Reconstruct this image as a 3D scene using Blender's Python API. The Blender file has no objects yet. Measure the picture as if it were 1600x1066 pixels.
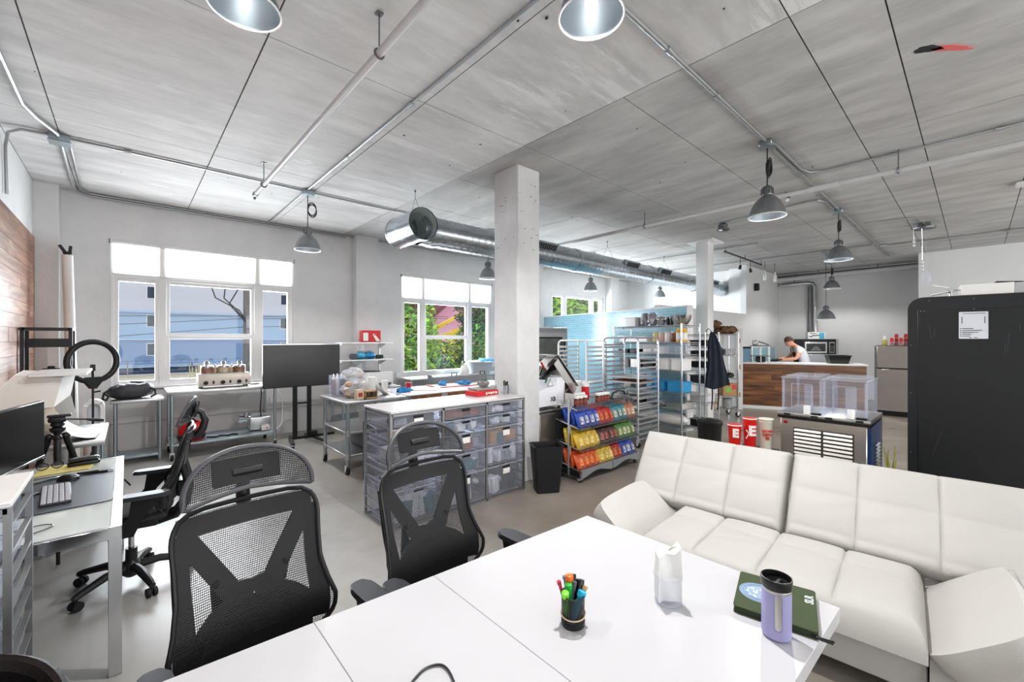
import bpy, bmesh, math, random
from mathutils import Matrix, Vector, Euler
random.seed(7)
SC = bpy.context.scene
COL = SC.collection
PI = math.pi
sin, cos = math.sin, math.cos

# ---------------------------------------------------------------- camera
cam = bpy.data.cameras.new('camera')
cam.sensor_width = 36.0
cam.lens = 660.0 / 1600.0 * 36.0
cam.shift_y = -2.5 / 1600.0
cam.clip_start = 0.02
cam.clip_end = 400
camo = bpy.data.objects.new('camera', cam)
COL.objects.link(camo)
YAW = math.atan2(725, 660)
camo.location = (0, 0, 1.65)
camo.rotation_euler = (PI / 2, 0, YAW - PI / 2)
SC.camera = camo
SC.view_settings.view_transform = 'Standard'
SC.view_settings.look = 'None'
SC.view_settings.gamma = 1.0
SC.view_settings.use_curve_mapping = False
SC.view_settings.exposure = 0.1
SC.cycles.max_bounces = 10
SC.cycles.diffuse_bounces = 5
SC.cycles.glossy_bounces = 4
SC.cycles.transmission_bounces = 8
SC.cycles.transparent_max_bounces = 16
SC.cycles.caustics_reflective = False
SC.cycles.caustics_refractive = False
SC.cycles.sample_clamp_indirect = 4.0

# ---------------------------------------------------------------- world and daylight
wd = bpy.data.worlds.new('sky')
SC.world = wd
wd.use_nodes = True
bg = wd.node_tree.nodes['Background']
bg.inputs['Color'].default_value = (0.92, 0.96, 1.0, 1)
bg.inputs['Strength'].default_value = 1.25


def area(name, loc, rot, sx, sy, watts, color=(1, 1, 1)):
    l = bpy.data.lights.new(name, 'AREA')
    l.shape = 'RECTANGLE'
    l.size, l.size_y = sx, sy
    l.energy = watts
    l.color = color
    o = bpy.data.objects.new(name, l)
    o.location = loc
    o.rotation_euler = rot
    COL.objects.link(o)
    return o


# fill lamp added behind the camera, and daylight entering by the windows of the long wall
area('front_fill', (5.5, -5.2, 1.6), (PI / 2 + 0.5, 0, 0), 13.0, 2.6, 330, (1.0, 0.99, 0.97))
area('window_daylight', (0.98, 8.8, 1.9), (-PI / 2 - 0.25, 0, 0), 2.5, 1.8, 300, (0.93, 0.97, 1.0))
area('window_daylight', (5.35, 8.8, 1.9), (-PI / 2 - 0.25, 0, 0), 2.5, 1.8, 300, (0.93, 0.97, 1.0))
area('window_daylight', (10.2, 8.8, 2.4), (-PI / 2 - 0.1, 0, 0), 2.5, 1.6, 800, (0.95, 0.98, 1.0))


# ---------------------------------------------------------------- mesh building
class B:
    """collects shapes and links them as one mesh object"""

    def __init__(s):
        s.bm = bmesh.new()
        s.M = Matrix.Identity(4)

    def _v(s, p):
        return s.bm.verts.new(s.M @ Vector(p))

    def face(s, vs):
        try:
            return s.bm.faces.new(vs)
        except ValueError:
            return None

    def at(s, loc=(0, 0, 0), rz=0, rx=0, ry=0):
        s.M = Matrix.Translation(loc) @ Euler((rx, ry, rz), 'XYZ').to_matrix().to_4x4()
        return s

    def box(s, x0, x1, y0, y1, z0, z1, bev=0, seg=1):
        c = [(x, y, z) for z in (z0, z1) for y in (y0, y1) for x in (x0, x1)]
        v = [s._v(p) for p in c]
        fs = [s.bm.faces.new([v[i] for i in f]) for f in
              ((0, 2, 3, 1), (4, 5, 7, 6), (0, 1, 5, 4), (2, 6, 7, 3), (0, 4, 6, 2), (1, 3, 7, 5))]
        if bev:
            es = list({e for f in fs for e in f.edges})
            bmesh.ops.bevel(s.bm, geom=es, offset=bev, segments=seg, profile=0.5, affect='EDGES')
        return s

    def cbox(s, c, d, bev=0, seg=1):
        return s.box(c[0] - d[0] / 2, c[0] + d[0] / 2, c[1] - d[1] / 2, c[1] + d[1] / 2, c[2] - d[2] / 2, c[2] + d[2] / 2, bev, seg)

    def bar(s, p, q, w, h, bev=0):
        """rectangular bar from p to q, w across and h high"""
        p, q = Vector(p), Vector(q)
        d = (q - p)
        L = d.length
        d.normalize()
        up = Vector((0, 0, 1)) if abs(d.z) < 0.95 else Vector((0, 1, 0))
        x = d.cross(up).normalized()
        u = x.cross(d)
        old = s.M
        m = Matrix((x, d, u)).transposed().to_4x4()
        s.M = old @ (Matrix.Translation(p) @ m)
        s.box(-w / 2, w / 2, 0, L, -h / 2, h / 2, bev)
        s.M = old
        return s

    def ring(s, c, ax, ay, r, n, r2=None):
        r2 = r if r2 is None else r2
        return [s._v(c + ax * (r * cos(2 * PI * i / n)) + ay * (r2 * sin(2 * PI * i / n))) for i in range(n)]

    def skin(s, a, b):
        n = len(a)
        for i in range(n):
            s.face([a[i], a[(i + 1) % n], b[(i + 1) % n], b[i]])

    def tube(s, pts, r, n=8, closed=False, cap=True):
        pts = [Vector(p) for p in pts]
        rs = r if isinstance(r, (list, tuple)) else [r] * len(pts)
        m = len(pts)
        rings = []
        ref = None
        for i, p in enumerate(pts):
            if closed:
                t = pts[(i + 1) % m] - pts[i - 1]
            elif i == 0:
                t = pts[1] - p
            elif i == m - 1:
                t = p - pts[i - 1]
            else:
                t = (pts[i + 1] - p).normalized() + (p - pts[i - 1]).normalized()
            t.normalize()
            if ref is None:
                ref = Vector((0, 0, 1)) if abs(t.z) < 0.9 else Vector((1, 0, 0))
            ax = (ref - t * ref.dot(t))
            if ax.length < 1e-4:
                ax = t.orthogonal()
            ax.normalize()
            ref = ax
            ay = t.cross(ax)
            rings.append(s.ring(p, ax, ay, rs[i], n))
        for i in range(m - 1):
            s.skin(rings[i], rings[i + 1])
        if closed:
            s.skin(rings[-1], rings[0])
        elif cap:
            s.face(rings[0][::-1])
            s.face(rings[-1])
        return s

    def cyl(s, p, q, r, r2=None, n=12):
        return s.tube([p, q], [r, r if r2 is None else r2], n)

    def lathe(s, prof, c=(0, 0, 0), n=24, cap=True, sy=1.0):
        c = Vector(c)
        X, Y = Vector((1, 0, 0)), Vector((0, 1, 0))
        prev = None
        first = None
        for (r, z) in prof:
            rg = s.ring(c + Vector((0, 0, z)), X, Y, max(r, 1e-4), n, max(r, 1e-4) * sy)
            if prev:
                s.skin(prev, rg)
            else:
                first = rg
            prev = rg
        if cap:
            s.face(first[::-1])
            s.face(prev)
        return s

    def ball(s, c, rx, ry=None, rz=None, n=12, m=8):
        ry = rx if ry is None else ry
        rz = rx if rz is None else rz
        c = Vector(c)
        X, Y = Vector((1, 0, 0)), Vector((0, 1, 0))
        prev = first = None
        for j in range(m + 1):
            a = PI * j / m
            k = max(sin(a), 0.02)
            rg = s.ring(c + Vector((0, 0, -rz * cos(a))), X * rx * k, Y * ry * k, 1, n)
            if prev:
                s.skin(prev, rg)
            else:
                first = rg
            prev = rg
        s.face(first[::-1])
        s.face(prev)
        return s

    def prism(s, poly, a, b, plane='xy'):
        """extrude a 2-D outline between a and b along the third axis"""
        def P(u, v, w):
            return {'xy': (u, v, w), 'xz': (u, w, v), 'yz': (w, u, v)}[plane]
        lo = [s._v(P(u, v, a)) for u, v in poly]
        hi = [s._v(P(u, v, b)) for u, v in poly]
        s.face(lo[::-1])
        s.face(hi)
        s.skin(lo, hi)
        return s

    def surf(s, fn, nu, nv, cu=False, cv=False):
        g = [[s._v(fn(i / nu, j / nv)) for j in range(nv + (0 if cv else 1))] for i in range(nu + (0 if cu else 1))]
        NU, NV = len(g), len(g[0])
        for i in range(nu):
            for j in range(nv):
                s.face([g[i][j], g[(i + 1) % NU][j], g[(i + 1) % NU][(j + 1) % NV], g[i][(j + 1) % NV]])
        return s

    def quad(s, a, b, c, d):
        s.face([s._v(p) for p in (a, b, c, d)])
        return s

    def mesh(s, name, ang=40):
        bmesh.ops.recalc_face_normals(s.bm, faces=s.bm.faces)
        me = bpy.data.meshes.new(name)
        s.bm.to_mesh(me)
        s.bm.free()
        if ang:
            me.polygons.foreach_set('use_smooth', [True] * len(me.polygons))
            me.set_sharp_from_angle(angle=math.radians(ang))
        return me

    def obj(s, name, mat=None, parent=None, loc=None, ang=40, rz=0):
        me = s.mesh(name, ang)
        if mat:
            me.materials.append(mat)
        o = bpy.data.objects.new(name, me)
        COL.objects.link(o)
        if parent:
            o.parent = parent
        if loc:
            o.location = loc
        o.rotation_euler.z = rz
        return o


def smooth(pts, k=6):
    p = [Vector(q) for q in pts]
    out = []
    for i in range(len(p) - 1):
        a, b_, c, d = p[max(i - 1, 0)], p[i], p[i + 1], p[min(i + 2, len(p) - 1)]
        for j in range(k):
            t = j / k
            out.append(0.5 * ((2 * b_) + (c - a) * t + (2 * a - 5 * b_ + 4 * c - d) * t * t + (3 * b_ - a - 3 * c + d) * t ** 3))
    return out + [p[-1]]


def tag(o, label, cat, group=None, kind=None):
    o['label'] = label
    o['category'] = cat
    if group:
        o['group'] = group
    if kind:
        o['kind'] = kind
    return o


def thing(name, label, cat, loc=(0, 0, 0), rz=0, group=None):
    o = bpy.data.objects.new(name, None)
    o.empty_display_size = 0.1
    COL.objects.link(o)
    o.location = loc
    o.rotation_euler.z = rz
    return tag(o, label, cat, group)


def struct(o):
    o['kind'] = 'structure'
    return o


def dup(o, parent=None):
    c = o.copy()
    COL.objects.link(c)
    if parent:
        c.parent = parent
    for ch in list(o.children):
        dup(ch, c)
    return c


def again(o, label, loc, rz=None, group=None):
    c = dup(o)
    c.location = loc
    if rz is not None:
        c.rotation_euler.z = rz
    c['label'] = label
    if group:
        c['group'] = group
    return c


def piece(me, name, parent, loc=(0, 0, 0), rz=0, mat=None, scale=None):
    o = bpy.data.objects.new(name, me)
    COL.objects.link(o)
    o.parent = parent
    o.location = loc
    o.rotation_euler.z = rz
    if scale:
        o.scale = scale
    if mat:
        o.material_slots[0].link = 'OBJECT'
        o.material_slots[0].material = mat
    return o


ORD = ['first', 'second', 'third', 'fourth', 'fifth', 'sixth', 'seventh', 'eighth', 'ninth', 'tenth']


def letters(txt, parent, loc, rot, size, mat, ext=0.0006, name='lettering', align='CENTER', bold=0):
    cu = bpy.data.curves.new(name, 'FONT')
    cu.body = txt
    cu.size = size
    cu.extrude = ext
    cu.offset = bold
    cu.align_x = align
    cu.align_y = 'CENTER'
    cu.resolution_u = 2
    t = bpy.data.objects.new(name, cu)
    COL.objects.link(t)
    me = bpy.data.meshes.new_from_object(t)
    bpy.data.objects.remove(t)
    me.materials.clear()
    me.materials.append(mat)
    o = bpy.data.objects.new(name, me)
    COL.objects.link(o)
    o.parent = parent
    o.location = loc
    o.rotation_euler = rot
    return o


# ---------------------------------------------------------------- materials
MATS = {}


def pm(name, col, rough=0.5, metal=0.0, var=0.0, vs=4.0, bump=0.0, bs=60.0, stretch=None, col2=None, trans=0.0,
       ior=1.45, coat=0.0, emit=0.0, alpha=1.0, sheen=0.0, rvar=0.0, spec=None, detail=4.0):
    if name in MATS:
        return MATS[name]
    m = bpy.data.materials.new(name)
    m.use_nodes = True
    nt = m.node_tree
    p = nt.nodes['Principled BSDF']
    I = p.inputs
    I['Base Color'].default_value = (*col, 1)
    I['Roughness'].default_value = rough
    I['Metallic'].default_value = metal
    I['IOR'].default_value = ior
    I['Transmission Weight'].default_value = trans
    I['Coat Weight'].default_value = coat
    I['Alpha'].default_value = alpha
    I['Sheen Weight'].default_value = sheen
    if spec is not None:
        I['Specular IOR Level'].default_value = spec
    if emit:
        I['Emission Color'].default_value = (*col, 1)
        I['Emission Strength'].default_value = emit
    tc = nt.nodes.new('ShaderNodeTexCoord')
    mp = nt.nodes.new('ShaderNodeMapping')
    nt.links.new(tc.outputs['Object'], mp.inputs['Vector'])
    if stretch:
        mp.inputs['Scale'].default_value = stretch
    if var or col2 or rvar:
        n = nt.nodes.new('ShaderNodeTexNoise')
        n.inputs['Scale'].default_value = vs
        n.inputs['Detail'].default_value = detail
        n.inputs['Roughness'].default_value = 0.6
        nt.links.new(mp.outputs['Vector'], n.inputs['Vector'])
        r = nt.nodes.new('ShaderNodeValToRGB')
        r.color_ramp.elements[0].position = 0.32
        r.color_ramp.elements[1].position = 0.68
        c2 = col2 if col2 else tuple(c * (1 - var) for c in col)
        r.color_ramp.elements[0].color = (*c2, 1)
        r.color_ramp.elements[1].color = (*col, 1)
        nt.links.new(n.outputs['Fac'], r.inputs['Fac'])
        if var or col2:
            nt.links.new(r.outputs['Color'], I['Base Color'])
        if rvar:
            mr = nt.nodes.new('ShaderNodeMapRange')
            mr.inputs['From Min'].default_value = 0.3
            mr.inputs['From Max'].default_value = 0.7
            mr.inputs['To Min'].default_value = max(0.02, rough - rvar)
            mr.inputs['To Max'].default_value = min(1, rough + rvar)
            nt.links.new(n.outputs['Fac'], mr.inputs['Value'])
            nt.links.new(mr.outputs['Result'], I['Roughness'])
    if bump:
        n2 = nt.nodes.new('ShaderNodeTexNoise')
        n2.inputs['Scale'].default_value = bs
        n2.inputs['Detail'].default_value = 3
        nt.links.new(mp.outputs['Vector'], n2.inputs['Vector'])
        bp = nt.nodes.new('ShaderNodeBump')
        bp.inputs['Strength'].default_value = bump
        bp.inputs['Distance'].default_value = 0.01
        nt.links.new(n2.outputs['Fac'], bp.inputs['Height'])
        nt.links.new(bp.outputs['Normal'], I['Normal'])
    MATS[name] = m
    return m


def rgb(r, g, b):
    f = lambda v: (v / 255 / 12.92) if v <= 10 else ((v / 255 + 0.055) / 1.055) ** 2.4
    return (f(r), f(g), f(b))


def nodes(m):
    return m.node_tree.nodes, m.node_tree.links, m.node_tree.nodes['Principled BSDF']


WALL = pm('painted_wall', rgb(232, 232, 232), 0.75, var=0.05, vs=1.2, bump=0.12, bs=90)
WALLR = pm('rough_plaster', rgb(230, 230, 230), 0.8, var=0.09, vs=2.5, bump=0.35, bs=22)
WHITE = pm('white_paint', rgb(240, 240, 240), 0.4)
WPLAS = pm('white_plastic', rgb(238, 238, 238), 0.35, var=0.03, vs=8)
BLACK = pm('black_plastic', rgb(22, 23, 25), 0.42, var=0.2, vs=20, bump=0.05, bs=300)
BLACKM = pm('black_metal', rgb(20, 20, 22), 0.35, var=0.2, vs=10)
SATIN = pm('satin_black', rgb(14, 15, 17), 0.3)
RUBBER = pm('rubber', rgb(24, 24, 25), 0.7, var=0.2, vs=30)
STEEL = pm('stainless_steel', rgb(196, 194, 190), 0.34, 1.0, var=0.05, vs=4)
STEELH = pm('brushed_steel_sheet', rgb(205, 205, 205), 0.36, 1.0, var=0.03, vs=3)
CHROME = pm('chrome', rgb(215, 217, 220), 0.14, 1.0, var=0.05, vs=9)
GALV = pm('galvanised_steel', rgb(176, 188, 194), 0.38, 1.0, var=0.12, vs=5)
GREYM = pm('grey_metal', rgb(120, 123, 126), 0.4, 0.8, var=0.12, vs=12)
CLEARP = pm('clear_plastic', (0.93, 0.95, 1.0), 0.08, trans=1.0, ior=1.2)
GLASS = pm('window_glass', (0.97, 0.99, 1.0), 0.0, trans=1.0, ior=1.02)
PAPER = pm('white_paper', rgb(242, 241, 238), 0.8, var=0.05, vs=12)
CARD = pm('cardboard', rgb(190, 150, 105), 0.8, var=0.15, vs=15, bump=0.1, bs=120)
RED = pm('red_plastic', rgb(205, 22, 30), 0.35, var=0.1, vs=15)
BLUEG = pm('blue_nitrile', rgb(40, 140, 205), 0.5, var=0.3, vs=18, bump=0.3, bs=60)
BROWNP = pm('brown_paper', rgb(120, 92, 66), 0.85, var=0.35, vs=14, bump=0.5, bs=40)


# ---------------------------------------------------------------- special materials
def glass_mat(name, tint, gloss=0.08, rough=0.02, edge=0.35):
    m = bpy.data.materials.new(name)
    m.use_nodes = True
    n, l, p = nodes(m)
    n.remove(p)
    out = n['Material Output']
    t = n.new('ShaderNodeBsdfTransparent')
    t.inputs['Color'].default_value = (*tint, 1)
    g = n.new('ShaderNodeBsdfGlossy')
    g.inputs['Roughness'].default_value = rough
    lw = n.new('ShaderNodeLayerWeight')
    lw.inputs['Blend'].default_value = 0.5
    mr = n.new('ShaderNodeMapRange')
    mr.inputs['To Min'].default_value = gloss
    mr.inputs['To Max'].default_value = edge
    mx = n.new('ShaderNodeMixShader')
    l.new(lw.outputs['Facing'], mr.inputs['Value'])
    l.new(mr.outputs['Result'], mx.inputs['Fac'])
    l.new(t.outputs[0], mx.inputs[1])
    l.new(g.outputs[0], mx.inputs[2])
    l.new(mx.outputs[0], out.inputs['Surface'])
    return m


def cloudy_mat(name, col, see=0.6, rough=0.25):
    """thin translucent plastic: partly see-through, partly a glossy surface"""
    m = bpy.data.materials.new(name)
    m.use_nodes = True
    n, l, p = nodes(m)
    p.inputs['Base Color'].default_value = (*col, 1)
    p.inputs['Roughness'].default_value = rough
    t = n.new('ShaderNodeBsdfTransparent')
    t.inputs['Color'].default_value = (0.96, 0.97, 1, 1)
    mx = n.new('ShaderNodeMixShader')
    mx.inputs['Fac'].default_value = 1 - see
    l.new(t.outputs[0], mx.inputs[1])
    l.new(p.outputs[0], mx.inputs[2])
    l.new(mx.outputs[0], n['Material Output'].inputs['Surface'])
    return m


GLASS = glass_mat('window_glass_pane', (0.97, 0.985, 1.0), 0.02, 0.0, 0.12)
CLEAR = cloudy_mat('clear_acrylic', (0.84, 0.87, 0.93), 0.80, 0.06)
CLEARF = cloudy_mat('clear_acrylic_sheet', (0.86, 0.88, 0.93), 0.94, 0.05)
BAGP = cloudy_mat('cellophane', (0.85, 0.87, 0.92), 0.62, 0.15)
BIN = cloudy_mat('clear_bin_plastic', (0.55, 0.57, 0.62), 0.87, 0.10)


def concrete_mat(name, c1, c2, rough, per_object=0.0, stretch=(1, 1, 1), scale=0.8, bump=0.15, stains=None, rv=0.1, white=None, side=None):
    m = bpy.data.materials.new(name)
    m.use_nodes = True
    n, l, p = nodes(m)
    tc = n.new('ShaderNodeTexCoord')
    mp = n.new('ShaderNodeMapping')
    mp.inputs['Scale'].default_value = stretch
    l.new(tc.outputs['Object'], mp.inputs['Vector'])
    a = n.new('ShaderNodeTexNoise')
    a.inputs['Scale'].default_value = scale
    a.inputs['Detail'].default_value = 9
    a.inputs['Roughness'].default_value = 0.68
    l.new(mp.outputs[0], a.inputs['Vector'])
    r = n.new('ShaderNodeValToRGB')
    r.color_ramp.elements[0].position = 0.3
    r.color_ramp.elements[1].position = 0.7
    r.color_ramp.elements[0].color = (*c1, 1)
    r.color_ramp.elements[1].color = (*c2, 1)
    l.new(a.outputs['Fac'], r.inputs['Fac'])
    col = r.outputs['Color']
    if white:
        # pale flaking patches left by the formwork
        w = n.new('ShaderNodeTexNoise')
        w.inputs['Scale'].default_value = 0.9
        w.inputs['Detail'].default_value = 10
        w.inputs['Roughness'].default_value = 0.75
        mq = n.new('ShaderNodeMapping')
        mq.inputs['Scale'].default_value = (0.5, 2.6, 1)
        mq.inputs['Location'].default_value = (2.2, 0.4, 0)
        l.new(tc.outputs['Object'], mq.inputs['Vector'])
        l.new(mq.outputs[0], w.inputs['Vector'])
        wr = n.new('ShaderNodeValToRGB')
        wr.color_ramp.elements[0].position = 0.55
        wr.color_ramp.elements[1].position = 0.60
        l.new(w.outputs['Fac'], wr.inputs['Fac'])
        mf = n.new('ShaderNodeMath')
        mf.operation = 'MULTIPLY'
        mf.inputs[1].default_value = 0.75
        l.new(wr.outputs['Color'], mf.inputs[0])
        wx = n.new('ShaderNodeMix')
        wx.data_type = 'RGBA'
        wx.inputs[7].default_value = (*white, 1)
        l.new(mf.outputs[0], wx.inputs[0])
        l.new(col, wx.inputs[6])
        col = wx.outputs[2]
    if per_object:
        oi = n.new('ShaderNodeObjectInfo')
        mr = n.new('ShaderNodeMapRange')
        mr.inputs['To Min'].default_value = 1 - per_object
        mr.inputs['To Max'].default_value = 1.0
        l.new(oi.outputs['Random'], mr.inputs['Value'])
        mx = n.new('ShaderNodeMix')
        mx.data_type = 'RGBA'
        mx.blend_type = 'MULTIPLY'
        mx.inputs[0].default_value = 1
        l.new(col, mx.inputs[6])
        l.new(mr.outputs[0], mx.inputs[7])
        col = mx.outputs[2]
    if stains:
        b = n.new('ShaderNodeTexNoise')
        b.inputs['Scale'].default_value = 0.55
        b.inputs['Detail'].default_value = 6
        l.new(tc.outputs['Object'], b.inputs['Vector'])
        br = n.new('ShaderNodeValToRGB')
        br.color_ramp.elements[0].position = 0.42
        br.color_ramp.elements[1].position = 0.72
        l.new(b.outputs['Fac'], br.inputs['Fac'])
        mx = n.new('ShaderNodeMix')
        mx.data_type = 'RGBA'
        mx.inputs[7].default_value = (*stains, 1)
        l.new(br.outputs['Color'], mx.inputs[0])
        l.new(col, mx.inputs[6])
        col = mx.outputs[2]
    if side:
        # the worn, browner part of the slab beyond the column
        sp_ = n.new('ShaderNodeSeparateXYZ')
        l.new(tc.outputs['Object'], sp_.inputs[0])
        w1 = n.new('ShaderNodeTexNoise')
        w1.inputs['Scale'].default_value = 0.7
        w1.inputs['Detail'].default_value = 8
        l.new(tc.outputs['Object'], w1.inputs['Vector'])
        sc1 = n.new('ShaderNodeMath')
        sc1.operation = 'MULTIPLY_ADD'
        sc1.inputs[1].default_value = 3.2
        l.new(w1.outputs['Fac'], sc1.inputs[0])
        l.new(sp_.outputs['X'], sc1.inputs[2])
        m1 = n.new('ShaderNodeMapRange')
        m1.interpolation_type = 'SMOOTHSTEP'
        m1.inputs['From Min'].default_value = 2.6
        m1.inputs['From Max'].default_value = 4.6
        l.new(sc1.outputs[0], m1.inputs['Value'])
        r2 = n.new('ShaderNodeValToRGB')
        r2.color_ramp.elements[0].position = 0.32
        r2.color_ramp.elements[1].position = 0.7
        r2.color_ramp.elements[0].color = (*side[0], 1)
        r2.color_ramp.elements[1].color = (*side[1], 1)
        l.new(a.outputs['Fac'], r2.inputs['Fac'])
        m2 = n.new('ShaderNodeMix')
        m2.data_type = 'RGBA'
        l.new(m1.outputs[0], m2.inputs[0])
        l.new(col, m2.inputs[6])
        l.new(r2.outputs['Color'], m2.inputs[7])
        col = m2.outputs[2]
    l.new(col, p.inputs['Base Color'])
    rr = n.new('ShaderNodeMapRange')
    rr.inputs['From Min'].default_value = 0.3
    rr.inputs['From Max'].default_value = 0.7
    rr.inputs['To Min'].default_value = rough - rv
    rr.inputs['To Max'].default_value = rough + rv
    l.new(a.outputs['Fac'], rr.inputs['Value'])
    l.new(rr.outputs[0], p.inputs['Roughness'])
    n2 = n.new('ShaderNodeTexNoise')
    n2.inputs['Scale'].default_value = 30
    n2.inputs['Detail'].default_value = 4
    l.new(mp.outputs[0], n2.inputs['Vector'])
    bp = n.new('ShaderNodeBump')
    bp.inputs['Strength'].default_value = bump
    bp.inputs['Distance'].default_value = 0.01
    l.new(n2.outputs['Fac'], bp.inputs['Height'])
    l.new(bp.outputs[0], p.inputs['Normal'])
    return m


FLOORM = concrete_mat('polished_concrete', rgb(140, 138, 135), rgb(178, 177, 176), 0.34, scale=1.1, bump=0.03,
                      stains=rgb(164, 159, 152), rv=0.10, side=(rgb(124, 115, 106), rgb(160, 152, 143)))
CEILM = concrete_mat('board_marked_concrete', rgb(190, 189, 188), rgb(236, 236, 235), 0.75, per_object=0.07,
                     stretch=(0.55, 1.9, 1), scale=1.5, bump=0.2, white=rgb(238, 238, 238))
CEILM2 = concrete_mat('dimmed_board_marked_concrete', rgb(166, 165, 163), rgb(214, 213, 211), 0.75, per_object=0.09,
                      stretch=(2.2, 0.6, 1), scale=1.4, bump=0.2)  # weaker light away from the windows put into a darker concrete tone
JOINT = pm('ceiling_joint', rgb(70, 68, 66), 0.9)


def wood_mat(name, dark, mid, light, axis=1):
    m = bpy.data.materials.new(name)
    m.use_nodes = True
    n, l, p = nodes(m)
    tc = n.new('ShaderNodeTexCoord')
    oi = n.new('ShaderNodeObjectInfo')
    ad = n.new('ShaderNodeVectorMath')
    ad.operation = 'ADD'
    ml = n.new('ShaderNodeVectorMath')
    ml.operation = 'SCALE'
    ml.inputs[0].default_value = (13, 7, 17)
    l.new(oi.outputs['Random'], ml.inputs['Scale'])
    l.new(tc.outputs['Object'], ad.inputs[0])
    l.new(ml.outputs[0], ad.inputs[1])
    mp = n.new('ShaderNodeMapping')
    s = [14, 14, 14]
    s[axis] = 1.3
    mp.inputs['Scale'].default_value = s
    l.new(ad.outputs[0], mp.inputs['Vector'])
    a = n.new('ShaderNodeTexNoise')
    a.inputs['Scale'].default_value = 1.2
    a.inputs['Detail'].default_value = 6
    a.inputs['Distortion'].default_value = 0.6
    l.new(mp.outputs[0], a.inputs['Vector'])
    r = n.new('ShaderNodeValToRGB')
    e = r.color_ramp.elements
    e[0].position, e[1].position = 0.25, 0.75
    e[0].color, e[1].color = (*dark, 1), (*light, 1)
    k = e.new(0.5)
    k.color = (*mid, 1)
    l.new(a.outputs['Fac'], r.inputs['Fac'])
    mr = n.new('ShaderNodeMapRange')
    mr.inputs['To Min'].default_value = 0.72
    mr.inputs['To Max'].default_value = 1.1
    l.new(oi.outputs['Random'], mr.inputs['Value'])
    mx = n.new('ShaderNodeMix')
    mx.data_type = 'RGBA'
    mx.blend_type = 'MULTIPLY'
    mx.inputs[0].default_value = 1
    l.new(r.outputs['Color'], mx.inputs[6])
    l.new(mr.outputs[0], mx.inputs[7])
    l.new(mx.outputs[2], p.inputs['Base Color'])
    p.inputs['Roughness'].default_value = 0.38
    return m


WOOD = wood_mat('walnut_planks', rgb(62, 36, 20), rgb(124, 78, 44), rgb(168, 116, 72))
WOODL = wood_mat('wall_planks', rgb(98, 62, 44), rgb(150, 104, 80), rgb(186, 146, 122))


def tile_mat():
    m = bpy.data.materials.new('glossy_blue_tiles')
    m.use_nodes = True
    n, l, p = nodes(m)
    tc = n.new('ShaderNodeTexCoord')
    mp = n.new('ShaderNodeMapping')
    sx = n.new('ShaderNodeSeparateXYZ')
    cx = n.new('ShaderNodeCombineXYZ')
    l.new(tc.outputs['Object'], sx.inputs[0])
    l.new(sx.outputs['Y'], cx.inputs['X'])
    l.new(sx.outputs['Z'], cx.inputs['Y'])
    l.new(cx.outputs[0], mp.inputs['Vector'])
    b = n.new('ShaderNodeTexBrick')
    b.inputs['Color1'].default_value = (*rgb(138, 192, 213), 1)
    b.inputs['Color2'].default_value = (*rgb(154, 204, 222), 1)
    b.inputs['Mortar'].default_value = (*rgb(204, 226, 232), 1)
    b.inputs['Scale'].default_value = 1.0
    b.inputs['Brick Width'].default_value = 0.15
    b.inputs['Row Height'].default_value = 0.05
    b.inputs['Mortar Size'].default_value = 0.003
    l.new(mp.outputs[0], b.inputs['Vector'])
    l.new(b.outputs['Color'], p.inputs['Base Color'])
    p.inputs['Roughness'].default_value = 0.16
    bp = n.new('ShaderNodeBump')
    bp.invert = True
    bp.inputs['Strength'].default_value = 0.4
    bp.inputs['Distance'].default_value = 0.004
    l.new(b.outputs['Fac'], bp.inputs['Height'])
    l.new(bp.outputs[0], p.inputs['Normal'])
    return m


TILE = tile_mat()


def shade_mat():
    m = bpy.data.materials.new('roller_shade_fabric')
    m.use_nodes = True
    n, l, p = nodes(m)
    p.inputs['Base Color'].default_value = (0.9, 0.89, 0.85, 1)
    p.inputs['Roughness'].default_value = 0.9
    t = n.new('ShaderNodeBsdfTranslucent')
    t.inputs['Color'].default_value = (0.97, 0.95, 0.90, 1)
    mx = n.new('ShaderNodeMixShader')
    mx.inputs['Fac'].default_value = 0.75
    l.new(p.outputs[0], mx.inputs[1])
    l.new(t.outputs[0], mx.inputs[2])
    l.new(mx.outputs[0], n['Material Output'].inputs['Surface'])
    return m


SHADE = shade_mat()

# ---------------------------------------------------------------- the room
CZ, YW, XL = 3.65, 8.2, -0.88
struct(B().box(XL - 0.2, 15.4, -5.4, 8.4, -0.12, 0).obj('floor', FLOORM))
ceil = struct(B().box(XL - 0.2, 15.4, -5.4, 8.4, CZ + 0.006, CZ + 0.25).obj('ceiling', JOINT))


def ceiling_panels(xs, ys, mat):
    for x0, x1 in zip(xs, xs[1:]):
        for y0, y1 in zip(ys, ys[1:]):
            g = 0.0045
            B().box(x0 + g, x1 - g, y0 + g, y1 - g, CZ - random.uniform(0, 0.003), CZ + 0.02).obj('panel', mat, ceil)


ceiling_panels([XL, -0.49, 0.685, 1.86, 3.03], [-5.3, -3.95, -1.58, 0.78, 3.14, 5.56, 8.2], CEILM)
ceiling_panels([3.03, 5.41, 7.78, 10.15, 12.5, 15.2], [-5.3, -3.95, -2.77, -1.58, -0.4, 0.36, 0.78, 1.96, 3.14, 4.33, 5.56, 6.8, 8.2], CEILM2)


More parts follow.
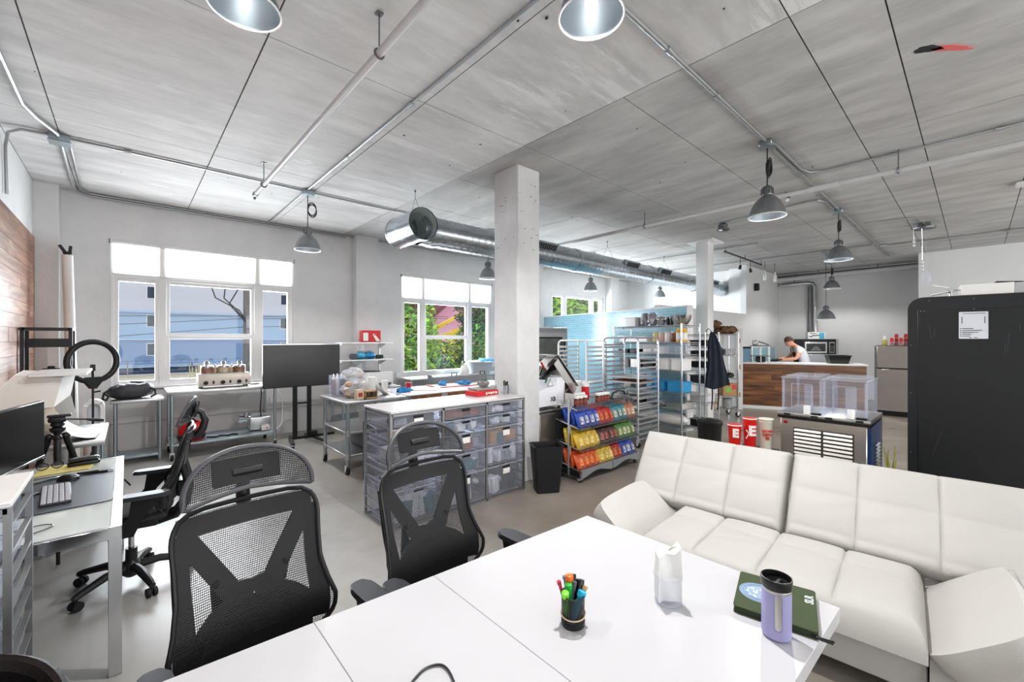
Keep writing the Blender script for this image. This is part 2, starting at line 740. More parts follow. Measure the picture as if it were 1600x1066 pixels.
def blob(name, mat, c, rx, ry, rot, parent):
    pts = []
    for i in range(26):
        a = 2 * PI * i / 26
        k = 1 + 0.14 * sin(3 * a + 1) + 0.1 * sin(7 * a) + random.uniform(-0.08, 0.08)
        u, v = rx * k * cos(a), ry * k * sin(a)
        pts.append((c[0] + u * cos(rot) - v * sin(rot), c[1] + u * sin(rot) + v * cos(rot)))
    return B().prism(pts, CZ - 0.006, CZ + 0.004).obj(name, mat, parent)


hb_ = B()
for i in range(60):
    x, y = random.uniform(-0.7, 9), random.uniform(0.9, 7.8)
    hb_.at((x, y, CZ - 0.005), rz=random.random() * 6).lathe([(random.uniform(0.004, 0.012), 0), (0.006, 0.004)], n=7, sy=random.uniform(0.5, 1.6))
o = hb_.obj('anchor_holes', pm('dark_hole', rgb(60, 58, 56), 0.9), ceil)
o['kind'] = 'stuff'
blob('paint_stain', pm('pink_marking_paint', rgb(232, 112, 110), 0.7, var=0.15, vs=20), (4.17, 0.115), 0.13, 0.028, -0.75, ceil)
blob('paint_stain', pm('black_marking_paint', rgb(45, 46, 48), 0.7, var=0.5, vs=40), (4.07, 0.22), 0.085, 0.035, -0.9, ceil)


def wall(name, boxes, mat=WALL):
    b = B()
    for q in boxes:
        b.box(*q)
    return struct(b.obj(name, mat, ang=0))


W1 = (-0.18, 2.19, 0.96, 3.06)
W2 = (4.29, 6.76, 0.87, 3.03)
W3 = (9.0, 11.52, 1.9, 2.99)
xs = [XL - 0.2, W1[0], W1[1], W2[0], W2[1], W3[0], W3[1], 13.2]
bx = []
for i in range(0, 7, 2):
    bx.append((xs[i], xs[i + 1], YW, YW + 0.22, 0, CZ))
for w in (W1, W2, W3):
    bx.append((w[0], w[1], YW, YW + 0.22, 0, w[2]))
    bx.append((w[0], w[1], YW, YW + 0.22, w[3], CZ))
wall('wall_back', bx, WALLR)
wall('wall_left', [(XL - 0.2, XL, -5.4, YW + 0.2, 0, CZ)], WALLR)
wall('wall_front', [(XL, 15.4, -5.4, -5.25, 0, 0.25), (XL, 15.4, -5.4, -5.25, 3.2, CZ)] +
     [(x, x + 0.3, -5.4, -5.25, 0.25, 3.2) for x in (XL, 3.6, 7.6, 11.6, 15.1)])
wall('wall_right', [(13.59, 15.4, -5.4, 0.9, 0, CZ)])
wall('wall_far', [(15.05, 15.4, 0.9, 4.4, 0, CZ)])
wall('wall_inner', [(7.72, 12.27, 4.15, 4.29, 0, 2.33), (12.27, 15.05, 4.15, 4.29, 0, CZ)])
wall('wall_rear', [(12.9, 13.2, 4.29, YW, 0, CZ)])
wall('pillar', [(XL, -0.655, 7.97, YW, 0, CZ)], WALLR)
wall('pillar', [(3.24, 3.68, 7.97, YW, 0, CZ)], WALLR)
wall('pillar', [(8.0, 8.44, 7.97, YW, 0, CZ)], WALLR)
wall('pillar', [(11.62, 12.05, 7.97, YW, 0, CZ)], WALLR)
wall('pillar', [(12.7, 12.9, 4.29, 4.75, 0, CZ)])
struct(B().box(XL + 0.23, 3.24, YW - 0.012, YW + 0.01, 0.44, 0.455).obj('trim_1', pm('wall_joint', rgb(190, 190, 190), 0.7)))

COLM = concrete_mat('column_concrete', rgb(205, 205, 206), rgb(228, 228, 229), 0.8, scale=1.6, bump=0.4)
b = B().box(3.27, 3.635, 3.50, 3.915, 0, CZ, 0.012)
struct(b.obj('column', COLM))
hol = B()
for i in range(26):
    z = random.uniform(2.7, 3.6)
    r = random.uniform(0.004, 0.008)
    if i % 2:
        x = random.uniform(3.3, 3.6)
        hol.cyl((x, 3.4985, z), (x, 3.502, z), r, n=8)
    else:
        y = random.uniform(3.53, 3.88)
        hol.cyl((3.2685, y, z), (3.272, y, z), r, n=8)
o = hol.obj('anchor_holes', pm('dark_hole', rgb(60, 58, 56), 0.9))
o.parent = bpy.data.objects['column']
b = B().box(8.615, 8.9, 3.62, 3.87, 0, CZ, 0.02, 2)
c2 = struct(b.obj('column', WHITE))
B().box(8.48, 9.05, 3.48, 4.02, CZ - 0.03, CZ + 0.0).obj('cap_plate', WHITE, c2)

# tiled kitchen partition, a little out of square with the room
tw = B()
P0, P1 = Vector((8.42, 7.95, 0)), Vector((7.47, 3.52, 0))
L = (P1 - P0).length
o = B().box(-0.16, 0, 0, L, 0, 2.25).obj('wall_middle', TILE, ang=0)
ang = math.atan2(P1.y - P0.y, P1.x - P0.x) - PI / 2
o.location = P0
o.rotation_euler.z = ang
struct(o)
B().box(-0.17, 0.012, 0, L, 2.245, 2.27).obj('coping', WHITE, o)
B().box(-0.165, 0.006, L - 0.001, L + 0.015, 0, 2.27).obj('end_panel', WALL, o)
B().box(0.0, 0.02, 0.3, L - 0.2, 2.02, 2.04).obj('ledge', TILE, o)

# wooden wall cladding, one board at a time
wl = bpy.data.objects['wall_left']
z, k = 0.02, 0
while z < 2.93:
    h = 0.146
    y = -5.2 + (k % 3) * 0.55
    while y < 7.95:
        y1 = min(y + 1.75, 7.965)
        if y1 > 2.0:
            B().box(XL, XL + 0.016 + 0.002 * random.random(), y + 0.001, y1 - 0.001, z + 0.0015, z + h - 0.0015).obj('plank', WOODL, wl, ang=0)
        y = y1 if y1 < 7.96 else 99
    z += h
    k += 1


# ---------------------------------------------------------------- windows
def window(n, w, mx, mid=True, shade=True, rail=None):
    x0, x1, z0, z1 = w
    W = bpy.data.objects.new('window_%d' % n, None)
    COL.objects.link(W)
    W.location = (x0, YW + 0.03, z0)
    struct(W)
    X, Z = x1 - x0, z1 - z0
    f = 0.045
    tz = (2.565 if rail is None else rail) - z0
    fr = B()
    for q in ((0, f, 0, Z), (X - f, X, 0, Z)):
        fr.box(q[0], q[1], 0, 0.09, q[2], q[3], 0.006)
    fr.box(f, X - f, 0, 0.09, 0, f + 0.01, 0.006)
    fr.box(f, X - f, 0, 0.09, Z - f, Z, 0.006)
    fr.obj('outer_frame', WHITE, W)
    cells = []
    ms = [m - x0 for m in mx]
    b = [0.0] + ms + [X]
    for m in ms:
        B().box(m - 0.045, m + 0.045, -0.012, 0.095, 0, Z - 0.02, 0.006).obj('mullion', WHITE, W)
    if shade:
        B().box(f, X - f, -0.006, 0.09, tz - 0.04, tz + 0.03, 0.006).obj('transom', WHITE, W)
    for a, c in zip(b, b[1:]):
        a0, c0 = a + 0.045, c - 0.045
        top = tz - 0.04 if shade else Z - f
        parts = [(f, top)]
        if mid and c0 - a0 > 0.9:
            parts = [(f, 1.70 - z0), (1.70 - z0, top)]
        for p0, p1 in parts:
            s = 0.042
            sb = B()
            dy = 0.02 if p0 == f else 0.0
            sb.box(a0, a0 + s, 0.02 - dy, 0.075, p0, p1, 0.004)
            sb.box(c0 - s, c0, 0.02 - dy, 0.075, p0, p1, 0.004)
            sb.box(a0 + s, c0 - s, 0.02 - dy, 0.075, p0, p0 + s, 0.004)
            sb.box(a0 + s, c0 - s, 0.02 - dy, 0.075, p1 - s, p1, 0.004)
            so = sb.obj('sash', WHITE, W)
            B().box(a0 + s - 0.004, c0 - s + 0.004, 0.045, 0.05, p0 + s - 0.004, p1 - s + 0.004).obj('pane', GLASS, so, ang=0)
        if shade:
            B().box(a0, c0, 0.045, 0.05, tz + 0.03, Z - f).obj('pane', GLASS, W, ang=0)
    sill = B().box(-0.02, X + 0.02, -0.075, 0.02, -0.035, 0.002, 0.006).obj('sill', WHITE, W)
    if shade:
        sh = B().surf(lambda u, v: (0.02 + u * (X - 0.04), -0.022 + 0.002 * sin(u * 19) * v, Z - 0.05 - v * (Z - 0.05 - tz - 0.015)), 24, 4).obj('roller_shade', SHADE, W)
        B().cyl((0.0, -0.03, Z - 0.025), (X, -0.03, Z - 0.025), 0.024, n=14).obj('shade_tube', WPLAS, sh)
        B().box(0.02, X - 0.02, -0.03, -0.014, tz + 0.002, tz + 0.022, 0.004).obj('shade_hem_bar', WPLAS, sh)
        br = B()
        for x in (-0.012, X + 0.0):
            br.box(x, x + 0.012, -0.06, 0.0, Z - 0.055, Z + 0.005)
        br.obj('shade_bracket', GREYM, sh)
    return W


window(1, W1, (0.39, 1.63))
window(2, W2, (4.83, 6.09), rail=2.52)
window(3, W3, (9.62, 10.95), mid=False, shade=False)

# ---------------------------------------------------------------- outside the windows
struct(B().box(-60, 80, 8.45, 120, -2.0, -1.8).obj('ground_outside', pm('pale_paving', rgb(214, 205, 190), 0.9, var=0.12, vs=0.6)))
bld = thing('apartment_building', 'long blue and lilac apartment block seen across the street', 'building', (0, 55, -1.8))
FL1 = pm('lilac_stucco', rgb(206, 208, 218), 0.9, var=0.05, vs=0.5)
FL2 = pm('light_blue_stucco', rgb(150, 180, 212), 0.9, var=0.05, vs=0.5)
FL3 = pm('mid_blue_stucco', rgb(122, 152, 192), 0.9, var=0.05, vs=0.5)
FL4 = pm('dark_blue_plinth', rgb(70, 88, 122), 0.9, var=0.1, vs=0.5)
B().box(-45, 34, 0, 12, 6.2, 13).obj('upper_storey', FL1, bld)
B().box(-45, 34, 0.25, 12, 3.45, 6.2).obj('middle_storey', FL2, bld)
B().box(-45, 34, 0.1, 12, 0.75, 3.45).obj('lower_storey', FL3, bld)
B().box(-45, 34, 0.5, 12, -0.05, 0.75).obj('plinth', FL4, bld)
wm = B().box(-0.46, 0.46, -0.06, 0.3, -0.62, 0.62).mesh('window')
wm.materials.append(WHITE)
pmn = B().box(-0.4, 0.4, -0.075, 0.0, -0.56, 0.56).mesh('pane')
pmn.materials.append(pm('dark_glass', rgb(52, 66, 84), 0.4, spec=0.1))
for i in range(-3, 4):
    for z in (8.1, 5.3, 2.45):
        f_ = piece(wm, 'window', bld, (1.85 + 11.9 * i, 0.02 + (0.25 if z == 5.3 else 0.1 if z < 5 else 0), z))
        piece(pmn, 'pane', f_)
b = B()
b.box(-45, 34, -0.15, 0.3, 6.1, 6.25).box(-45, 34, -0.05, 0.3, 3.38, 3.5).box(-45, 34, -0.05, 0.3, 0.68, 0.95)
b.obj('string_course', pm('pale_blue_course', rgb(176, 200, 226), 0.8), bld)

up = thing('utility_pole', 'grey wooden utility pole with looping cables outside the first window', 'pole', (3.26, 18, -1.8))
B().cyl((0, 0, 0), (0, 0, 8), 0.15, 0.13, n=12).obj('pole', pm('weathered_wood', rgb(120, 116, 116), 0.9, var=0.3, vs=4, stretch=(6, 6, 0.5)), up)
b = B()
for k in range(3):
    b.tube([(-0.02 - 0.02 * k, -0.16, 4.05), (-0.3 - 0.15 * k, -0.2, 4.5 + 0.1 * k), (-1.0 + 0.25 * k, -0.2, 4.9), (-1.15 + 0.45 * k, -0.2, 5.4), (-0.9 + 0.45 * k, -0.2, 5.9)], 0.022, 6)
b.obj('cable', BLACK, up)
B().box(-0.1, 0.1, -0.26, -0.1, 3.85, 4.2, 0.02).obj('clamp', GREYM, up)
for k, (z0, z1) in enumerate(((4.2, 4.0), (3.75, 3.9), (3.3, 3.6))):
    o = B().tube([(-9, 18, z0 - 1.8), (-4, 18, z0 - 1.95), (3.1, 18, z1 - 1.5), (12, 18, z1 - 1.2)], 0.012, 5).obj('overhead_wire', BLACK)
    tag(o, 'thin overhead wire outside, %s down on the utility pole' % ('highest', 'midway', 'lowest')[k], 'wire')
fw = thing('boundary_wall', 'low pale boundary wall outside below the blue building', 'wall', (0, 22, -1.8))
B().box(-12, 16, 0, 0.2, 0, 2.0).obj('masonry', pm('pale_render', rgb(226, 218, 204), 0.9, var=0.08, vs=2), fw)
B().box(-12, 16, -0.04, 0.24, 2.0, 2.07).obj('coping', pm('grey_coping', rgb(190, 186, 180), 0.9), fw)
b = B()
for z in (2.2, 2.4, 2.6):
    b.tube([(-12, 0.1, z), (16, 0.1, z)], 0.01, 5)
for x in range(-12, 17, 2):
    b.cyl((x, 0.1, 2.05), (x, 0.1, 2.62), 0.02, n=6)
b.obj('wire_fence', GREYM, fw)
mb = thing('meter_cabinet', 'pale grey meter cabinet on a post outside beside the window mullion', 'cabinet', (0.42, 12.5, -1.8))
B().box(-0.16, 0.16, -0.12, 0.12, 1.6, 2.25, 0.02).obj('cabinet_body', pm('grey_enamel', rgb(196, 196, 190), 0.5), mb)
B().cyl((0, 0, 0), (0, 0, 1.6), 0.05).obj('post', GREYM, mb)


def leafy(name, label, cat, loc, parts, group=None):
    """parts: (mat, n, (cx,cy,cz), (rx,ry,rz), leaf size)"""
    t = thing(name, label, cat, loc, 0, group)
    for (mat, n, c, r, s) in parts:
        b = B()
        for i in range(n):
            while True:
                p = Vector((random.uniform(-1, 1), random.uniform(-1, 1), random.uniform(-1, 1)))
                if p.length < 1:
                    break
            q = Vector((c[0] + p.x * r[0], c[1] + p.y * r[1], c[2] + p.z * r[2]))
            e = Euler((random.uniform(-0.9, 0.9), random.uniform(-0.9, 0.9), random.uniform(0, 6.3))).to_matrix()
            k = s * random.uniform(0.6, 1.3)
            v = [b._v(q + e @ Vector(w) * k) for w in ((-1, 0, 0), (-0.3, 0.42, 0.1), (1, 0, -0.15), (-0.3, -0.42, 0.1))]
            b.face([v[0], v[1], v[2]])
            b.face([v[0], v[2], v[3]])
        o = b.obj('foliage', mat, t, ang=0)
        o['kind'] = 'stuff'
    return t


LF = [pm('leaf_bright', rgb(150, 188, 62), 0.55, var=0.45, vs=1.3), pm('leaf_mid', rgb(88, 134, 50), 0.55, var=0.5, vs=1.3),
      pm('leaf_dark', rgb(52, 84, 40), 0.6, var=0.5, vs=1.2), pm('leaf_yellow', rgb(200, 200, 70), 0.55, var=0.4, vs=1.5)]
BARK = pm('bark', rgb(104, 70, 50), 0.9, var=0.4, vs=8, bump=0.5, bs=20)
t = leafy('vine_tree', 'leafy tree with a red-brown trunk outside the second window', 'tree', (5.75, 10.2, -1.8),
          [(LF[0], 900, (0.1, 0, 3.1), (0.6, 0.5, 1.9), 0.12), (LF[1], 900, (0, 0, 3.2), (0.7, 0.6, 2.0), 0.12)])
B().cyl((0, 0, 0), (0.02, 0, 5.5), 0.13, 0.09).obj('trunk', BARK, t)
t = leafy('shrub_bank', 'bank of mixed green shrubs filling the lower second window', 'shrub', (8.3, 12.4, -1.8),
          [(LF[2], 2600, (0, 0.8, 1.7), (3.0, 0.9, 1.7), 0.16), (LF[1], 2600, (0, 0.2, 1.7), (3.0, 0.9, 1.65), 0.14), (LF[0], 900, (0, -0.2, 1.8), (3.0, 0.8, 1.7), 0.12),
           (LF[3], 600, (0.6, 0, 3.2), (2.2, 0.6, 0.5), 0.11)])
t = leafy('garden_tree', 'slim dark garden tree beyond the far casement of the second window', 'tree', (9.2, 12.0, -1.8),
          [(LF[2], 1100, (0, 0, 4.6), (0.9, 0.6, 1.0), 0.11), (LF[1], 700, (0, 0, 3.5), (0.8, 0.6, 1.0), 0.11)])
B().cyl((0, 0, 0), (0, 0, 4.5), 0.09, 0.05).obj('trunk', BARK, t)
t = leafy('canopy_tree', 'sunlit broad green tree outside the high kitchen window', 'tree', (13.6, 11.5, -1.8),
          [(LF[0], 3000, (0, 0, 4.5), (2.4, 1.2, 1.7), 0.17), (LF[1], 1800, (0, 0.4, 4.4), (2.4, 1.2, 1.7), 0.17), (LF[2], 700, (0, 0.7, 4.3), (2.3, 1.0, 1.6), 0.17)])
B().cyl((0, 0, 0), (0, 0, 4.2), 0.16, 0.1).obj('trunk', BARK, t)
hs = thing('pink_house', 'small pink house with a dark red gable roof behind the shrubs', 'house', (16.0, 21.5, -1.8))
B().box(-3.2, 3.2, 0, 5, 0, 4.4).obj('house_wall', pm('pink_render', rgb(226, 170, 190), 0.9, var=0.05, vs=1), hs)
b = B().prism([(-3.2, 4.4), (3.2, 4.4), (1.4, 6.6), (-0.9, 6.2)], -0.05, 5, 'xz')
b.obj('gable', pm('pink_gable', rgb(224, 156, 178), 0.9), hs)
b = B()
b.bar((-3.7, 2.4, 4.2), (-0.9, 2.4, 6.45), 5.6, 0.22).bar((-0.9, 2.4, 6.4), (1.5, 2.4, 6.75), 5.6, 0.22).bar((1.4, 2.4, 6.8), (3.8, 2.4, 4.1), 5.6, 0.22)
b.obj('roof', pm('dark_red_roof', rgb(120, 52, 58), 0.8, var=0.2, vs=3), hs)
pt = thing('play_tower', 'yellow and green timber play frame outside the second window', 'play frame', (9.9, 15.2, -1.8))
YEL = pm('yellow_paint', rgb(238, 190, 40), 0.5)
for x in (-0.55, 0.55):
    B().bar((x, 0, 0), (x, 0, 3.9), 0.13, 0.13).obj('post', YEL, pt)
B().bar((-1.0, 0, 3.6), (1.0, 0, 4.6), 0.14, 0.14).obj('beam', YEL, pt)
B().bar((-0.9, -0.1, 3.3), (0.9, -0.1, 3.9), 0.1, 0.2).obj('rail', YEL, pt)
B().box(-1.2, -0.3, -0.08, 0.0, 3.2, 3.8).obj('side_panel', pm('green_paint', rgb(60, 170, 80), 0.5), pt)
pl = thing('palm', 'small green palm standing before the blue building', 'palm', (3.95, 16, -1.8))
B().cyl((0, 0, 0), (0, 0, 3.0), 0.09, 0.07).obj('trunk', BARK, pl)
for k in range(14):
    a = k * 2.4
    b = B()
    L = 0.95 + 0.25 * random.random()
    ax = [Vector((cos(a) * L * u, sin(a) * L * u, 3.0 + 0.75 * u - 1.1 * u * u)) for u in [i / 7 for i in range(8)]]
    sd = Vector((-sin(a), cos(a), 0))
    for i in range(1, 8):
        for sg in (-1, 1):
            w = 0.24 * sin(PI * i / 8.2)
            b.quad(ax[i - 1], ax[i], ax[i] + sd * sg * w + Vector((0, 0, -0.08)), ax[i - 1] + sd * sg * w * 0.8 + Vector((0, 0, -0.06)))
    b.obj('frond', LF[0] if k % 2 else LF[3], pl, ang=0)
rd = thing('ornamental_grass', 'dry feathery grass outside behind the condiment warmer', 'grass', (1.35, 13.5, -1.8))
b = B()
for k in range(40):
    a = random.uniform(0, 6.3)
    r = random.uniform(0.02, 0.3)
    b.tube([(0, 0, 0.5), (0.5 * r * cos(a), 0.5 * r * sin(a), 1.6), (r * cos(a), r * sin(a), 2.5 + random.uniform(-0.5, 0.5))], [0.008, 0.007, 0.012], 4)
o = b.obj('blades', pm('dry_grass', rgb(190, 176, 130), 0.9, var=0.3, vs=5), rd)
o['kind'] = 'stuff'

# ---------------------------------------------------------------- ceiling services
COND = pm('conduit_zinc', rgb(176, 180, 182), 0.38, 0.75, var=0.12, vs=3)


def arc(c, r, a0, a1, n, ax, ay):
    c, ax, ay = Vector(c), Vector(ax), Vector(ay)
    return [c + ax * r * cos(a0 + (a1 - a0) * i / n) + ay * r * sin(a0 + (a1 - a0) * i / n) for i in range(n + 1)]


def conduit(label, pts, r=0.0125, cat='conduit', name='conduit', fit=()):
    t = thing(name, label, cat, pts[0])
    o = Vector(pts[0])
    B().tube([Vector(p) - o for p in pts], r, 8).obj('pipe_run', COND, t)
    for f_ in fit:
        f_ = Vector(f_)
        d = (Vector(pts[-1]) - o).normalized()
        B().cyl(f_ - o - d * 0.03, f_ - o + d * 0.03, r * 1.45, n=8).obj('coupling', COND, t)
        B().box(f_.x - o.x - 0.012, f_.x - o.x + 0.012, f_.y - o.y - 0.012, f_.y - o.y + 0.012, f_.z - o.z, CZ - o.z).obj('clip', COND, t)
    return t


conduit('long grey conduit running along the ceiling beside the window wall',
        [(XL + 0.02, 6.28, 3.05), (XL + 0.02, 6.22, 3.5), (XL + 0.05, 6.12, 3.60), (XL + 0.14, 6.04, 3.625), (-0.5, 6.02, 3.63), (12.5, 6.06, 3.63)],
        fit=[(0.0, 6.02, 3.63), (3.4, 6.03, 3.63), (6.6, 6.04, 3.63)])
conduit('white painted conduit that kinks over to the grey box above the corner',
        [(-0.66, 3.0, 3.62), (-0.65, 5.35, 3.62), (-0.6, 5.6, 3.62), (-0.5, 5.9, 3.62), (-0.49, 6.0, 3.62)], 0.017)
conduit('pale conduit leaving the grey box and turning along the window wall top',
        [(-0.49, 6.1, 3.62), (-0.52, 7.75, 3.62), (-0.50, 8.02, 3.62), (-0.38, 8.14, 3.61), (3.1, 8.16, 3.61)], 0.017)
conduit('darker conduit running in the corner along the window wall top',
        [(-0.43, 6.1, 3.63), (-0.45, 7.9, 3.63), (-0.4, 8.07, 3.63), (-0.3, 8.1, 3.63), (7.9, 8.12, 3.63)], 0.012)
jb = thing('junction_box', 'square grey junction box on the ceiling above the room corner', 'junction box', (-0.49, 6.06, 3.60))
B().box(-0.075, 0.075, -0.075, 0.075, -0.02, 0.05, 0.006).obj('box_body', GALV, jb)
B().box(-0.08, 0.08, -0.08, 0.08, -0.026, -0.02, 0.002).obj('cover_plate', GALV, jb)

p1 = thing('sprinkler_pipe', 'pale sprinkler pipe with capped end hung below the ceiling slab', 'pipe', (1.14, -2.0, 3.40))
PIPE = pm('pale_pipe_paint', rgb(214, 214, 214), 0.4, var=0.1, vs=5)
B().cyl((0, 0, 0), (0, 7.84, 0), 0.024, n=12).obj('pipe_run', PIPE, p1)
B().cyl((0, 7.80, 0), (0, 7.87, 0), 0.03, n=12).obj('end_cap', GREYM, p1)
B().cyl((0, 7.86, 0), (0, 7.89, -0.05), 0.012, n=8).obj('sprinkler_head', GREYM, p1)
for y in (4.46, 7.42):
    b = B().cyl((0, y, 0.03), (0, y, 0.25), 0.005, n=6)
    b.tube(arc((0, y, 0), 0.03, 0, 2 * PI, 12, (1, 0, 0), (0, 0, 1))[:-1], 0.006, 6, True)
    b.box(-0.02, 0.02, y - 0.02, y + 0.02, 0.24, 0.25)
    b.obj('hanger', GREYM, p1)
conduit('thin pale conduit running across the ceiling to the window-side pendant row', [(1.765, -2, 3.632), (1.765, 6.0, 3.632), (1.765, 8.1, 3.632)], 0.013,
        fit=[(1.765, 3.2, 3.632), (1.765, 4.6, 3.632)])
conduit('grey conduit joining the middle row of pendants along the room', [(-0.5, 1.43, 3.632), (13.4, 1.39, 3.632)], 0.015,
        fit=[(2.75, 1.42, 3.632), (3.55, 1.42, 3.632), (6.5, 1.41, 3.632), (9.4, 1.41, 3.632)])
conduit('green-grey conduit bending away from the middle pendant row toward the near side',
        [(4.85, 1.37, 3.63), (5.8, 1.37, 3.63), (5.97, 1.33, 3.63), (6.05, 1.2, 3.63), (6.05, -4.5, 3.63)], 0.012, fit=[(6.05, 0.6, 3.63), (6.05, -0.15, 3.63)])
p2 = thing('sprinkler_pipe', 'long pale sprinkler main crossing the room past the round duct', 'pipe', (6.0, -4.5, 3.43))
B().cyl((0, 0, 0), (0, 10.6, 0), 0.028, n=12).obj('pipe_run', PIPE, p2)
B().cyl((0.06, 0, 0.03), (0.06, 10.4, 0.03), 0.012, n=8).obj('side_conduit', COND, p2)
B().cyl((0, 5.55, 0), (0, 5.85, 0), 0.036, n=12).obj('coupling', PIPE, p2)
for y in (1.6, 5.05, 8.0):
    b = B().cyl((0, y, 0.03), (0, y, 0.22), 0.006, n=6)
    b.tube(arc((0, y, 0), 0.034, 0, 2 * PI, 12, (1, 0, 0), (0, 0, 1))[:-1], 0.007, 6, True)
    b.obj('hanger', GREYM, p2)
conduit('dark cross conduit running to the far hanging device', [(11.75, -5, 3.62), (11.8, 1.2, 3.62), (11.7, 1.36, 3.62)], 0.016, fit=[(11.75, -0.4, 3.62)])
conduit('thin conduit crossing toward the white column cap', [(11.45, 1.45, 3.62), (11.5, 5.9, 3.62)], 0.014)
conduit('conduit linking the pendant row to the round sensor by the white column',
        [(7.95, 1.46, 3.63), (7.4, 1.46, 3.63), (7.26, 1.52, 3.63), (7.24, 1.7, 3.63), (7.5, 2.85, 3.63)], 0.012)
conduit('thin conduit branching off the middle row above the far pendants', [(9.3, 1.3, 3.63), (9.5, 0.65, 3.63), (10.1, 0.58, 3.62)], 0.010)
conduit('thin conduit crossing the ceiling beyond the round duct', [(9.55, 3.0, 3.62), (9.55, 6.0, 3.62)], 0.012)
fp = thing('drain_pipe', 'white painted drain pipe slung under the ceiling at the far wall', 'pipe', (14.7, 0.85, 3.5))
B().cyl((0, -0.0, 0), (0, 3.25, -0.04), 0.055, n=14).obj('pipe_run', PIPE, fp)
B().cyl((0.12, -0.0, 0.06), (0.12, 3.25, 0.06), 0.03, n=10).obj('second_run', GREYM, fp)
for y in (0.9, 2.2):
    B().cyl((0, y, 0.05), (0, y, 0.15), 0.012, n=6).obj('hanger', GREYM, fp)
sp = thing('steel_vent_pipe', 'steel pipe turning down the far wall behind the microwave', 'pipe', (14.96, 4.1, 3.33))
B().tube([(0, 0, -0.01), (0, -0.75, 0), (0, -0.86, -0.03), (0, -0.91, -0.12), (0, -0.92, -1.55)], 0.052, 12).obj('pipe_run', CHROME, sp)
B().cyl((0.0, -0.78, -0.1), (0.0, -0.78, -1.5), 0.045, n=12).obj('inner_run', GREYM, sp)
B().cyl((0, -0.4, 0), (0, -0.4, 0.3), 0.012, n=6).obj('hanger', GREYM, sp)


# pendants
GALVL = pm('galvanised_shade', rgb(150, 154, 158), 0.45, 0.85, var=0.28, vs=16, rvar=0.1)
INNER = pm('white_enamel', rgb(246, 246, 246), 0.35)
BULB = pm('lamp_glow', (1.0, 0.98, 0.95), 0.3, emit=9.0)


def pendant(label, x, y, zb, watts, box=True, coil=True, r=0.168):
    t = thing('pendant_lamp', label, 'pendant lamp', (x, y, zb), 0, 'dome pendant lamps')
    k = r / 0.168
    prof = [(0.168, 0.0), (0.166, 0.012), (0.158, 0.05), (0.140, 0.10), (0.112, 0.15), (0.080, 0.185), (0.052, 0.205), (0.046, 0.215)]
    B().lathe([(a * k, z) for a, z in prof], n=32, cap=False).obj('lamp_shade', GALVL, t)
    B().lathe([(a * k - 0.003, z) for a, z in prof[:-1]] + [(0.001, 0.207)], n=32, cap=False).obj('reflector', pm('lamp_reflector', rgb(150, 160, 168), 0.35, 0.5), t)
    rp = arc((0, 0, 0), r, 0, 2 * PI, 32, (1, 0, 0), (0, 1, 0))[:-1]
    B().tube(rp, 0.005, 6, True).obj('rim', INNER, t)
    b = B().lathe([(0.046, 0.21), (0.05, 0.22), (0.05, 0.285), (0.042, 0.30), (0.015, 0.315)], n=16)
    for i in range(10):
        a = 2 * PI * i / 10
        b.cbox((0.05 * cos(a), 0.05 * sin(a), 0.255), (0.012, 0.012, 0.06))
    b.obj('socket_housing', GREYM, t)
    B().ball((0, 0, 0.075), 0.034, n=14, m=8).lathe([(0.016, 0.10), (0.02, 0.2)], n=10).obj('bulb', BULB, t)
    B().cyl((0, 0, 0.30), (0, 0, CZ - zb - 0.05), 0.006, n=6).obj('cord', BLACK, t)
    if coil:
        b = B()
        for i in range(3):
            h = CZ - zb - 0.24 - 0.012 * i
            pts = [(0.05 + 0.055 * cos(a) + 0.006 * i, 0.012 * (i - 1), h + 0.085 * sin(a)) for a in [2 * PI * q / 16 for q in range(16)]]
            b.tube(pts, 0.006, 6, True)
        b.obj('cord_coil', BLACK, t)
    if box:
        B().box(-0.075, 0.075, -0.06, 0.06, CZ - zb - 0.055, CZ - zb - 0.002, 0.006).lathe([(0.085, CZ - zb - 0.07), (0.085, CZ - zb - 0.05)], n=20).obj('canopy', GALV, t)
    l = bpy.data.lights.new('lamp_light', 'SPOT')
    l.energy = watts
    l.spot_size = 2.75
    l.spot_blend = 0.35
    l.shadow_soft_size = 0.035
    l.color = (1.0, 0.98, 0.95)
    o = bpy.data.objects.new('lamp_light', l)
    COL.objects.link(o)
    o.parent = t
    o.location = (0, 0, 0.035)
    return t


PW = 95
pendant('bright pendant lamp seen from below over the two mesh chairs', 0.45, 2.56, 3.37, 60, coil=False, box=False)
pendant('bright pendant lamp seen from below over the white table', 1.80, 1.36, 3.34, 250, coil=False, box=False)
pendant('pendant lamp hanging before the first window with the blue building', 1.79, 6.04, 2.85, PW, r=0.16)
pendant('pendant lamp hanging close to the big concrete column at the second window', 4.9, 6.04, 2.77, PW, r=0.155)
pendant('pendant lamp hanging in front of the high kitchen window', 8.0, 6.06, 2.79, PW, r=0.155)
pendant('pendant lamp over the kitchen beyond the wire shelving', 11.25, 6.08, 2.85, PW, r=0.155)
pendant('larger-looking pendant lamp with coiled cord above the white sofa', 4.78, 1.42, 2.89, 65)
pendant('pendant lamp with coiled cord midway along the row over the counter', 8.07, 1.42, 2.87, PW, r=0.18)
pendant('small far pendant lamp with looped cord near the far wall', 13.4, 2.5, 2.96, PW, r=0.18)
pendant('low pendant lamp hanging on a long cord before the far wall pipe', 11.6, 2.27, 2.1, PW * 0.7, coil=False, r=0.18)
# the rows go on over the unseen part of the room
pendant('pendant lamp over the near side of the room', 4.8, -1.9, 2.89, 50)
pendant('pendant lamp over the near side of the room beyond the black cabinet', 8.1, -1.9, 2.89, PW)

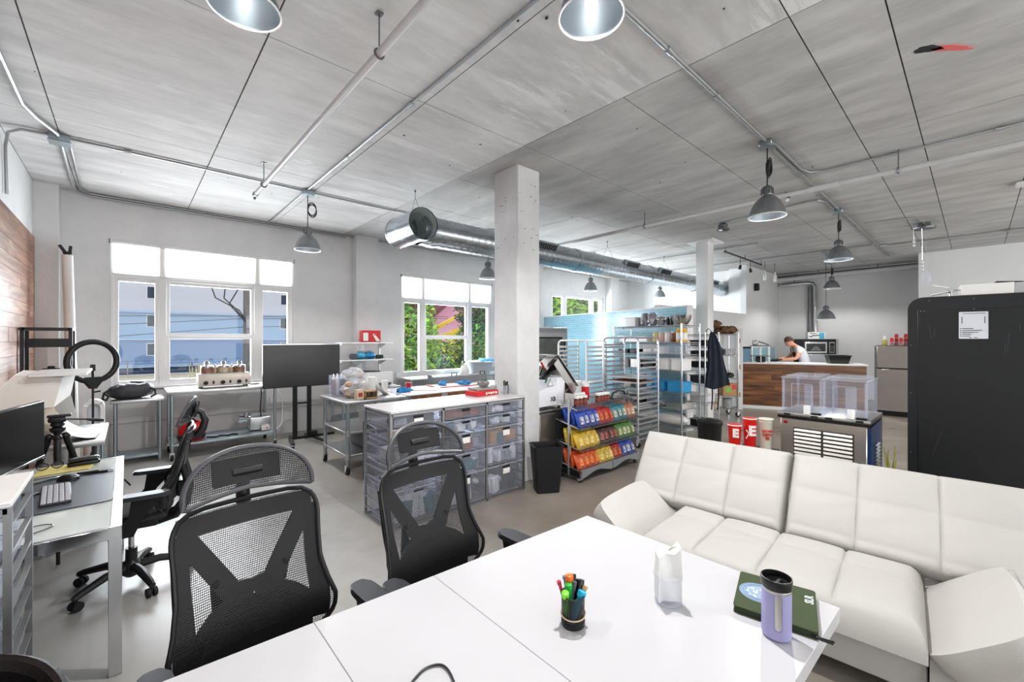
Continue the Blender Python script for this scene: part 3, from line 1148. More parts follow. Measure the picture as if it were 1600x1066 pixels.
# spiral duct
du = thing('spiral_duct', 'round galvanised spiral duct hung below the ceiling with an open end', 'duct', (2.78, 5.02, 3.12))
DM = pm('spiral_duct_zinc', rgb(186, 194, 200), 0.24, 1.0, var=0.14, vs=5, rvar=0.08)
r = 0.20
b = B()
nseg = 250
prof = []
for i in range(nseg + 1):
    x = 0.1 + (10.1 - 0.1) * i / nseg
    prof.append((r + (0.004 if i % 3 == 0 else 0), x))
b.M = Matrix.Rotation(PI / 2, 4, 'Y')
b.lathe(prof, n=32, cap=False)
b.obj('duct_run', DM, du)
b = B()
b.M = Matrix.Rotation(PI / 2, 4, 'X') @ Matrix.Translation((0, 0, 0))
b.lathe([(r + 0.008, 0.30), (r + 0.008, 0.27), (r, 0.27), (r, -0.34), (r + 0.006, -0.345), (r + 0.006, -0.37), (0.01, -0.372)], n=40, cap=False)
b.obj('open_tee', DM, du)
b = B()
b.M = Matrix.Rotation(PI / 2, 4, 'X')
b.lathe([(r - 0.004, 0.298), (r - 0.004, -0.33), (0.01, -0.34)], n=40, cap=False)
b.obj('duct_lining', pm('dull_zinc', rgb(196, 208, 206), 0.5, 0.0, var=0.12, vs=4), du)
for x in (0.24, 3.3, 5.9, 8.2):
    b = B()
    b.M = Matrix.Rotation(PI / 2, 4, 'Y')
    b.lathe([(r + 0.002, x), (r + 0.012, x + 0.005), (r + 0.012, x + 0.09), (r + 0.002, x + 0.095)], n=32, cap=False)
    b.obj('collar', DM, du)
for x in (2.4, 5.0, 6.4, 9.1):
    b = B()
    b.at((x, -r * 0.80, 0.09), rx=0.45)
    b.box(-0.26, 0.26, -0.055, 0.03, -0.085, 0.085, 0.004)
    g = b.obj('grille', DM, du)
    for i in range(9):
        B().at((x, -r * 0.80, 0.09), rx=0.45).box(-0.215 + i * 0.05, -0.185 + i * 0.05, -0.06, -0.05, -0.06, 0.06).obj('slot', SATIN, g)
for x in (0.05, 2.2, 4.4, 6.7):
    b = B().cyl((x, 0, 0.4), (x, 0, CZ - 3.12), 0.004, n=6)
    b.cyl((x, 0, 0.42), (x, -0.16, 0.12), 0.0025, n=5).cyl((x, 0, 0.42), (x, 0.16, 0.12), 0.0025, n=5)
    b.ball((x, 0, CZ - 3.15), 0.015, n=8, m=6)
    b.obj('hanger_wire', GREYM, du)

# small ceiling things
tr = thing('track_light', 'thin black track light bar with small spots beyond the white column', 'track light', (9.55, 3.66, 3.55))
B().bar((0, 0, 0), (2.4, 0.02, 0), 0.03, 0.03).obj('track', BLACKM, tr)
for x, k in ((0.9, 1), (1.55, -1)):
    s_ = B().cyl((x, 0, -0.02), (x, 0, -0.2), 0.006, n=6).at((x, 0, -0.22), ry=0.5 * k).lathe([(0.025, 0.03), (0.035, -0.06)], n=12).obj('spot_head', BLACKM, tr)
for x in (0.05, 1.2, 2.3):
    B().cyl((x, 0, 0.015), (x, 0, 0.1), 0.006, n=6).obj('hanger', BLACKM, tr)
for (x, y, lb) in ((12.0, 3.62, 'white glass bottle lamp hung at the end of the track light'), (12.55, 3.55, 'second white glass bottle lamp hung just past the track light')):
    t = thing('bottle_lamp', lb, 'hanging lamp', (x, y, 3.15), 0, 'bottle lamps')
    B().lathe([(0.03, 0.0), (0.045, 0.05), (0.045, 0.16), (0.02, 0.22), (0.015, 0.27)], n=14).obj('glass', pm('milk_glass', rgb(232, 232, 230), 0.2), t)
    B().cyl((0, 0, 0.27), (0, 0, 0.49), 0.005, n=6).obj('cord', BLACK, t)
h1 = thing('ceiling_sensor', 'round grey ceiling device with clip beside the white column', 'sensor', (7.55, 2.92, 3.50))
B().lathe([(0.07, 0.0), (0.1, 0.02), (0.1, 0.04), (0.075, 0.05), (0.075, 0.11), (0.04, 0.145)], n=20).obj('housing', GREYM, h1)
B().box(-0.13, -0.06, -0.03, 0.03, 0.0, 0.025, 0.005).obj('clip', CHROME, h1)
h2 = thing('ceiling_sensor', 'flat grey ceiling device with trailing clear hooks above the black cabinet', 'sensor', (10.1, 0.6, 3.53))
B().lathe([(0.02, 0.0), (0.15, 0.012), (0.155, 0.035), (0.09, 0.05), (0.08, 0.115)], n=20).obj('housing', GREYM, h2)
HOOK = pm('clear_hook', rgb(225, 228, 230), 0.15, 0.3)
for k, (x, y, z, n_) in enumerate(((-0.1, 0.12, -0.2, 2), (0.0, 0.02, -0.55, 3))):
    b = B()
    b.tube([(x - 0.1, y, 0.02), (x - 0.05, y, z * 0.3), (x, y, z)], 0.006, 6)
    for q in range(n_):
        b.ball((x + 0.01 * q, y, z - 0.06 * q), 0.02, 0.02, 0.035, 8, 6)
    b.obj('dangling_hook', HOOK, h2)
B().lathe([(0.012, -0.95), (0.07, -0.86), (0.055, -0.74), (0.02, -0.70)], c=(0.05, -0.02, 0), n=12).cyl((0.05, -0.02, -0.7), (0.03, -0.02, 0.0), 0.003, n=5).obj('glass_drop', CLEAR, h2)
h3 = thing('ceiling_camera', 'tiny black ceiling camera with a white bulb between two pendants', 'camera', (6.6, 1.72, 3.57))
B().box(-0.06, 0.06, -0.02, 0.02, 0.0, 0.06, 0.005).obj('housing', BLACK, h3)
B().ball((0, 0, -0.03), 0.022, 0.022, 0.03, 10, 6).obj('white_lens', WPLAS, h3)
h4 = thing('smoke_detector', 'white device on the ceiling at the picture edge above the black cabinet', 'detector', (8.4, -0.42, 3.60))
B().box(-0.1, 0.1, -0.08, 0.08, 0, 0.045, 0.02, 2).obj('housing', WPLAS, h4)
h5 = thing('wall_speaker', 'small black box mounted high on the grey far wall', 'speaker', (12.9, 4.14, 3.1))
B().box(-0.06, 0.06, -0.1, 0, -0.1, 0.1, 0.012).obj('housing', BLACK, h5)
B().box(-0.045, 0.045, -0.106, -0.098, -0.08, 0.08).obj('grille', SATIN, h5)

# ---------------------------------------------------------------- white table
TABW = pm('white_table_laminate', rgb(210, 210, 215), 0.25, coat=0.3, var=0.01, vs=2)
tb = thing('table', 'long white laminate table with three leaves holding the pen cup and mug', 'table', (0.6, 0.9, 0))
ty = lambda x: 1.367 + (1.773 - x) * 0.062
tn = lambda x: 0.314 + (1.805 - x) * 0.03
for a, c in ((-0.75, 0.447), (0.4485, 0.8805), (0.882, None)):
    if c is None:
        poly = [(a, tn(a)), (1.805, 0.314), (1.775, 1.367), (a, ty(a))]
    else:
        poly = [(a, tn(a)), (c, tn(c)), (c, ty(c)), (a, ty(a))]
    b = B().prism([(x - 0.6, y - 0.9) for x, y in poly], 0.682, 0.73)
    bmesh.ops.bevel(b.bm, geom=[e for e in b.bm.edges if min(v.co.z for v in e.verts) > 0.72], offset=0.0012, segments=1, affect='EDGES')
    b.obj('table_leaf', TABW, tb, ang=30)
for x, y in ((1.55, 0.45), (1.55, 1.2), (-0.6, 0.55), (-0.6, 1.35)):
    B().box(x - 0.63, x - 0.57, y - 0.93, y - 0.87, 0, 0.66, 0.004).obj('leg', WHITE, tb)
b = B()
b.box(-1.2, 0.95, -0.46, -0.42, 0.60, 0.682).box(-1.2, 0.95, 0.26, 0.30, 0.60, 0.682)
b.obj('apron', WHITE, tb)


# ---------------------------------------------------------------- white sofa
def quilt_mat():
    m = pm('white_leatherette', rgb(204, 202, 198), 0.5, var=0.04, vs=3, bump=0.12, bs=180)
    return m


LEATH = quilt_mat()
SHADOWL = pm('shaded_leatherette', rgb(196, 194, 192), 0.5, var=0.05, vs=4, bump=0.1, bs=150)  # shaded copy of the sofa leatherette, darker in colour for the base


def bulge(t, cuts, p=0.24):
    for a, c in zip(cuts, cuts[1:]):
        if a <= t <= c:
            k = (t - a) / (c - a)
            return max(4 * k * (1 - k), 0) ** p
    return 0


def cushion(name, parent, P, nu, nv, cu, cv, th, puff, edge=0.05, mat=None, wr=0.0, pw=0.24, sq=0.0):
    """quilted pad: P(u,v) -> (point, normal); seams recessed at the cuts"""
    if sq:
        P0_ = P

        def P(u, v):
            x, y = 2 * u - 1, 2 * v - 1
            return P0_(0.5 + 0.5 * x * (1 - sq * y * y * y * y), 0.5 + 0.5 * y * (1 - sq * x * x * x * x))
    b = B()
    su, sv = P(1, 0.5)[0] - P(0, 0.5)[0], P(0.5, 1)[0] - P(0.5, 0)[0]
    lu, lv = su.length, sv.length

    def fn(u, v):
        p, n = P(u, v)
        e = min(u * lu, (1 - u) * lu, v * lv, (1 - v) * lv)
        k = min(e / edge, 1.0)
        rnd = math.sqrt(max(1 - (1 - k) ** 2, 0))
        q = bulge(u, cu, pw) * bulge(v, cv, pw)
        h = th * (0.35 + 0.65 * rnd) + puff * (q - 1) * (0.3 + 0.7 * rnd)
        h += wr * sin(u * 23 + 5 * sin(v * 7)) * sin(v * 9 + 3 * u) * k
        return p + n * h
    g = {}
    top = [[b._v(fn(i / nu, j / nv)) for j in range(nv + 1)] for i in range(nu + 1)]
    bot = [[b._v(P(i / nu, j / nv)[0]) for j in range(nv + 1)] for i in range(nu + 1)]
    for i in range(nu):
        for j in range(nv):
            b.face([top[i][j], top[i + 1][j], top[i + 1][j + 1], top[i][j + 1]])
            b.face([bot[i][j], bot[i][j + 1], bot[i + 1][j + 1], bot[i + 1][j]])
    for i in range(nu):
        b.face([top[i][0], bot[i][0], bot[i + 1][0], top[i + 1][0]])
        b.face([top[i][nv], top[i + 1][nv], bot[i + 1][nv], bot[i][nv]])
    for j in range(nv):
        b.face([top[0][j], top[0][j + 1], bot[0][j + 1], bot[0][j]])
        b.face([top[nu][j], bot[nu][j], bot[nu][j + 1], top[nu][j + 1]])
    return b.obj(name, mat or LEATH, parent, ang=62)


so = thing('sofa', 'white quilted leatherette sofa with split back and sloping arms', 'sofa', (3.10, 0.845, 0), 0.08)
V = Vector


def frame(p00, p10, p01, crv=0.0):
    p00, p10, p01 = V(p00), V(p10), V(p01)
    du, dv = p10 - p00, p01 - p00
    n = du.cross(dv).normalized()

    def P(u, v):
        return p00 + du * u + dv * v + n * (crv * (1 - (2 * v - 1) ** 2)), n
    return P


def back_half(y0, y1):
    # u along the length, v up the slope; the pad faces the table
    return cushion('back_cushion', so, frame((0.126, y0, 0.325), (0.126, y1, 0.325), (0.466, y0, 0.80), 0.012), 96, 56,
                   [0, 1 / 3, 2 / 3, 1], [0, 0.13, 0.56, 1], 0.13, 0.021, 0.05, wr=0.0012)


back_half(1.075, 0.006)
back_half(-0.006, -1.09)
cushion('seat_cushion', so, frame((-0.66, 0.66, 0.27), (-0.66, -0.66, 0.27), (0.06, 0.66, 0.26), 0.0), 96, 40,
        [0, 0.25, 0.5, 0.75, 1], [0, 0.68, 1], 0.165, 0.026, 0.085, wr=0.002)
for s, lab in ((1, None), (-1, None)):
    a = (-0.67, s * 0.65, 0.30)
    c = (0.03, s * 0.65, 0.30)
    d = (-0.67, s * 0.95, 0.545)
    if s > 0:
        P = frame(c, a, (0.03, s * 0.95, 0.545))
    else:
        P = frame(a, c, d)
    cushion('arm_cushion', so, P, 44, 34, [0, 1], [0, 1], 0.21, 0.05, 0.13, wr=0.004, pw=0.5, sq=0.09)
b = B()
b.box(-0.58, 0.40, -0.66, 0.66, 0.085, 0.27, 0.015, 2)
b.obj('base_box', SHADOWL, so)
for s in (1, -1):
    b = B().prism([(s * 0.665, 0.085), (s * 1.06, 0.085), (s * 1.05, 0.30), (s * 0.98, 0.50), (s * 0.665, 0.29)], -0.60, 0.34, 'yz')
    b.obj('arm_base', SHADOWL, so)
    B().bar((0.30, s * 0.55, 0.2), (0.44, s * 0.55, 0.68), 0.08, 0.03).obj('back_hinge', BLACKM, so)
for x in (-0.5, 0.3):
    for y in (-0.95, 0, 0.95):
        B().cyl((x, y, 0), (x, y, 0.09), 0.03, n=12).obj('leg', CHROME, so)


# ---------------------------------------------------------------- mesh office chairs
def mesh_fabric(name, px, pz, thr, base):
    m = bpy.data.materials.new(name)
    m.use_nodes = True
    n, l, p = nodes(m)
    p.inputs['Base Color'].default_value = (*base, 1)
    p.inputs['Roughness'].default_value = 0.6
    tc = n.new('ShaderNodeTexCoord')
    sx = n.new('ShaderNodeSeparateXYZ')
    l.new(tc.outputs['Object'], sx.inputs[0])

    def sn(o, per):
        a = n.new('ShaderNodeMath')
        a.operation = 'MULTIPLY'
        a.inputs[1].default_value = 2 * PI / per
        l.new(o, a.inputs[0])
        s = n.new('ShaderNodeMath')
        s.operation = 'SINE'
        l.new(a.outputs[0], s.inputs[0])
        return s.outputs[0]
    mu = n.new('ShaderNodeMath')
    mu.operation = 'MULTIPLY'
    l.new(sn(sx.outputs['X'], px), mu.inputs[0])
    l.new(sn(sx.outputs['Z'], pz), mu.inputs[1])
    ab = n.new('ShaderNodeMath')
    ab.operation = 'ABSOLUTE'
    l.new(mu.outputs[0], ab.inputs[0])
    gt = n.new('ShaderNodeMath')
    gt.operation = 'GREATER_THAN'
    gt.inputs[1].default_value = thr
    l.new(ab.outputs[0], gt.inputs[0])
    t = n.new('ShaderNodeBsdfTransparent')
    mx = n.new('ShaderNodeMixShader')
    l.new(gt.outputs[0], mx.inputs['Fac'])
    l.new(p.outputs[0], mx.inputs[1])
    l.new(t.outputs[0], mx.inputs[2])
    l.new(mx.outputs[0], n['Material Output'].inputs['Surface'])
    return m


MESH = mesh_fabric('open_mesh_fabric', 0.0115, 0.0145, 0.38, rgb(24, 25, 29))
MESHH = mesh_fabric('dense_mesh_fabric', 0.0115, 0.0145, 0.60, rgb(24, 25, 29))
SEATF = pm('dark_grey_fabric', rgb(48, 48, 52), 0.85, var=0.3, vs=40, bump=0.3, bs=260)
FRAMEP = pm('black_nylon_frame', rgb(26, 27, 30), 0.4, var=0.1, vs=12)
ARMP = pm('arm_pad_rubber', rgb(52, 54, 60), 0.45, var=0.08, vs=15)
KN = [(0.50, 0.185), (0.53, 0.235), (0.57, 0.262), (0.62, 0.268), (0.68, 0.250), (0.76, 0.236), (0.86, 0.238), (0.94, 0.243), (0.98, 0.238), (1.01, 0.222), (1.03, 0.190)]


def wz(z):
    for (a, wa), (c, wc) in zip(KN, KN[1:]):
        if a <= z <= c:
            k = (z - a) / (c - a)
            return wa + (wc - wa) * k
    return KN[0][1] if z < 0.5 else KN[-1][1]


def yb(x, z):
    lum = 0.035 * math.exp(-((z - 0.62) / 0.09) ** 2)
    return 0.225 + 0.24 * (z - 0.5) - lum - 0.55 * x * x


def office_chair(label, loc, rz, group='mesh office chairs', ay_=0.0):
    t = thing('office_chair', label, 'office chair', loc, rz, group)
    # backrest
    b = B()

    def fm(u, v):
        z = 0.505 + 0.52 * v
        x = (2 * u - 1) * wz(z) * 0.985
        return (x, yb(x, z), z)
    b.surf(fm, 26, 40)
    bk = b.obj('back_mesh', MESH, t, ang=0)
    pts = []
    zs = [0.50 + 0.53 * i / 26 for i in range(27)]
    pts += [(-wz(z), yb(-wz(z), z), z) for z in zs]
    pts += [(x, yb(x, 1.035) + 0.0, 1.037) for x in (-0.14, -0.07, 0, 0.07, 0.14)]
    pts += [(wz(z), yb(wz(z), z), z) for z in zs[::-1]]
    pts += [(x, yb(x, 0.49), 0.488) for x in (0.12, 0.04, -0.04, -0.12)]
    B().tube(pts, 0.009, 8, True).obj('back_frame', FRAMEP, t)

    def band(poly, nu=14, off=0.016):
        # a flat bar that follows the back; poly = [(x,z,halfwidth)...]
        bb = B()
        sec = []
        for i, (x, z, w) in enumerate(poly):
            x0, z0, _ = poly[max(i - 1, 0)]
            x1, z1, _ = poly[min(i + 1, len(poly) - 1)]
            d = V((x1 - x0, z1 - z0)).normalized()
            nx, nz = -d.y, d.x
            a = (x + nx * w, z + nz * w)
            c = (x - nx * w, z - nz * w)
            sec.append([bb._v((a[0], yb(*a) + off, a[1])), bb._v((c[0], yb(*c) + off, c[1])),
                        bb._v((c[0], yb(*c) + off + 0.012, c[1])), bb._v((a[0], yb(*a) + off + 0.012, a[1]))])
        for s0, s1 in zip(sec, sec[1:]):
            bb.skin(s0, s1)
        bb.face(sec[0][::-1])
        bb.face(sec[-1])
        return bb
    lerp = lambda p, q, n_: [tuple(p[k] + (q[k] - p[k]) * i / n_ for k in range(3)) for i in range(n_ + 1)]
    for s in (-1, 1):
        band(lerp((s * 0.20, 0.945, 0.032), (s * 0.075, 0.735, 0.034), 6) + lerp((s * 0.06, 0.722, 0.032), (0, 0.712, 0.03), 2)).obj('back_strut', FRAMEP, t)
        band(lerp((s * 0.03, 0.715, 0.026), (s * 0.13, 0.665, 0.024), 3) + lerp((s * 0.165, 0.64, 0.022), (s * 0.20, 0.56, 0.03), 4)).obj('back_strut', FRAMEP, t)
        band(lerp((s * 0.219, 0.96, 0.026), (s * 0.216, 0.70, 0.028), 6) + lerp((s * 0.222, 0.66, 0.034), (s * 0.21, 0.54, 0.04), 4)).obj('side_rail', FRAMEP, t)
    band(lerp((-0.225, 0.982, 0.034), (0.225, 0.982, 0.034), 14), off=0.010).obj('top_rail', FRAMEP, t)
    band(lerp((-0.19, 0.535, 0.04), (0.19, 0.535, 0.04), 10), off=0.014).obj('bottom_rail', FRAMEP, t)
    # lumbar pad

    def fl(u, v):
        a = u * PI
        rr = v
        x = 0.175 * cos(a) * rr
        z = 0.555 + 0.135 * (sin(a) ** 0.7) * rr
        return (x, yb(x, z) + 0.012 + 0.02 * (1 - rr * rr), z)
    b = B()
    b.surf(fl, 22, 8)
    b.surf(lambda u, v: (fl(u, v)[0], fl(u, v)[1] + 0.02, fl(u, v)[2]), 22, 8)
    b.obj('lumbar_pad', SEATF, t, ang=0)
    # headrest: a crescent
    hx = 0.215

    def hz(x):
        k = min(abs(x) / hx, 1)
        top = 1.085 + 0.145 * math.sqrt(max(1 - k ** 2.3, 0))
        bot = 1.075 + 0.006 * (1 - k * k) - 0.012 * k
        return bot, top

    def hy(x, z):
        return 0.345 + 0.2 * (z - 1.08) - 1.25 * x * x - 0.9 * (z - 1.15) ** 2
    b = B()

    def fh(u, v):
        x = (2 * u - 1) * hx * 0.99
        z0, z1 = hz(x)
        z = z0 + (z1 - z0) * v
        return (x, hy(x, z), z)
    b.surf(fh, 30, 10)
    b.obj('headrest_mesh', MESHH, t, ang=0)
    xs_ = [hx * sin(PI / 2 * i / 12) for i in range(-12, 13)]
    pts = [(x, hy(x, hz(x)[1]), hz(x)[1]) for x in xs_] + [(x, hy(x, hz(x)[0]), hz(x)[0]) for x in xs_[::-1][1:-1]]
    B().tube(pts, 0.0095, 8, True).obj('headrest_frame', pm('headrest_trim', rgb(72, 73, 78), 0.4), t)
    b = B()
    b.surf(lambda u, v: (-0.115 + 0.23 * u, hy(-0.115 + 0.23 * u, 1.10 + 0.09 * v) + 0.012, 1.10 + 0.09 * v), 8, 4)
    b.surf(lambda u, v: (-0.115 + 0.23 * u, hy(-0.115 + 0.23 * u, 1.10 + 0.09 * v) + 0.03, 1.10 + 0.09 * v), 8, 4)
    b.obj('headrest_plate', FRAMEP, t)
    b = B().tube([(0, 0.372, 0.95), (0, 0.41, 1.0), (0, 0.425, 1.06), (0, 0.405, 1.12), (0, 0.36, 1.14)], [0.026, 0.026, 0.024, 0.022, 0.02], 10)
    b.cyl((-0.05, 0.365, 1.14), (0.05, 0.365, 1.14), 0.018, n=10)
    b.obj('headrest_stalk', FRAMEP, t)
    # back post
    for s in (-1, 1):
        B().tube([(s * 0.04, 0.16, 0.40), (s * 0.06, 0.26, 0.43), (s * 0.09, 0.325, 0.52), (s * 0.10, 0.33, 0.64), (s * 0.12, 0.30, 0.78)], [0.026, 0.028, 0.026, 0.022, 0.015], 10).obj('back_post', FRAMEP, t)
    B().box(-0.07, 0.07, 0.265, 0.315, 0.55, 0.66, 0.01).obj('lumbar_mechanism', FRAMEP, t)
    # seat
    b = B()

    def seat(u, v, top):
        x = (2 * u - 1)
        y = (2 * v - 1)
        r_ = max(1 - max(abs(x), abs(y)) ** 6, 0) ** 0.5
        px = 0.25 * x * (1 - 0.1 * y * y)
        py = -0.02 + 0.245 * y
        z = 0.47 + (0.055 * r_ if top else -0.03 * r_) - (0.03 * max(-y - 0.6, 0)) + 0.01 * x * x
        return (px, py, z)
    b.surf(lambda u, v: seat(u, v, True), 18, 18)
    b.surf(lambda u, v: seat(u, v, False), 18, 18)
    bmesh.ops.remove_doubles(b.bm, verts=b.bm.verts, dist=0.0005)
    b.obj('seat', SEATF, t, ang=0)
    b = B().box(-0.10, 0.10, -0.12, 0.17, 0.385, 0.445, 0.015, 2)
    b.box(-0.24, 0.24, -0.03, 0.07, 0.425, 0.447, 0.006)
    b.obj('tilt_mechanism', FRAMEP, t)
    B().cyl((0.1, 0.0, 0.415), (0.27, 0.0, 0.42), 0.008, n=8).obj('lever', FRAMEP, t)
    # arms
    for s in (-1, 1):
        b = B()
        b.bar((s * 0.22, 0.02, 0.43), (s * 0.315, 0.02, 0.44), 0.07, 0.03, 0.006)
        b.prism([(-0.045, 0.425), (0.075, 0.425), (0.05 + ay_ * 0.5, 0.54), (0.075 + ay_, 0.652), (-0.085 + ay_, 0.652), (-0.025 + ay_ * 0.5, 0.54)], s * 0.30, s * 0.335, 'yz')
        b.obj('arm_support', FRAMEP, t)
        pp = []
        for i in range(24):
            a = 2 * PI * i / 24
            cx, cy = cos(a), sin(a)
            pp.append((s * 0.318 + 0.045 * (abs(cx) ** 0.6) * (1 if cx > 0 else -1), -0.03 + ay_ + 0.135 * (abs(cy) ** 0.6) * (1 if cy > 0 else -1)))
        b = B().prism(pp, 0.652, 0.678)
        bmesh.ops.bevel(b.bm, geom=[e for e in b.bm.edges if min(v.co.z for v in e.verts) > 0.67], offset=0.006, segments=2, affect='EDGES')
        b.obj('arm_pad', ARMP, t)
    # base
    B().cyl((0, 0.02, 0.07), (0, 0.02, 0.24), 0.032, n=16).obj('column_sleeve', FRAMEP, t)
    B().cyl((0, 0.02, 0.24), (0, 0.02, 0.40), 0.016, n=14).obj('gas_lift', CHROME, t)
    B().lathe([(0.03, 0.05), (0.055, 0.075), (0.058, 0.13), (0.035, 0.16)], (0, 0.02, 0), 18).obj('hub', FRAMEP, t)
    for k in range(5):
        a = 2 * PI * k / 5 + 0.45
        d = V((cos(a), sin(a), 0))
        o = V((0, 0.02, 0))
        B().tube([o + d * 0.03 + V((0, 0, 0.115)), o + d * 0.15 + V((0, 0, 0.12)), o + d * 0.29 + V((0, 0, 0.088)), o + d * 0.325 + V((0, 0, 0.075))], [0.03, 0.026, 0.021, 0.018], 8).obj('base_arm', FRAMEP, t)
        c = o + d * 0.31
        sd = V((-d.y, d.x, 0))
        b = B()
        for q in (-1, 1):
            b.cyl(c + sd * q * 0.008 + V((0, 0, 0.029)), c + sd * q * 0.026 + V((0, 0, 0.029)), 0.029, n=14)
        b.cyl(c + V((0, 0, 0.03)), c + V((0, 0, 0.075)), 0.009, n=8)
        b.obj('caster', RUBBER, t)
    return t


office_chair('black mesh office chair at the table between the glass desk and the other mesh chair', (0.375, 1.555, 0), 0.08)
office_chair('black mesh office chair at the table in front of the drawer unit', (1.105, 1.52, 0), 0.06)
office_chair('black office chair seen side-on, pulled up to the glass desk', (0.0, 3.86, 0), -PI / 2 - 0.14, ay_=0.15)


# ---------------------------------------------------------------- things on the table
TZ = 0.731
mg = thing('travel_mug', 'lilac travel mug with black lid and steel window strip', 'mug', (1.489, 0.417, TZ))
LIL = pm('lilac_enamel', rgb(160, 158, 204), 0.38, var=0.03, vs=10)
B().lathe([(0.030, 0.0), (0.039, 0.006), (0.0405, 0.016), (0.0405, 0.142), (0.039, 0.146)], n=40).obj('mug_body', LIL, mg)
B().lathe([(0.0385, 0.143), (0.0395, 0.145), (0.0395, 0.152), (0.0385, 0.154)], n=40).obj('steel_collar', STEEL, mg)
B().lathe([(0.040, 0.153), (0.0425, 0.156), (0.0435, 0.180), (0.0425, 0.184), (0.040, 0.184), (0.0385, 0.176), (0.0375, 0.166), (0.02, 0.163), (0.001, 0.163)], n=40, cap=False).obj('lid', SATIN, mg)
B().box(-0.028, 0.028, -0.010, 0.004, 0.163, 0.170, 0.003).obj('sip_cover', BLACK, mg)
b = B()
ang0 = math.atan2(-0.417, -1.489)


def strip(rad, hw, z0, z1, n=8):
    rows = []
    zz = [z0 + hw * 40 * rad * (1 - cos(i * PI / 12)) * 0.025 for i in range(1)]
    b = B()
    ns = 60
    prof = []
    for i in range(ns + 1):
        k = i / ns
        z = z1 + (z0 - z1) * k
        w = hw
        lo = z - z0
        if lo < hw * rad:
            w = hw * math.sqrt(max(1 - (1 - lo / (hw * rad)) ** 2, 0.0))
        prof.append((z, max(w, 0.01)))
    prev = None
    for z, w in prof:
        row = [b._v((rad * cos(ang0 + 0.12 + w * (2 * j / n - 1)), rad * sin(ang0 + 0.12 + w * (2 * j / n - 1)), z)) for j in range(n + 1)]
        if prev:
            for j in range(n):
                b.face([prev[j], prev[j + 1], row[j + 1], row[j]])
        prev = row
    return b


strip(0.0407, 0.285, 0.034, 0.143).obj('window_groove', pm('lilac_shadow_groove', rgb(128, 126, 176), 0.4), mg)
strip(0.0409, 0.225, 0.037, 0.143).obj('steel_window', STEEL, mg)

nb = thing('notebook', 'green cloth hardback notebook with pale round seal under the lilac mug', 'notebook', (1.652, 0.463, TZ), 0)
NBG = pm('green_book_cloth', rgb(64, 79, 47), 0.7, var=0.12, vs=60, bump=0.25, bs=500)
qd = [(1.751, 0.612), (1.806, 0.384), (1.557, 0.322), (1.510, 0.552)]
qd = [(x - 1.652, y - 0.463) for x, y in qd]


def inset(q, d):
    c = V((sum(p[0] for p in q) / 4, sum(p[1] for p in q) / 4))
    return [tuple(c + (V(p) - c) * (1 - d)) for p in q]


def rquad(q, r, n=5):
    out = []
    for i in range(4):
        p, a, c = V(q[i]), V(q[i - 1]), V(q[(i + 1) % 4])
        da, dc = (a - p).normalized(), (c - p).normalized()
        s, e = p + da * r, p + dc * r
        for k in range(n + 1):
            t_ = k / n
            out.append(tuple(s * (1 - t_) ** 2 + p * 2 * t_ * (1 - t_) + e * t_ ** 2))
    return out


B().prism(rquad(qd, 0.012), 0.0, 0.003).obj('back_cover', NBG, nb)
B().prism(rquad(inset(qd, 0.03), 0.008), 0.003, 0.021).obj('pages', pm('green_page_edge', rgb(52, 64, 40), 0.8, var=0.2, vs=200, stretch=(1, 1, 60)), nb)
B().prism(rquad(qd, 0.012), 0.021, 0.0245).obj('front_cover', NBG, nb)
sl = B().lathe([(0.001, 0.0), (0.062, 0.0), (0.062, 0.0006), (0.001, 0.0006)], n=48, cap=False).obj('round_seal', pm('pale_blue_print', rgb(150, 174, 200), 0.5), nb, (-0.004, 0.052, 0.0243))
SEALD = pm('blue_grey_print', rgb(112, 142, 176), 0.5)
SEALW = pm('white_print', rgb(206, 214, 222), 0.5)
b = B()
for r_ in (0.058, 0.050, 0.0435):
    b.tube(arc((0, 0, 0.0007), r_, 0, 2 * PI, 44, (1, 0, 0), (0, 1, 0))[:-1], 0.0012, 4, True)
b.obj('seal_rings', SEALD, sl)
b = B()
for i in range(26):
    a, r_ = random.uniform(0, 6.3), 0.038 * math.sqrt(random.random())
    q = [(r_ * cos(a) + 0.006 * random.uniform(0.5, 1.3) * cos(w), r_ * sin(a) + 0.005 * random.uniform(0.5, 1.3) * sin(w)) for w in [2 * PI * k / 7 for k in range(7)]]
    b.prism(q, 0.0004, 0.0009 + 0.00001 * i)
b.obj('seal_figure', SEALW, sl)
letters('SLR', nb, (0.080, -0.078, 0.0246), (0, 0, 0.24), 0.034, SEALW, 0.0004, bold=0.0012)
B().tube([(-0.10, -0.135, 0.012), (-0.105, -0.15, 0.012), (-0.09, -0.175, 0.006)], 0.003, 8).obj('ribbon', BLACK, nb)
B().tube([(-0.095, -0.12, 0.010), (-0.09, -0.15, 0.008), (-0.075, -0.175, 0.004)], 0.0035, 8).obj('pen_loop', BLACK, nb)

nk = thing('napkin_holder', 'clear acrylic cup of white paper napkins on the table', 'napkin holder', (1.40, 0.727, TZ))
b = B()
prof = [(0.044, 0.004), (0.045, 0.088), (0.049, 0.092), (0.049, 0.100), (0.045, 0.102)]
b.lathe(prof, n=36, cap=False)
b.lathe([(0.001, 0.004), (0.044, 0.004)], n=36, cap=False).lathe([(0.03, 0.0), (0.032, 0.004), (0.044, 0.006)], n=36, cap=False)
b.obj('acrylic_cup', CLEAR, nk)
b = B()


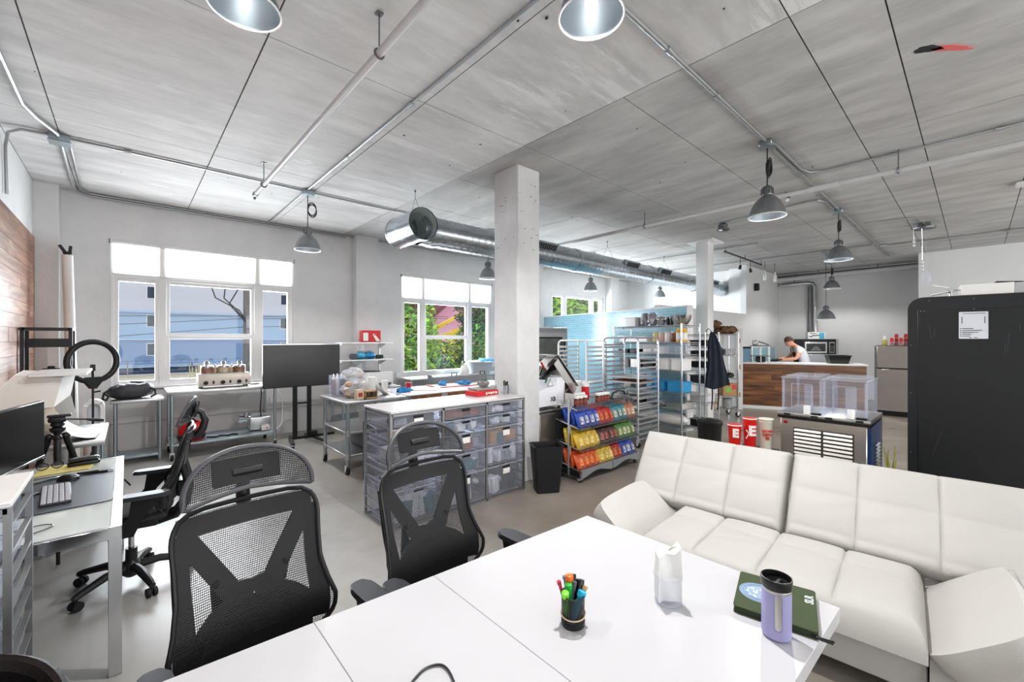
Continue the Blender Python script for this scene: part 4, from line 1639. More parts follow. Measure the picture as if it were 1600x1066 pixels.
def nap(u, v):
    a = (u - 0.5) * 1.5
    x = (u - 0.5) * 0.078
    crease = 0.004 * sin(u * 9 + v * 4) + 0.003 * sin(v * 13 + u * 4)
    z = 0.012 + v * (0.158 + 0.012 * u + 0.022 * max(u - 0.72, 0) / 0.28)
    return V((x, crease + 0.012 * math.cos((u - 0.5) * 3), z))


b.surf(lambda u, v: nap(u, v) + V((0, 0.022 * (1 - 0.25 * v), 0)), 16, 14)
b.surf(lambda u, v: nap(u, v) + V((0, -0.030 * (1 - 0.25 * v), -0.006 * v)), 16, 14)
for v in (0, 1):
    b.surf(lambda u, w: nap(u, v) + V((0, (0.022 - 0.052 * w) * (1 - 0.25 * v), -0.006 * v * w)), 16, 2)
for u in (0, 1):
    b.surf(lambda v, w: nap(u, v) + V((0, (0.022 - 0.052 * w) * (1 - 0.25 * v), -0.006 * v * w)), 14, 2)
o = b.obj('napkins', pm('tissue_white', rgb(244, 244, 242), 0.9, bump=0.2, bs=80), nk, ang=50)
o.rotation_euler.z = -0.75
b = B().surf(lambda u, v: (-0.02 + 0.04 * u, 0.004 * sin(u * 6), 0.15 + 0.05 * v * (0.6 + 0.4 * u)), 6, 5).obj('raised_napkin', PAPER, nk, (0.022, -0.012, 0.0))
b.rotation_euler.z = -0.9

pc = thing('pen_cup', 'black wire mesh cup with a rubber band full of pens', 'pen cup', (1.065, 0.877, TZ))
CUPM = mesh_fabric('wire_mesh', 0.0030, 0.0030, 0.62, rgb(20, 20, 22))
B().lathe([(0.0365, 0.003), (0.0375, 0.098)], n=32, cap=False).obj('mesh_wall', CUPM, pc)
B().lathe([(0.001, 0.0), (0.037, 0.0), (0.0385, 0.004), (0.038, 0.016), (0.036, 0.016), (0.001, 0.004)], n=32, cap=False).obj('cup_base', BLACK, pc)
B().tube(arc((0, 0, 0.098), 0.038, 0, 2 * PI, 32, (1, 0, 0), (0, 1, 0))[:-1], 0.002, 6, True).obj('wire_rim', BLACK, pc)
B().tube([(0.0395 * cos(a), 0.0395 * sin(a), 0.036 + 0.004 * sin(a + 1)) for a in [2 * PI * k / 32 for k in range(32)]], 0.0022, 6, True).obj('rubber_band', pm('rubber_band', rgb(226, 200, 170), 0.6), pc)


def pen(label, col, bx, by, tx, ty_, L, r=0.0045, kind='pen', cap=None, capc=None):
    d = V((tx - bx, ty_ - by, L)).normalized()
    t = thing(kind, label, kind, (pc.location.x + bx, pc.location.y + by, TZ + 0.006), 0)
    r *= 1.3
    B().cyl((0, 0, 0), d * L, r, n=10).obj('barrel', col, t)
    if cap:
        B().tube([d * (L - 0.001), d * (L + cap * 0.9), d * (L + cap)], [r * 1.35, r * 1.35, r * 0.8], 10).obj('cap', capc or col, t)
    return t


PC = lambda n_, c: pm('pen_' + n_, rgb(*c), 0.35)
pen('lime highlighter with stubby cap in the pen cup', PC('lime', (120, 220, 40)), -0.008, 0.016, -0.030, 0.006, 0.094, 0.007, 'highlighter', 0.016)
pen('sky blue highlighter at the front of the pen cup', PC('sky', (40, 180, 225)), -0.022, -0.006, 0.018, -0.022, 0.094, 0.008, 'highlighter', 0.018)
pen('deep green marker in the middle of the pen cup', PC('green', (30, 170, 60)), 0.004, 0.008, -0.006, 0.012, 0.108, 0.007, 'marker', 0.014)
pen('orange-capped marker standing tallest in the pen cup', PC('grey', (70, 72, 78)), 0.01, 0.012, 0.010, 0.022, 0.115, 0.008, 'marker', 0.025, PC('orange', (238, 112, 20)))
pen('crimson pen leaning out of the pen cup toward the chairs', PC('crimson', (190, 40, 80)), 0.006, 0.02, -0.022, 0.040, 0.118, 0.004, 'pen', 0.012)
pen('grey clip pen behind the orange marker', PC('silver', (130, 132, 138)), 0.012, 0.016, 0.004, 0.038, 0.126, 0.0045, 'pen', 0.008)
pen('black ballpoint with shiny clip in the pen cup', BLACK, 0.008, 0.004, 0.026, 0.018, 0.128, 0.0045, 'pen', 0.01)
pen('dark silver pen lying diagonally across the pen cup', PC('gunmetal', (88, 90, 98)), -0.01, 0.01, 0.012, 0.004, 0.118, 0.0045, 'pen', 0.008)
pen('wide black marker leaning away to the mug side', SATIN, 0.004, -0.012, 0.045, 0.008, 0.112, 0.009, 'marker', 0.014)
pen('brown pen with brass bands leaning toward the mug', pm('pen_brown', rgb(74, 50, 36), 0.4), -0.018, 0.0, 0.052, -0.016, 0.112, 0.005, 'pen', 0.012, PC('brass', (190, 160, 110)))
bk = thing('marker', 'blue marker seen through the pen cup mesh', 'marker', (pc.location.x - 0.024, pc.location.y - 0.012, TZ + 0.02))
B().bar((0, 0, 0), (0.012, -0.01, 0.07), 0.016, 0.01, 0.002).obj('barrel', PC('teal', (30, 130, 170)), bk)
tag(B().tube(smooth([(0.52, 0.99, TZ + 0.003), (0.575, 1.02, TZ + 0.004), (0.62, 1.03, TZ + 0.004), (0.655, 1.005, TZ + 0.004), (0.645, 0.94, TZ + 0.004), (0.60, 0.86, TZ + 0.003), (0.50, 0.80, TZ + 0.003)]), 0.0032, 8).obj('cable', BLACK),
    'thin black cable looping on the white table at the bottom edge', 'cable')

# ---------------------------------------------------------------- shared builders
def caster(parent, x, y, r=0.05):
    b = B().box(x - 0.028, x + 0.028, y - 0.02, y + 0.03, r * 1.35, r * 2.3, 0.004)
    b.box(x - 0.026, x - 0.021, y - 0.01, y + 0.03, r * 0.7, r * 1.5).box(x + 0.021, x + 0.026, y - 0.01, y + 0.03, r * 0.7, r * 1.5)
    c = b.obj('caster', CHROME, parent)
    B().cyl((x - 0.016, y + 0.01, r), (x + 0.016, y + 0.01, r), r, n=18).cyl((x - 0.02, y + 0.01, r), (x + 0.02, y + 0.01, r), r * 0.35, n=12).obj('wheel', RUBBER, c)


def steel_table(label, x0, x1, y0, y1, z, shelves=(0.22,), legr=0.02, cast=False, mat=None, cat='table', name='steel_table', edge=0.04, shmat=None, group=None):
    t = thing(name, label, cat, ((x0 + x1) / 2, (y0 + y1) / 2, 0), 0, group)
    X, Y = (x1 - x0) / 2, (y1 - y0) / 2
    B().box(-X, X, -Y, Y, z - edge, z, 0.008, 2).obj('tabletop', mat or STEELH, t)
    z0 = 0.11 if cast else 0.0
    for sx in (-1, 1):
        for sy in (-1, 1):
            x, y = sx * (X - 0.05), sy * (Y - 0.05)
            b = B().cyl((x, y, z0), (x, y, z - edge), legr, n=12)
            if not cast:
                b.cyl((x, y, 0), (x, y, 0.03), legr * 1.2, n=12)
            b.obj('leg', GALV, t)
            if cast:
                caster(t, x, y)
    for s in shelves:
        b = B().box(-X + 0.03, X - 0.03, -Y + 0.03, Y - 0.03, s - 0.03, s, 0.005)
        for sx in (-1, 1):
            for sy in (-1, 1):
                b.cyl((sx * (X - 0.05), sy * (Y - 0.05), s - 0.05), (sx * (X - 0.05), sy * (Y - 0.05), s + 0.02), legr * 1.4, n=12)
        b.obj('shelf', shmat or GALV, t)
    return t


def one(name, label, cat, b, mat, loc=None, group=None, ang=40, rz=0):
    return tag(b.obj(name, mat, None, loc, ang, rz), label, cat, group)


# ---------------------------------------------------------------- glass desk by the wall
dk = thing('desk', 'white glass-topped desk with square chrome legs by the plank wall', 'desk', (-0.44, 3.69, 0))
GTOP = pm('white_back_painted_glass', rgb(222, 232, 230), 0.08, coat=0.6)
B().box(-0.40, 0.395, -0.83, 0.83, 0.716, 0.728, 0.002).obj('glass_top', GTOP, dk)
b = B()
for q in ((-0.42, 0.42, -0.85, -0.82), (-0.42, 0.42, 0.82, 0.85), (-0.42, -0.39, -0.82, 0.82), (0.375, 0.42, -0.82, 0.82)):
    b.box(q[0], q[1], q[2], q[3], 0.672, 0.73, 0.002)
b.obj('top_frame', CHROME, dk)
B().box(0.378, 0.42, -0.85, 0.85, 0.7295, 0.7315).obj('white_edge_strip', WHITE, dk)
for x in (-0.395, 0.395):
    for y in (-0.825, 0.825):
        B().box(x - 0.025, x + 0.025, y - 0.025, y + 0.025, 0, 0.675, 0.002).obj('leg', CHROME, dk)
DZ = 0.732
o = B().prism(rquad([(-0.48, 3.30), (-0.06, 3.32), (-0.075, 4.14), (-0.48, 4.17)], 0.04), 0, 0.003)
one('desk_mat', 'dark slate desk mat lying on the white glass desk', 'desk mat', o, pm('slate_leatherette', rgb(62, 70, 80), 0.45, var=0.12, vs=12, bump=0.1, bs=200), (0, 0, DZ))
kb = thing('keyboard', 'silver keyboard on the slate desk mat', 'keyboard', (-0.31, 3.635, DZ + 0.004), 0.08)
B().box(-0.062, 0.062, -0.215, 0.215, 0, 0.012, 0.004).obj('keyboard_case', pm('dark_key_case', rgb(58, 60, 66), 0.4), kb)
b = B()
for i in range(5):
    for j in range(13):
        b.box(-0.058 + i * 0.0235, -0.038 + i * 0.0235, -0.21 + j * 0.0325, -0.182 + j * 0.0325, 0.011, 0.017, 0.002)
b.obj('keycaps', pm('pale_keycaps', rgb(172, 172, 182), 0.45), kb)
ms = thing('mouse', 'black and silver computer mouse above the keyboard on the desk mat', 'mouse', (-0.285, 3.98, DZ + 0.004), 1.3)
B().surf(lambda u, v: (0.032 * cos(2 * PI * u) * sin(PI * v / 2) ** 0.8, 0.056 * sin(2 * PI * u) * sin(PI * v / 2) ** 0.8, 0.034 * cos(PI * v / 2) ** 0.8), 24, 8, True).obj('mouse_shell', SATIN, ms)
B().surf(lambda u, v: (0.02 * (2 * u - 1), -0.02 - 0.03 * v, 0.033 - 0.012 * v - 0.02 * (u - 0.5) ** 2), 6, 6).obj('silver_plate', CHROME, ms)
pn = thing('stylus_pen', 'black and silver pen along the far edge of the desk mat', 'pen', (-0.25, 4.075, DZ + 0.012))
B().cyl((0, 0, 0), (0.105, -0.004, 0), 0.008, n=10).obj('barrel', SATIN, pn)
B().cyl((0.105, -0.004, 0), (0.18, -0.007, 0), 0.008, 0.006, n=10).obj('silver_barrel', CHROME, pn)
B().cyl((0.03, -0.012, 0.0), (0.15, -0.03, -0.003), 0.006, n=8).obj('clip', SATIN, pn)
o = B().prism([(-0.47, 4.22), (-0.20, 4.24), (-0.17, 4.46), (-0.45, 4.48)], 0, 0.004)
one('legal_pad', 'yellow paper pad near the far end of the glass desk', 'paper pad', o, pm('yellow_paper', rgb(222, 208, 128), 0.8), (0, 0, DZ))
gs = thing('eyeglasses', 'black-framed spectacles resting on the yellow paper pad', 'glasses', (-0.40, 4.36, DZ + 0.008), 0.2)
b = B()
for s in (-1, 1):
    b.tube([(s * 0.036 + 0.029 * cos(a), -0.004, 0.026 + 0.022 * sin(a)) for a in [2 * PI * k / 18 for k in range(18)]], 0.0028, 6, True)
    b.tube([(s * 0.066, -0.002, 0.034), (s * 0.068, 0.06, 0.022), (s * 0.067, 0.14, 0.004)], 0.0025, 6)
b.tube([(-0.01, -0.004, 0.03), (0, -0.004, 0.034), (0.01, -0.004, 0.03)], 0.0025, 6)
b.obj('spectacle_frame', SATIN, gs)
for s in (-1, 1):
    B().lathe([(0.001, 0), (0.028, 0)], n=18, cap=False).obj('lens', cloudy_mat('smoked_lens_%d' % s, (0.1, 0.1, 0.12), 0.5, 0.05), gs, (s * 0.036, -0.004, 0.026)).rotation_euler = (PI / 2, 0, 0)
cs = thing('glasses_case', 'glossy black case on the far edge of the glass desk by the tripod', 'case', (-0.235, 4.385, DZ + 0.005), 0.1)
B().box(-0.085, 0.085, -0.035, 0.035, 0, 0.028, 0.012, 3).obj('case_base', SATIN, cs)
B().box(-0.083, 0.083, -0.033, 0.033, 0.029, 0.056, 0.014, 3).obj('case_lid', pm('patent_black', rgb(30, 31, 34), 0.12, coat=0.8), cs)
mo = thing('monitor', 'black computer monitor on a silver stand at the end of the glass desk', 'monitor', (-0.50, 3.94, DZ), -0.24)
B().box(-0.02, 0.012, -0.31, 0.31, 0.125, 0.505, 0.004).obj('monitor_shell', SATIN, mo)
B().box(0.0115, 0.0135, -0.30, 0.30, 0.142, 0.497).obj('screen', pm('black_screen', rgb(8, 8, 10), 0.16), mo)
B().box(0.0115, 0.015, -0.31, 0.31, 0.123, 0.14, 0.002).obj('silver_chin', CHROME, mo)
b = B().bar((-0.05, 0, 0.02), (-0.03, 0, 0.24), 0.06, 0.015, 0.003)
b.obj('stand_neck', CHROME, mo)
for s in (-1, 1):
    B().bar((-0.05, 0, 0.012), (0.16, s * 0.2, 0.010), 0.03, 0.014, 0.003).obj('stand_foot', CHROME, mo)
tag(B().tube(smooth([(-0.46, 3.05, DZ + 0.003), (-0.33, 3.10, DZ + 0.003), (-0.275, 3.07, DZ + 0.003), (-0.29, 3.02, DZ + 0.003), (-0.40, 2.94, DZ + 0.003)]), 0.003, 6).obj('earphone_cable', GREYM),
    'thin grey cable loop on the near end of the glass desk', 'cable')


# ---------------------------------------------------------------- clear-drawer storage units
CONT = [pm('packing_kraft', rgb(176, 132, 88), 0.8, var=0.25, vs=14), pm('packing_white', rgb(224, 224, 226), 0.6, var=0.2, vs=18),
        pm('packing_slate', rgb(72, 76, 84), 0.6, var=0.35, vs=16), pm('packing_teal', rgb(58, 108, 122), 0.6, var=0.4, vs=14),
        pm('packing_rust', rgb(140, 70, 46), 0.7, var=0.3, vs=16), pm('packing_grey', rgb(150, 154, 160), 0.5, var=0.3, vs=20)]
FRM = pm('silver_frame', rgb(150, 152, 154), 0.4, 0.7)


def storage(label, x0, x1, y0, y1, H, bays, rows, fill, topmat, rung=0.1, name='drawer_unit'):
    """frame of ladder sides with clear drawers; the drawers face -Y"""
    t = thing(name, label, 'drawer unit', (x0, y0, 0))
    W, Dp = x1 - x0, y1 - y0
    bw = W / bays
    p = 0.011
    for i in range(bays + 1):
        x = i * bw
        b = B()
        for y in (p, Dp - p):
            b.box(x - p, x + p, y - p, y + p, 0, H - 0.02)
        b.box(x - p, x + p, p, Dp - p, 0, 0.02)
        z = 0.075
        while z < H - 0.05:
            b.box(x - p * 0.8, x + p * 0.8, p, Dp - p, z, z + 0.012)
            z += rung
        b.obj('ladder_frame', FRM, t)
    for y in (p, Dp - p):
        for z in (0.01, H - 0.035):
            B().box(0, W, y - p, y + p, z - 0.01, z + 0.01).obj('cross_rail', FRM, t)
    B().box(-0.012, W + 0.012, -0.012, Dp + 0.005, H - 0.02, H, 0.003).obj('top_board', topmat, t)
    for i in range(bays):
        for (z0, z1, cont) in rows[i]:
            a, c = i * bw + 0.022, (i + 1) * bw - 0.022
            b = B()
            th = 0.003
            b.box(a, c, 0.004, 0.004 + th, z0, z1).box(a, c, Dp - 0.02, Dp - 0.02 + th, z0, z1)
            b.box(a, a + th, 0.007, Dp - 0.02, z0, z1).box(c - th, c, 0.007, Dp - 0.02, z0, z1)
            b.box(a, c, 0.007, Dp - 0.02, z0, z0 + th)
            dr = b.obj('drawer', BIN, t)
            b = B()
            for q in ((a - 0.01, c + 0.01, -0.004, 0.012), (a - 0.01, c + 0.01, Dp - 0.03, Dp - 0.015)):
                b.box(q[0], q[1], q[2], q[3], z1 - 0.008, z1 + 0.004)
            b.box(a - 0.012, a + 0.006, 0.0, Dp - 0.02, z1 - 0.008, z1 + 0.004).box(c - 0.006, c + 0.012, 0.0, Dp - 0.02, z1 - 0.008, z1 + 0.004)
            b.obj('drawer_rim', CLEAR, dr)
            m = (a + c) / 2
            B().box(m - 0.05, m + 0.05, -0.002, 0.006, z1 - 0.04, z1 - 0.018, 0.003).obj('drawer_handle', SATIN, dr)
            if cont:
                mat, k = cont
                b = B()
                n_ = 3 + k % 3
                for q in range(n_):
                    cx = a + 0.04 + (c - a - 0.08) * (q + 0.5) / n_
                    hh = (z1 - z0) * random.uniform(0.45, 0.92)
                    dy = random.uniform(0.08, 0.2)
                    b.at((cx, 0.03 + dy, z0 + 0.004 + hh / 2), rz=random.uniform(-0.4, 0.4))
                    b.box(-(c - a) / n_ * 0.42, (c - a) / n_ * 0.42, -dy * 0.8, dy * 0.9, -hh / 2, hh / 2, 0.012, 2)
                b.obj('drawer_contents', CONT[mat], dr)
                b = B()
                for q in range(2):
                    b.at((random.uniform(a + 0.08, c - 0.08), random.uniform(0.06, 0.10), z0 + 0.004 + (z1 - z0) * 0.3), rz=random.uniform(-0.5, 0.5), ry=random.uniform(-0.2, 0.2))
                    b.box(-0.06, 0.06, -0.04, 0.04, -(z1 - z0) * 0.28, (z1 - z0) * 0.3, 0.01)
                b.obj('loose_packs', CONT[(mat + k) % 6], dr)
                if k % 2:
                    B().box(m - 0.045, m + 0.045, -0.004, 0.003, z1 - 0.10, z1 - 0.045, 0.001).obj('paper_label', PAPER, dr)
                if k > 3:
                    b = B()
                    for q in range(5):
                        b.at((random.uniform(a + 0.06, c - 0.06), random.uniform(0.04, 0.12), z0 + (z1 - z0) * random.uniform(0.3, 0.75)), rx=random.random(), ry=random.random(), rz=random.random())
                        b.ball((0, 0, 0), 0.05, 0.035, 0.03, 8, 6)
                    b.obj('bagged_contents', BAGP, dr)
    return t


r4 = lambda *c: [(z0, z1, q) for (z0, z1), q in zip(((0.03, 0.33), (0.345, 0.535), (0.55, 0.735), (0.75, 0.87), (0.885, 0.99)), c)]
storage('low silver storage unit with three bays of clear plastic drawers', 1.667, 3.24, 3.36, 3.90, 1.03, 3,
        [r4((1, 2), (1, 4), (1, 4), (0, 2), (2, 3)), r4((2, 5), (5, 4), (5, 5), (3, 4), (4, 0)), r4((2, 5), (1, 4), (0, 3), (3, 4), (5, 2))],
        None, pm('grey_white_board', rgb(214, 214, 216), 0.35, coat=0.2))
storage('white-topped tower of clear drawers at the near end of the glass desk', -0.86, -0.315, 2.31, 2.77, 1.075, 1,
        [[(0.05 + 0.2 * i, 0.215 + 0.2 * i, (1 if i % 2 else 5, 2 * i)) for i in range(5)]], None, WHITE, rung=0.1)

# ---------------------------------------------------------------- black tub chair at the bottom corner
tc_ = thing('tub_chair', 'black leather tub chair cut off at the bottom corner of the picture', 'armchair', (-0.42, 1.72, 0), 0.55)
LEA = pm('black_leather', rgb(20, 21, 24), 0.32, var=0.1, vs=20, bump=0.12, bs=160)
b = B()


def tub(u, v):
    a = PI * (1.5 + 1.36 * (u - 0.5)) + PI
    # profile around the shell thickness
    w = 2 * PI * v
    z = 0.36 + 0.36 * (0.5 - 0.5 * cos(w))
    hgt = 1 - 0.28 * abs(2 * u - 1) ** 2.5
    z = 0.30 + (z - 0.30) * hgt
    r_ = 0.285 + 0.04 * sin(w) + 0.03 * (z - 0.4)
    return (r_ * cos(a), r_ * sin(a), z)


b.surf(tub, 40, 20, False, True)
b.obj('tub_back', LEA, tc_, ang=0)
B().lathe([(0.001, 0.34), (0.24, 0.34), (0.255, 0.36), (0.255, 0.42), (0.24, 0.45), (0.001, 0.462)], n=36, cap=False).obj('seat', LEA, tc_)
B().cyl((0, 0, 0.04), (0, 0, 0.34), 0.03, n=16).obj('pedestal', CHROME, tc_)
B().lathe([(0.24, 0), (0.24, 0.012), (0.05, 0.04), (0.03, 0.05)], n=32).obj('base_plate', CHROME, tc_)
st = thing('floor_stand', 'slim stand with round chrome foot standing behind the glass desk', 'stand', (-0.49, 4.92, 0))
B().lathe([(0.2, 0), (0.2, 0.01), (0.06, 0.035), (0.03, 0.06)], n=36).obj('base_plate', CHROME, st)
B().cyl((0, 0, 0.05), (0, 0, 0.70), 0.012, n=14).obj('pole', CHROME, st)

# ---------------------------------------------------------------- photo corner by the plank wall
lt = steel_table('stainless steel work table along the plank wall under the photo tent', -0.87, -0.14, 5.0, 5.98, 0.80, shelves=(0.25,), edge=0.05)
te = thing('photo_tent', 'white folded photo light tent standing on the steel table by the plank wall', 'photo tent', (-0.56, 5.42, 0.802))
TENT = pm('white_tent_fabric', rgb(238, 236, 232), 0.8, var=0.03, vs=6)
P_ = dict(a=(-0.28, -0.36, 0), b=(0.22, -0.36, 0), c=(0.22, 0.40, 0), d=(-0.28, 0.40, 0),
          e=(-0.29, -0.42, 0.30), f=(0.12, -0.40, 0.30), g=(0.16, 0.40, 0.32), h=(-0.29, 0.40, 0.32),
          i=(-0.10, -0.28, 0.56), j=(0.16, -0.30, 0.53), k=(0.2, 0.3, 0.54), l=(-0.12, 0.3, 0.57))
b = B()
for f_ in ('efji', 'ehli', 'fgkj', 'hgkl', 'ijkl', 'adhe', 'dcgh'):
    b.quad(*[P_[q] for q in f_])
b.bm.normal_update()
r_ = bmesh.ops.solidify(b.bm, geom=b.bm.faces[:], thickness=0.006)
b.obj('tent_walls', TENT, te, ang=20)
b = B()
b.quad(P_['a'], P_['b'], P_['f'], P_['e'])
bmesh.ops.solidify(b.bm, geom=b.bm.faces[:], thickness=0.004)
b.obj('front_flap', pm('shaded_tent_fabric', rgb(226, 218, 206), 0.8), te, ang=20)  # beige shade inside the tent put into the flap colour
B().box(-0.02, 0.31, -0.42, 0.32, 0.548, 0.572, 0.004).obj('top_panel', WHITE, te)
b = B().surf(lambda u, v: (0.06 + 0.3 * v + 0.03 * u, -0.36 + 0.42 * u, 0.01 + 0.20 * (1 - v) ** 2.2), 10, 10)
b.obj('white_sweep', TENT, te)
fr = thing('metal_rack', 'open black square-tube rack behind the photo tent', 'rack', (-0.66, 7.02, 0))
b = B()
for x in (-0.175, 0.185):
    for y in (-0.14, 0.16):
        B().box(x - 0.016, x + 0.016, y - 0.016, y + 0.016, 0, 1.78).obj('upright', BLACKM, fr)
for z in (1.765, 1.235):
    for q in ((-0.175, 0.185, -0.156, -0.124), (-0.175, 0.185, 0.144, 0.176), (-0.191, -0.159, -0.14, 0.16), (0.169, 0.201, -0.14, 0.16)):
        B().box(q[0], q[1], q[2], q[3], z - 0.016, z + 0.016).obj('rail', BLACKM, fr)
B().box(-0.16, 0.17, 0.15, 0.17, 1.56, 1.66).obj('back_strip', BLACKM, fr)
B().box(-0.17, 0.18, -0.135, 0.155, 1.236, 1.25).obj('shelf', BLACKM, fr)
cm = thing('camera', 'black camera lying on the shelf of the open black rack', 'camera', (-0.63, 6.96, 1.253), 0.2)
B().box(-0.07, 0.07, -0.035, 0.035, 0, 0.075, 0.01, 2).box(-0.03, 0.03, -0.03, 0.03, 0.07, 0.10, 0.01).obj('camera_body', BLACK, cm)
B().lathe([(0.034, 0), (0.034, 0.05), (0.028, 0.055), (0.001, 0.05)], n=18).obj('lens', SATIN, cm, (0, -0.03, 0.036)).rotation_euler = (PI / 2, 0, 0)
o = B().surf(lambda u, v: (0.10 * cos(2 * PI * u) * sin(PI * v) ** 0.7, 0.05 * sin(2 * PI * u) * sin(PI * v) ** 0.7, 0.02 - 0.02 * cos(PI * v)), 20, 8, True)
one('pouch', 'plum-coloured pouch beside the camera on the black rack', 'pouch', o, pm('plum_fabric', rgb(150, 52, 96), 0.7, var=0.2, vs=20), (-0.545, 6.91, 1.251))
ro = thing('backdrop_roll', 'tall white paper backdrop roll leaning in the corner by the window', 'backdrop roll', (-0.515, 7.72, 0.0))
B().tube([(0.02, -0.02, 0.03), (-0.05, 0.05, 2.72)], 0.052, 20).obj('paper_roll', PAPER, ro)
B().cyl((0.02, -0.02, 0.0), (0.02, -0.02, 0.03), 0.058, n=16).obj('foot_cap', BLACK, ro)
b = B().cyl((-0.05, 0.05, 2.72), (-0.052, 0.05, 2.75), 0.03, n=12)
b.bar((-0.12, 0.05, 2.84), (-0.06, 0.05, 2.74), 0.03, 0.035).bar((-0.03, 0.05, 2.74), (-0.02, 0.05, 2.84), 0.03, 0.03).bar((-0.09, 0.05, 2.75), (-0.01, 0.05, 2.75), 0.04, 0.03)
b.obj('top_clamp', BLACK, ro)
rl = thing('ring_light', 'black ring light on a slim stand before the first window', 'ring light', (-0.275, 6.4, 0))
b = B()
ax, ay = V((cos(0.5), sin(0.5), 0)), V((0, 0, 1))
b.tube(arc((0, 0, 1.412), 0.212, 0, 2 * PI, 48, ax, ay)[:-1], 0.029, 10, True)
b.obj('ring_housing', BLACK, rl)
b = B().prism([(-0.075, 1.245), (0.075, 1.245), (0.075, 1.20), (0.02, 1.12), (-0.02, 1.12), (-0.075, 1.20)], -0.03, 0.03, 'xz')
o = b.obj('bracket', BLACK, rl)
o.rotation_euler.z = 0.5
B().cyl((0, 0, 1.24), (0, 0, 1.33), 0.012, n=10).box(-0.022, 0.022, -0.012, 0.012, 1.31, 1.38, 0.006).obj('phone_clip', BLACK, rl)
B().cyl((0, 0, 0.25), (0, 0, 1.13), 0.010, n=10).cyl((0.0, 0, 1.08), (0.06, 0.0, 1.09), 0.009, n=8).obj('stand_pole', BLACKM, rl)
for k in range(3):
    a = k * 2.09
    B().tube([(0, 0, 0.45), (0.3 * cos(a), 0.3 * sin(a), 0.01)], 0.009, 8).obj('stand_leg', BLACKM, rl)
ap = thing('air_purifier', 'white tower air purifier with an arched opening behind the steel table', 'air purifier', (-0.275, 6.62, 0))
pts_o = [(-0.085, 0.55)] + [(0.085 * cos(a), 0.90 + 0.085 * sin(a)) for a in [PI - PI * k / 14 for k in range(15)]] + [(0.085, 0.55)]
pts_i = [(-0.052, 0.55)] + [(0.052 * cos(a), 0.89 + 0.052 * sin(a)) for a in [PI - PI * k / 14 for k in range(15)]] + [(0.052, 0.55)]
b = B()
for i in range(len(pts_o) - 1):
    b.prism([pts_o[i], pts_o[i + 1], pts_i[i + 1], pts_i[i]], -0.07, 0.07, 'xz')
bmesh.ops.remove_doubles(b.bm, verts=b.bm.verts, dist=0.0005)
b.obj('arch', WPLAS, ap)
B().box(-0.05, 0.05, 0.0, 0.05, 0.55, 0.93).obj('inner_panel', pm('pale_grey_plastic', rgb(214, 216, 222), 0.4), ap)
B().lathe([(0.1, 0), (0.1, 0.02), (0.088, 0.05), (0.085, 0.55)], n=28).obj('purifier_body', WPLAS, ap)
tp = thing('camera_tripod', 'black camera tripod with pan handle standing behind the glass desk', 'tripod', (-0.40, 4.78, 0))
B().cyl((0, 0, 0.5), (0, 0, 0.96), 0.022, n=14).cyl((0, 0, 0.35), (0, 0, 0.6), 0.014, n=10).obj('centre_column', BLACK, tp)
b = B().lathe([(0.03, 0.93), (0.045, 0.95), (0.045, 0.965), (0.025, 0.975), (0.04, 0.985), (0.04, 1.0), (0.03, 1.01)], n=18)
b.box(-0.05, 0.05, -0.035, 0.035, 1.01, 1.05, 0.012, 2).box(-0.055, 0.075, -0.03, 0.03, 1.05, 1.068, 0.004)
b.obj('pan_head', BLACK, tp)
B().tube([(0.03, 0.0, 1.03), (0.15, 0.03, 1.01), (0.17, 0.035, 1.005)], 0.006, 8).tube([(0.16, 0.03, 1.008), (0.20, 0.045, 0.998), (0.255, 0.055, 0.985)], [0.009, 0.015, 0.011], 10).obj('pan_handle', BLACK, tp)
for k in range(3):
    a = k * 2.094 + 0.62
    d = V((cos(a), sin(a), 0))
    b = B().ball(d * 0.05 + V((0, 0, 0.895)), 0.028, n=12)
    b.tube([d * 0.05 + V((0, 0, 0.90)), d * 0.19 + V((0, 0, 0.42)), d * 0.29 + V((0, 0, 0.01))], [0.021, 0.016, 0.011], 10)
    b.obj('leg', BLACK, tp)

# ---------------------------------------------------------------- steel tables under the first window
steel_table('small galvanised table under the first window holding the grey bag', -0.17, 0.38, 7.50, 8.02, 0.85, shelves=(0.10,), cast=False)
bg_ = thing('shoulder_bag', 'grey-black padded bag on the small galvanised table', 'bag', (0.03, 7.72, 0.852), 0.05)


def bagf(u, v):
    a = 2 * PI * u
    s = sin(PI * v) ** 0.45
    k = 1 + 0.05 * sin(3 * a + 1) + 0.03 * sin(7 * a)
    return (0.235 * k * (abs(cos(a)) ** 0.8) * (1 if cos(a) > 0 else -1) * s, 0.12 * sin(a) * s, 0.10 - 0.10 * cos(PI * v) + 0.02 * cos(a) * v + 0.012 * sin(9 * u * PI) * v)


B().surf(bagf, 36, 14, True).obj('bag_body', pm('grey_nylon', rgb(62, 62, 70), 0.5, var=0.35, vs=9, bump=0.4, bs=30), bg_, ang=0)
B().tube([(-0.20, -0.05, 0.14), (-0.26, -0.10, 0.10), (-0.275, -0.14, 0.03), (-0.24, -0.16, 0.01), (-0.22, -0.15, 0.06), (-0.25, -0.12, 0.09)], 0.014, 8).obj('shoulder_strap', BLACK, bg_)
B().tube([(0.20, -0.05, 0.13), (0.25, -0.08, 0.10), (0.255, -0.1, 0.04), (0.2, -0.12, 0.01)], 0.014, 8).obj('side_strap', BLACK, bg_)
B().surf(lambda u, v: (-0.15 + 0.3 * u, -0.095 + 0.08 * v - 0.01 * sin(u * 9), 0.185 + 0.018 * sin(v * PI) + 0.006 * sin(u * 14)), 14, 5).obj('flap', pm('silver_grey_nylon', rgb(120, 120, 128), 0.35, var=0.2, vs=20), bg_)
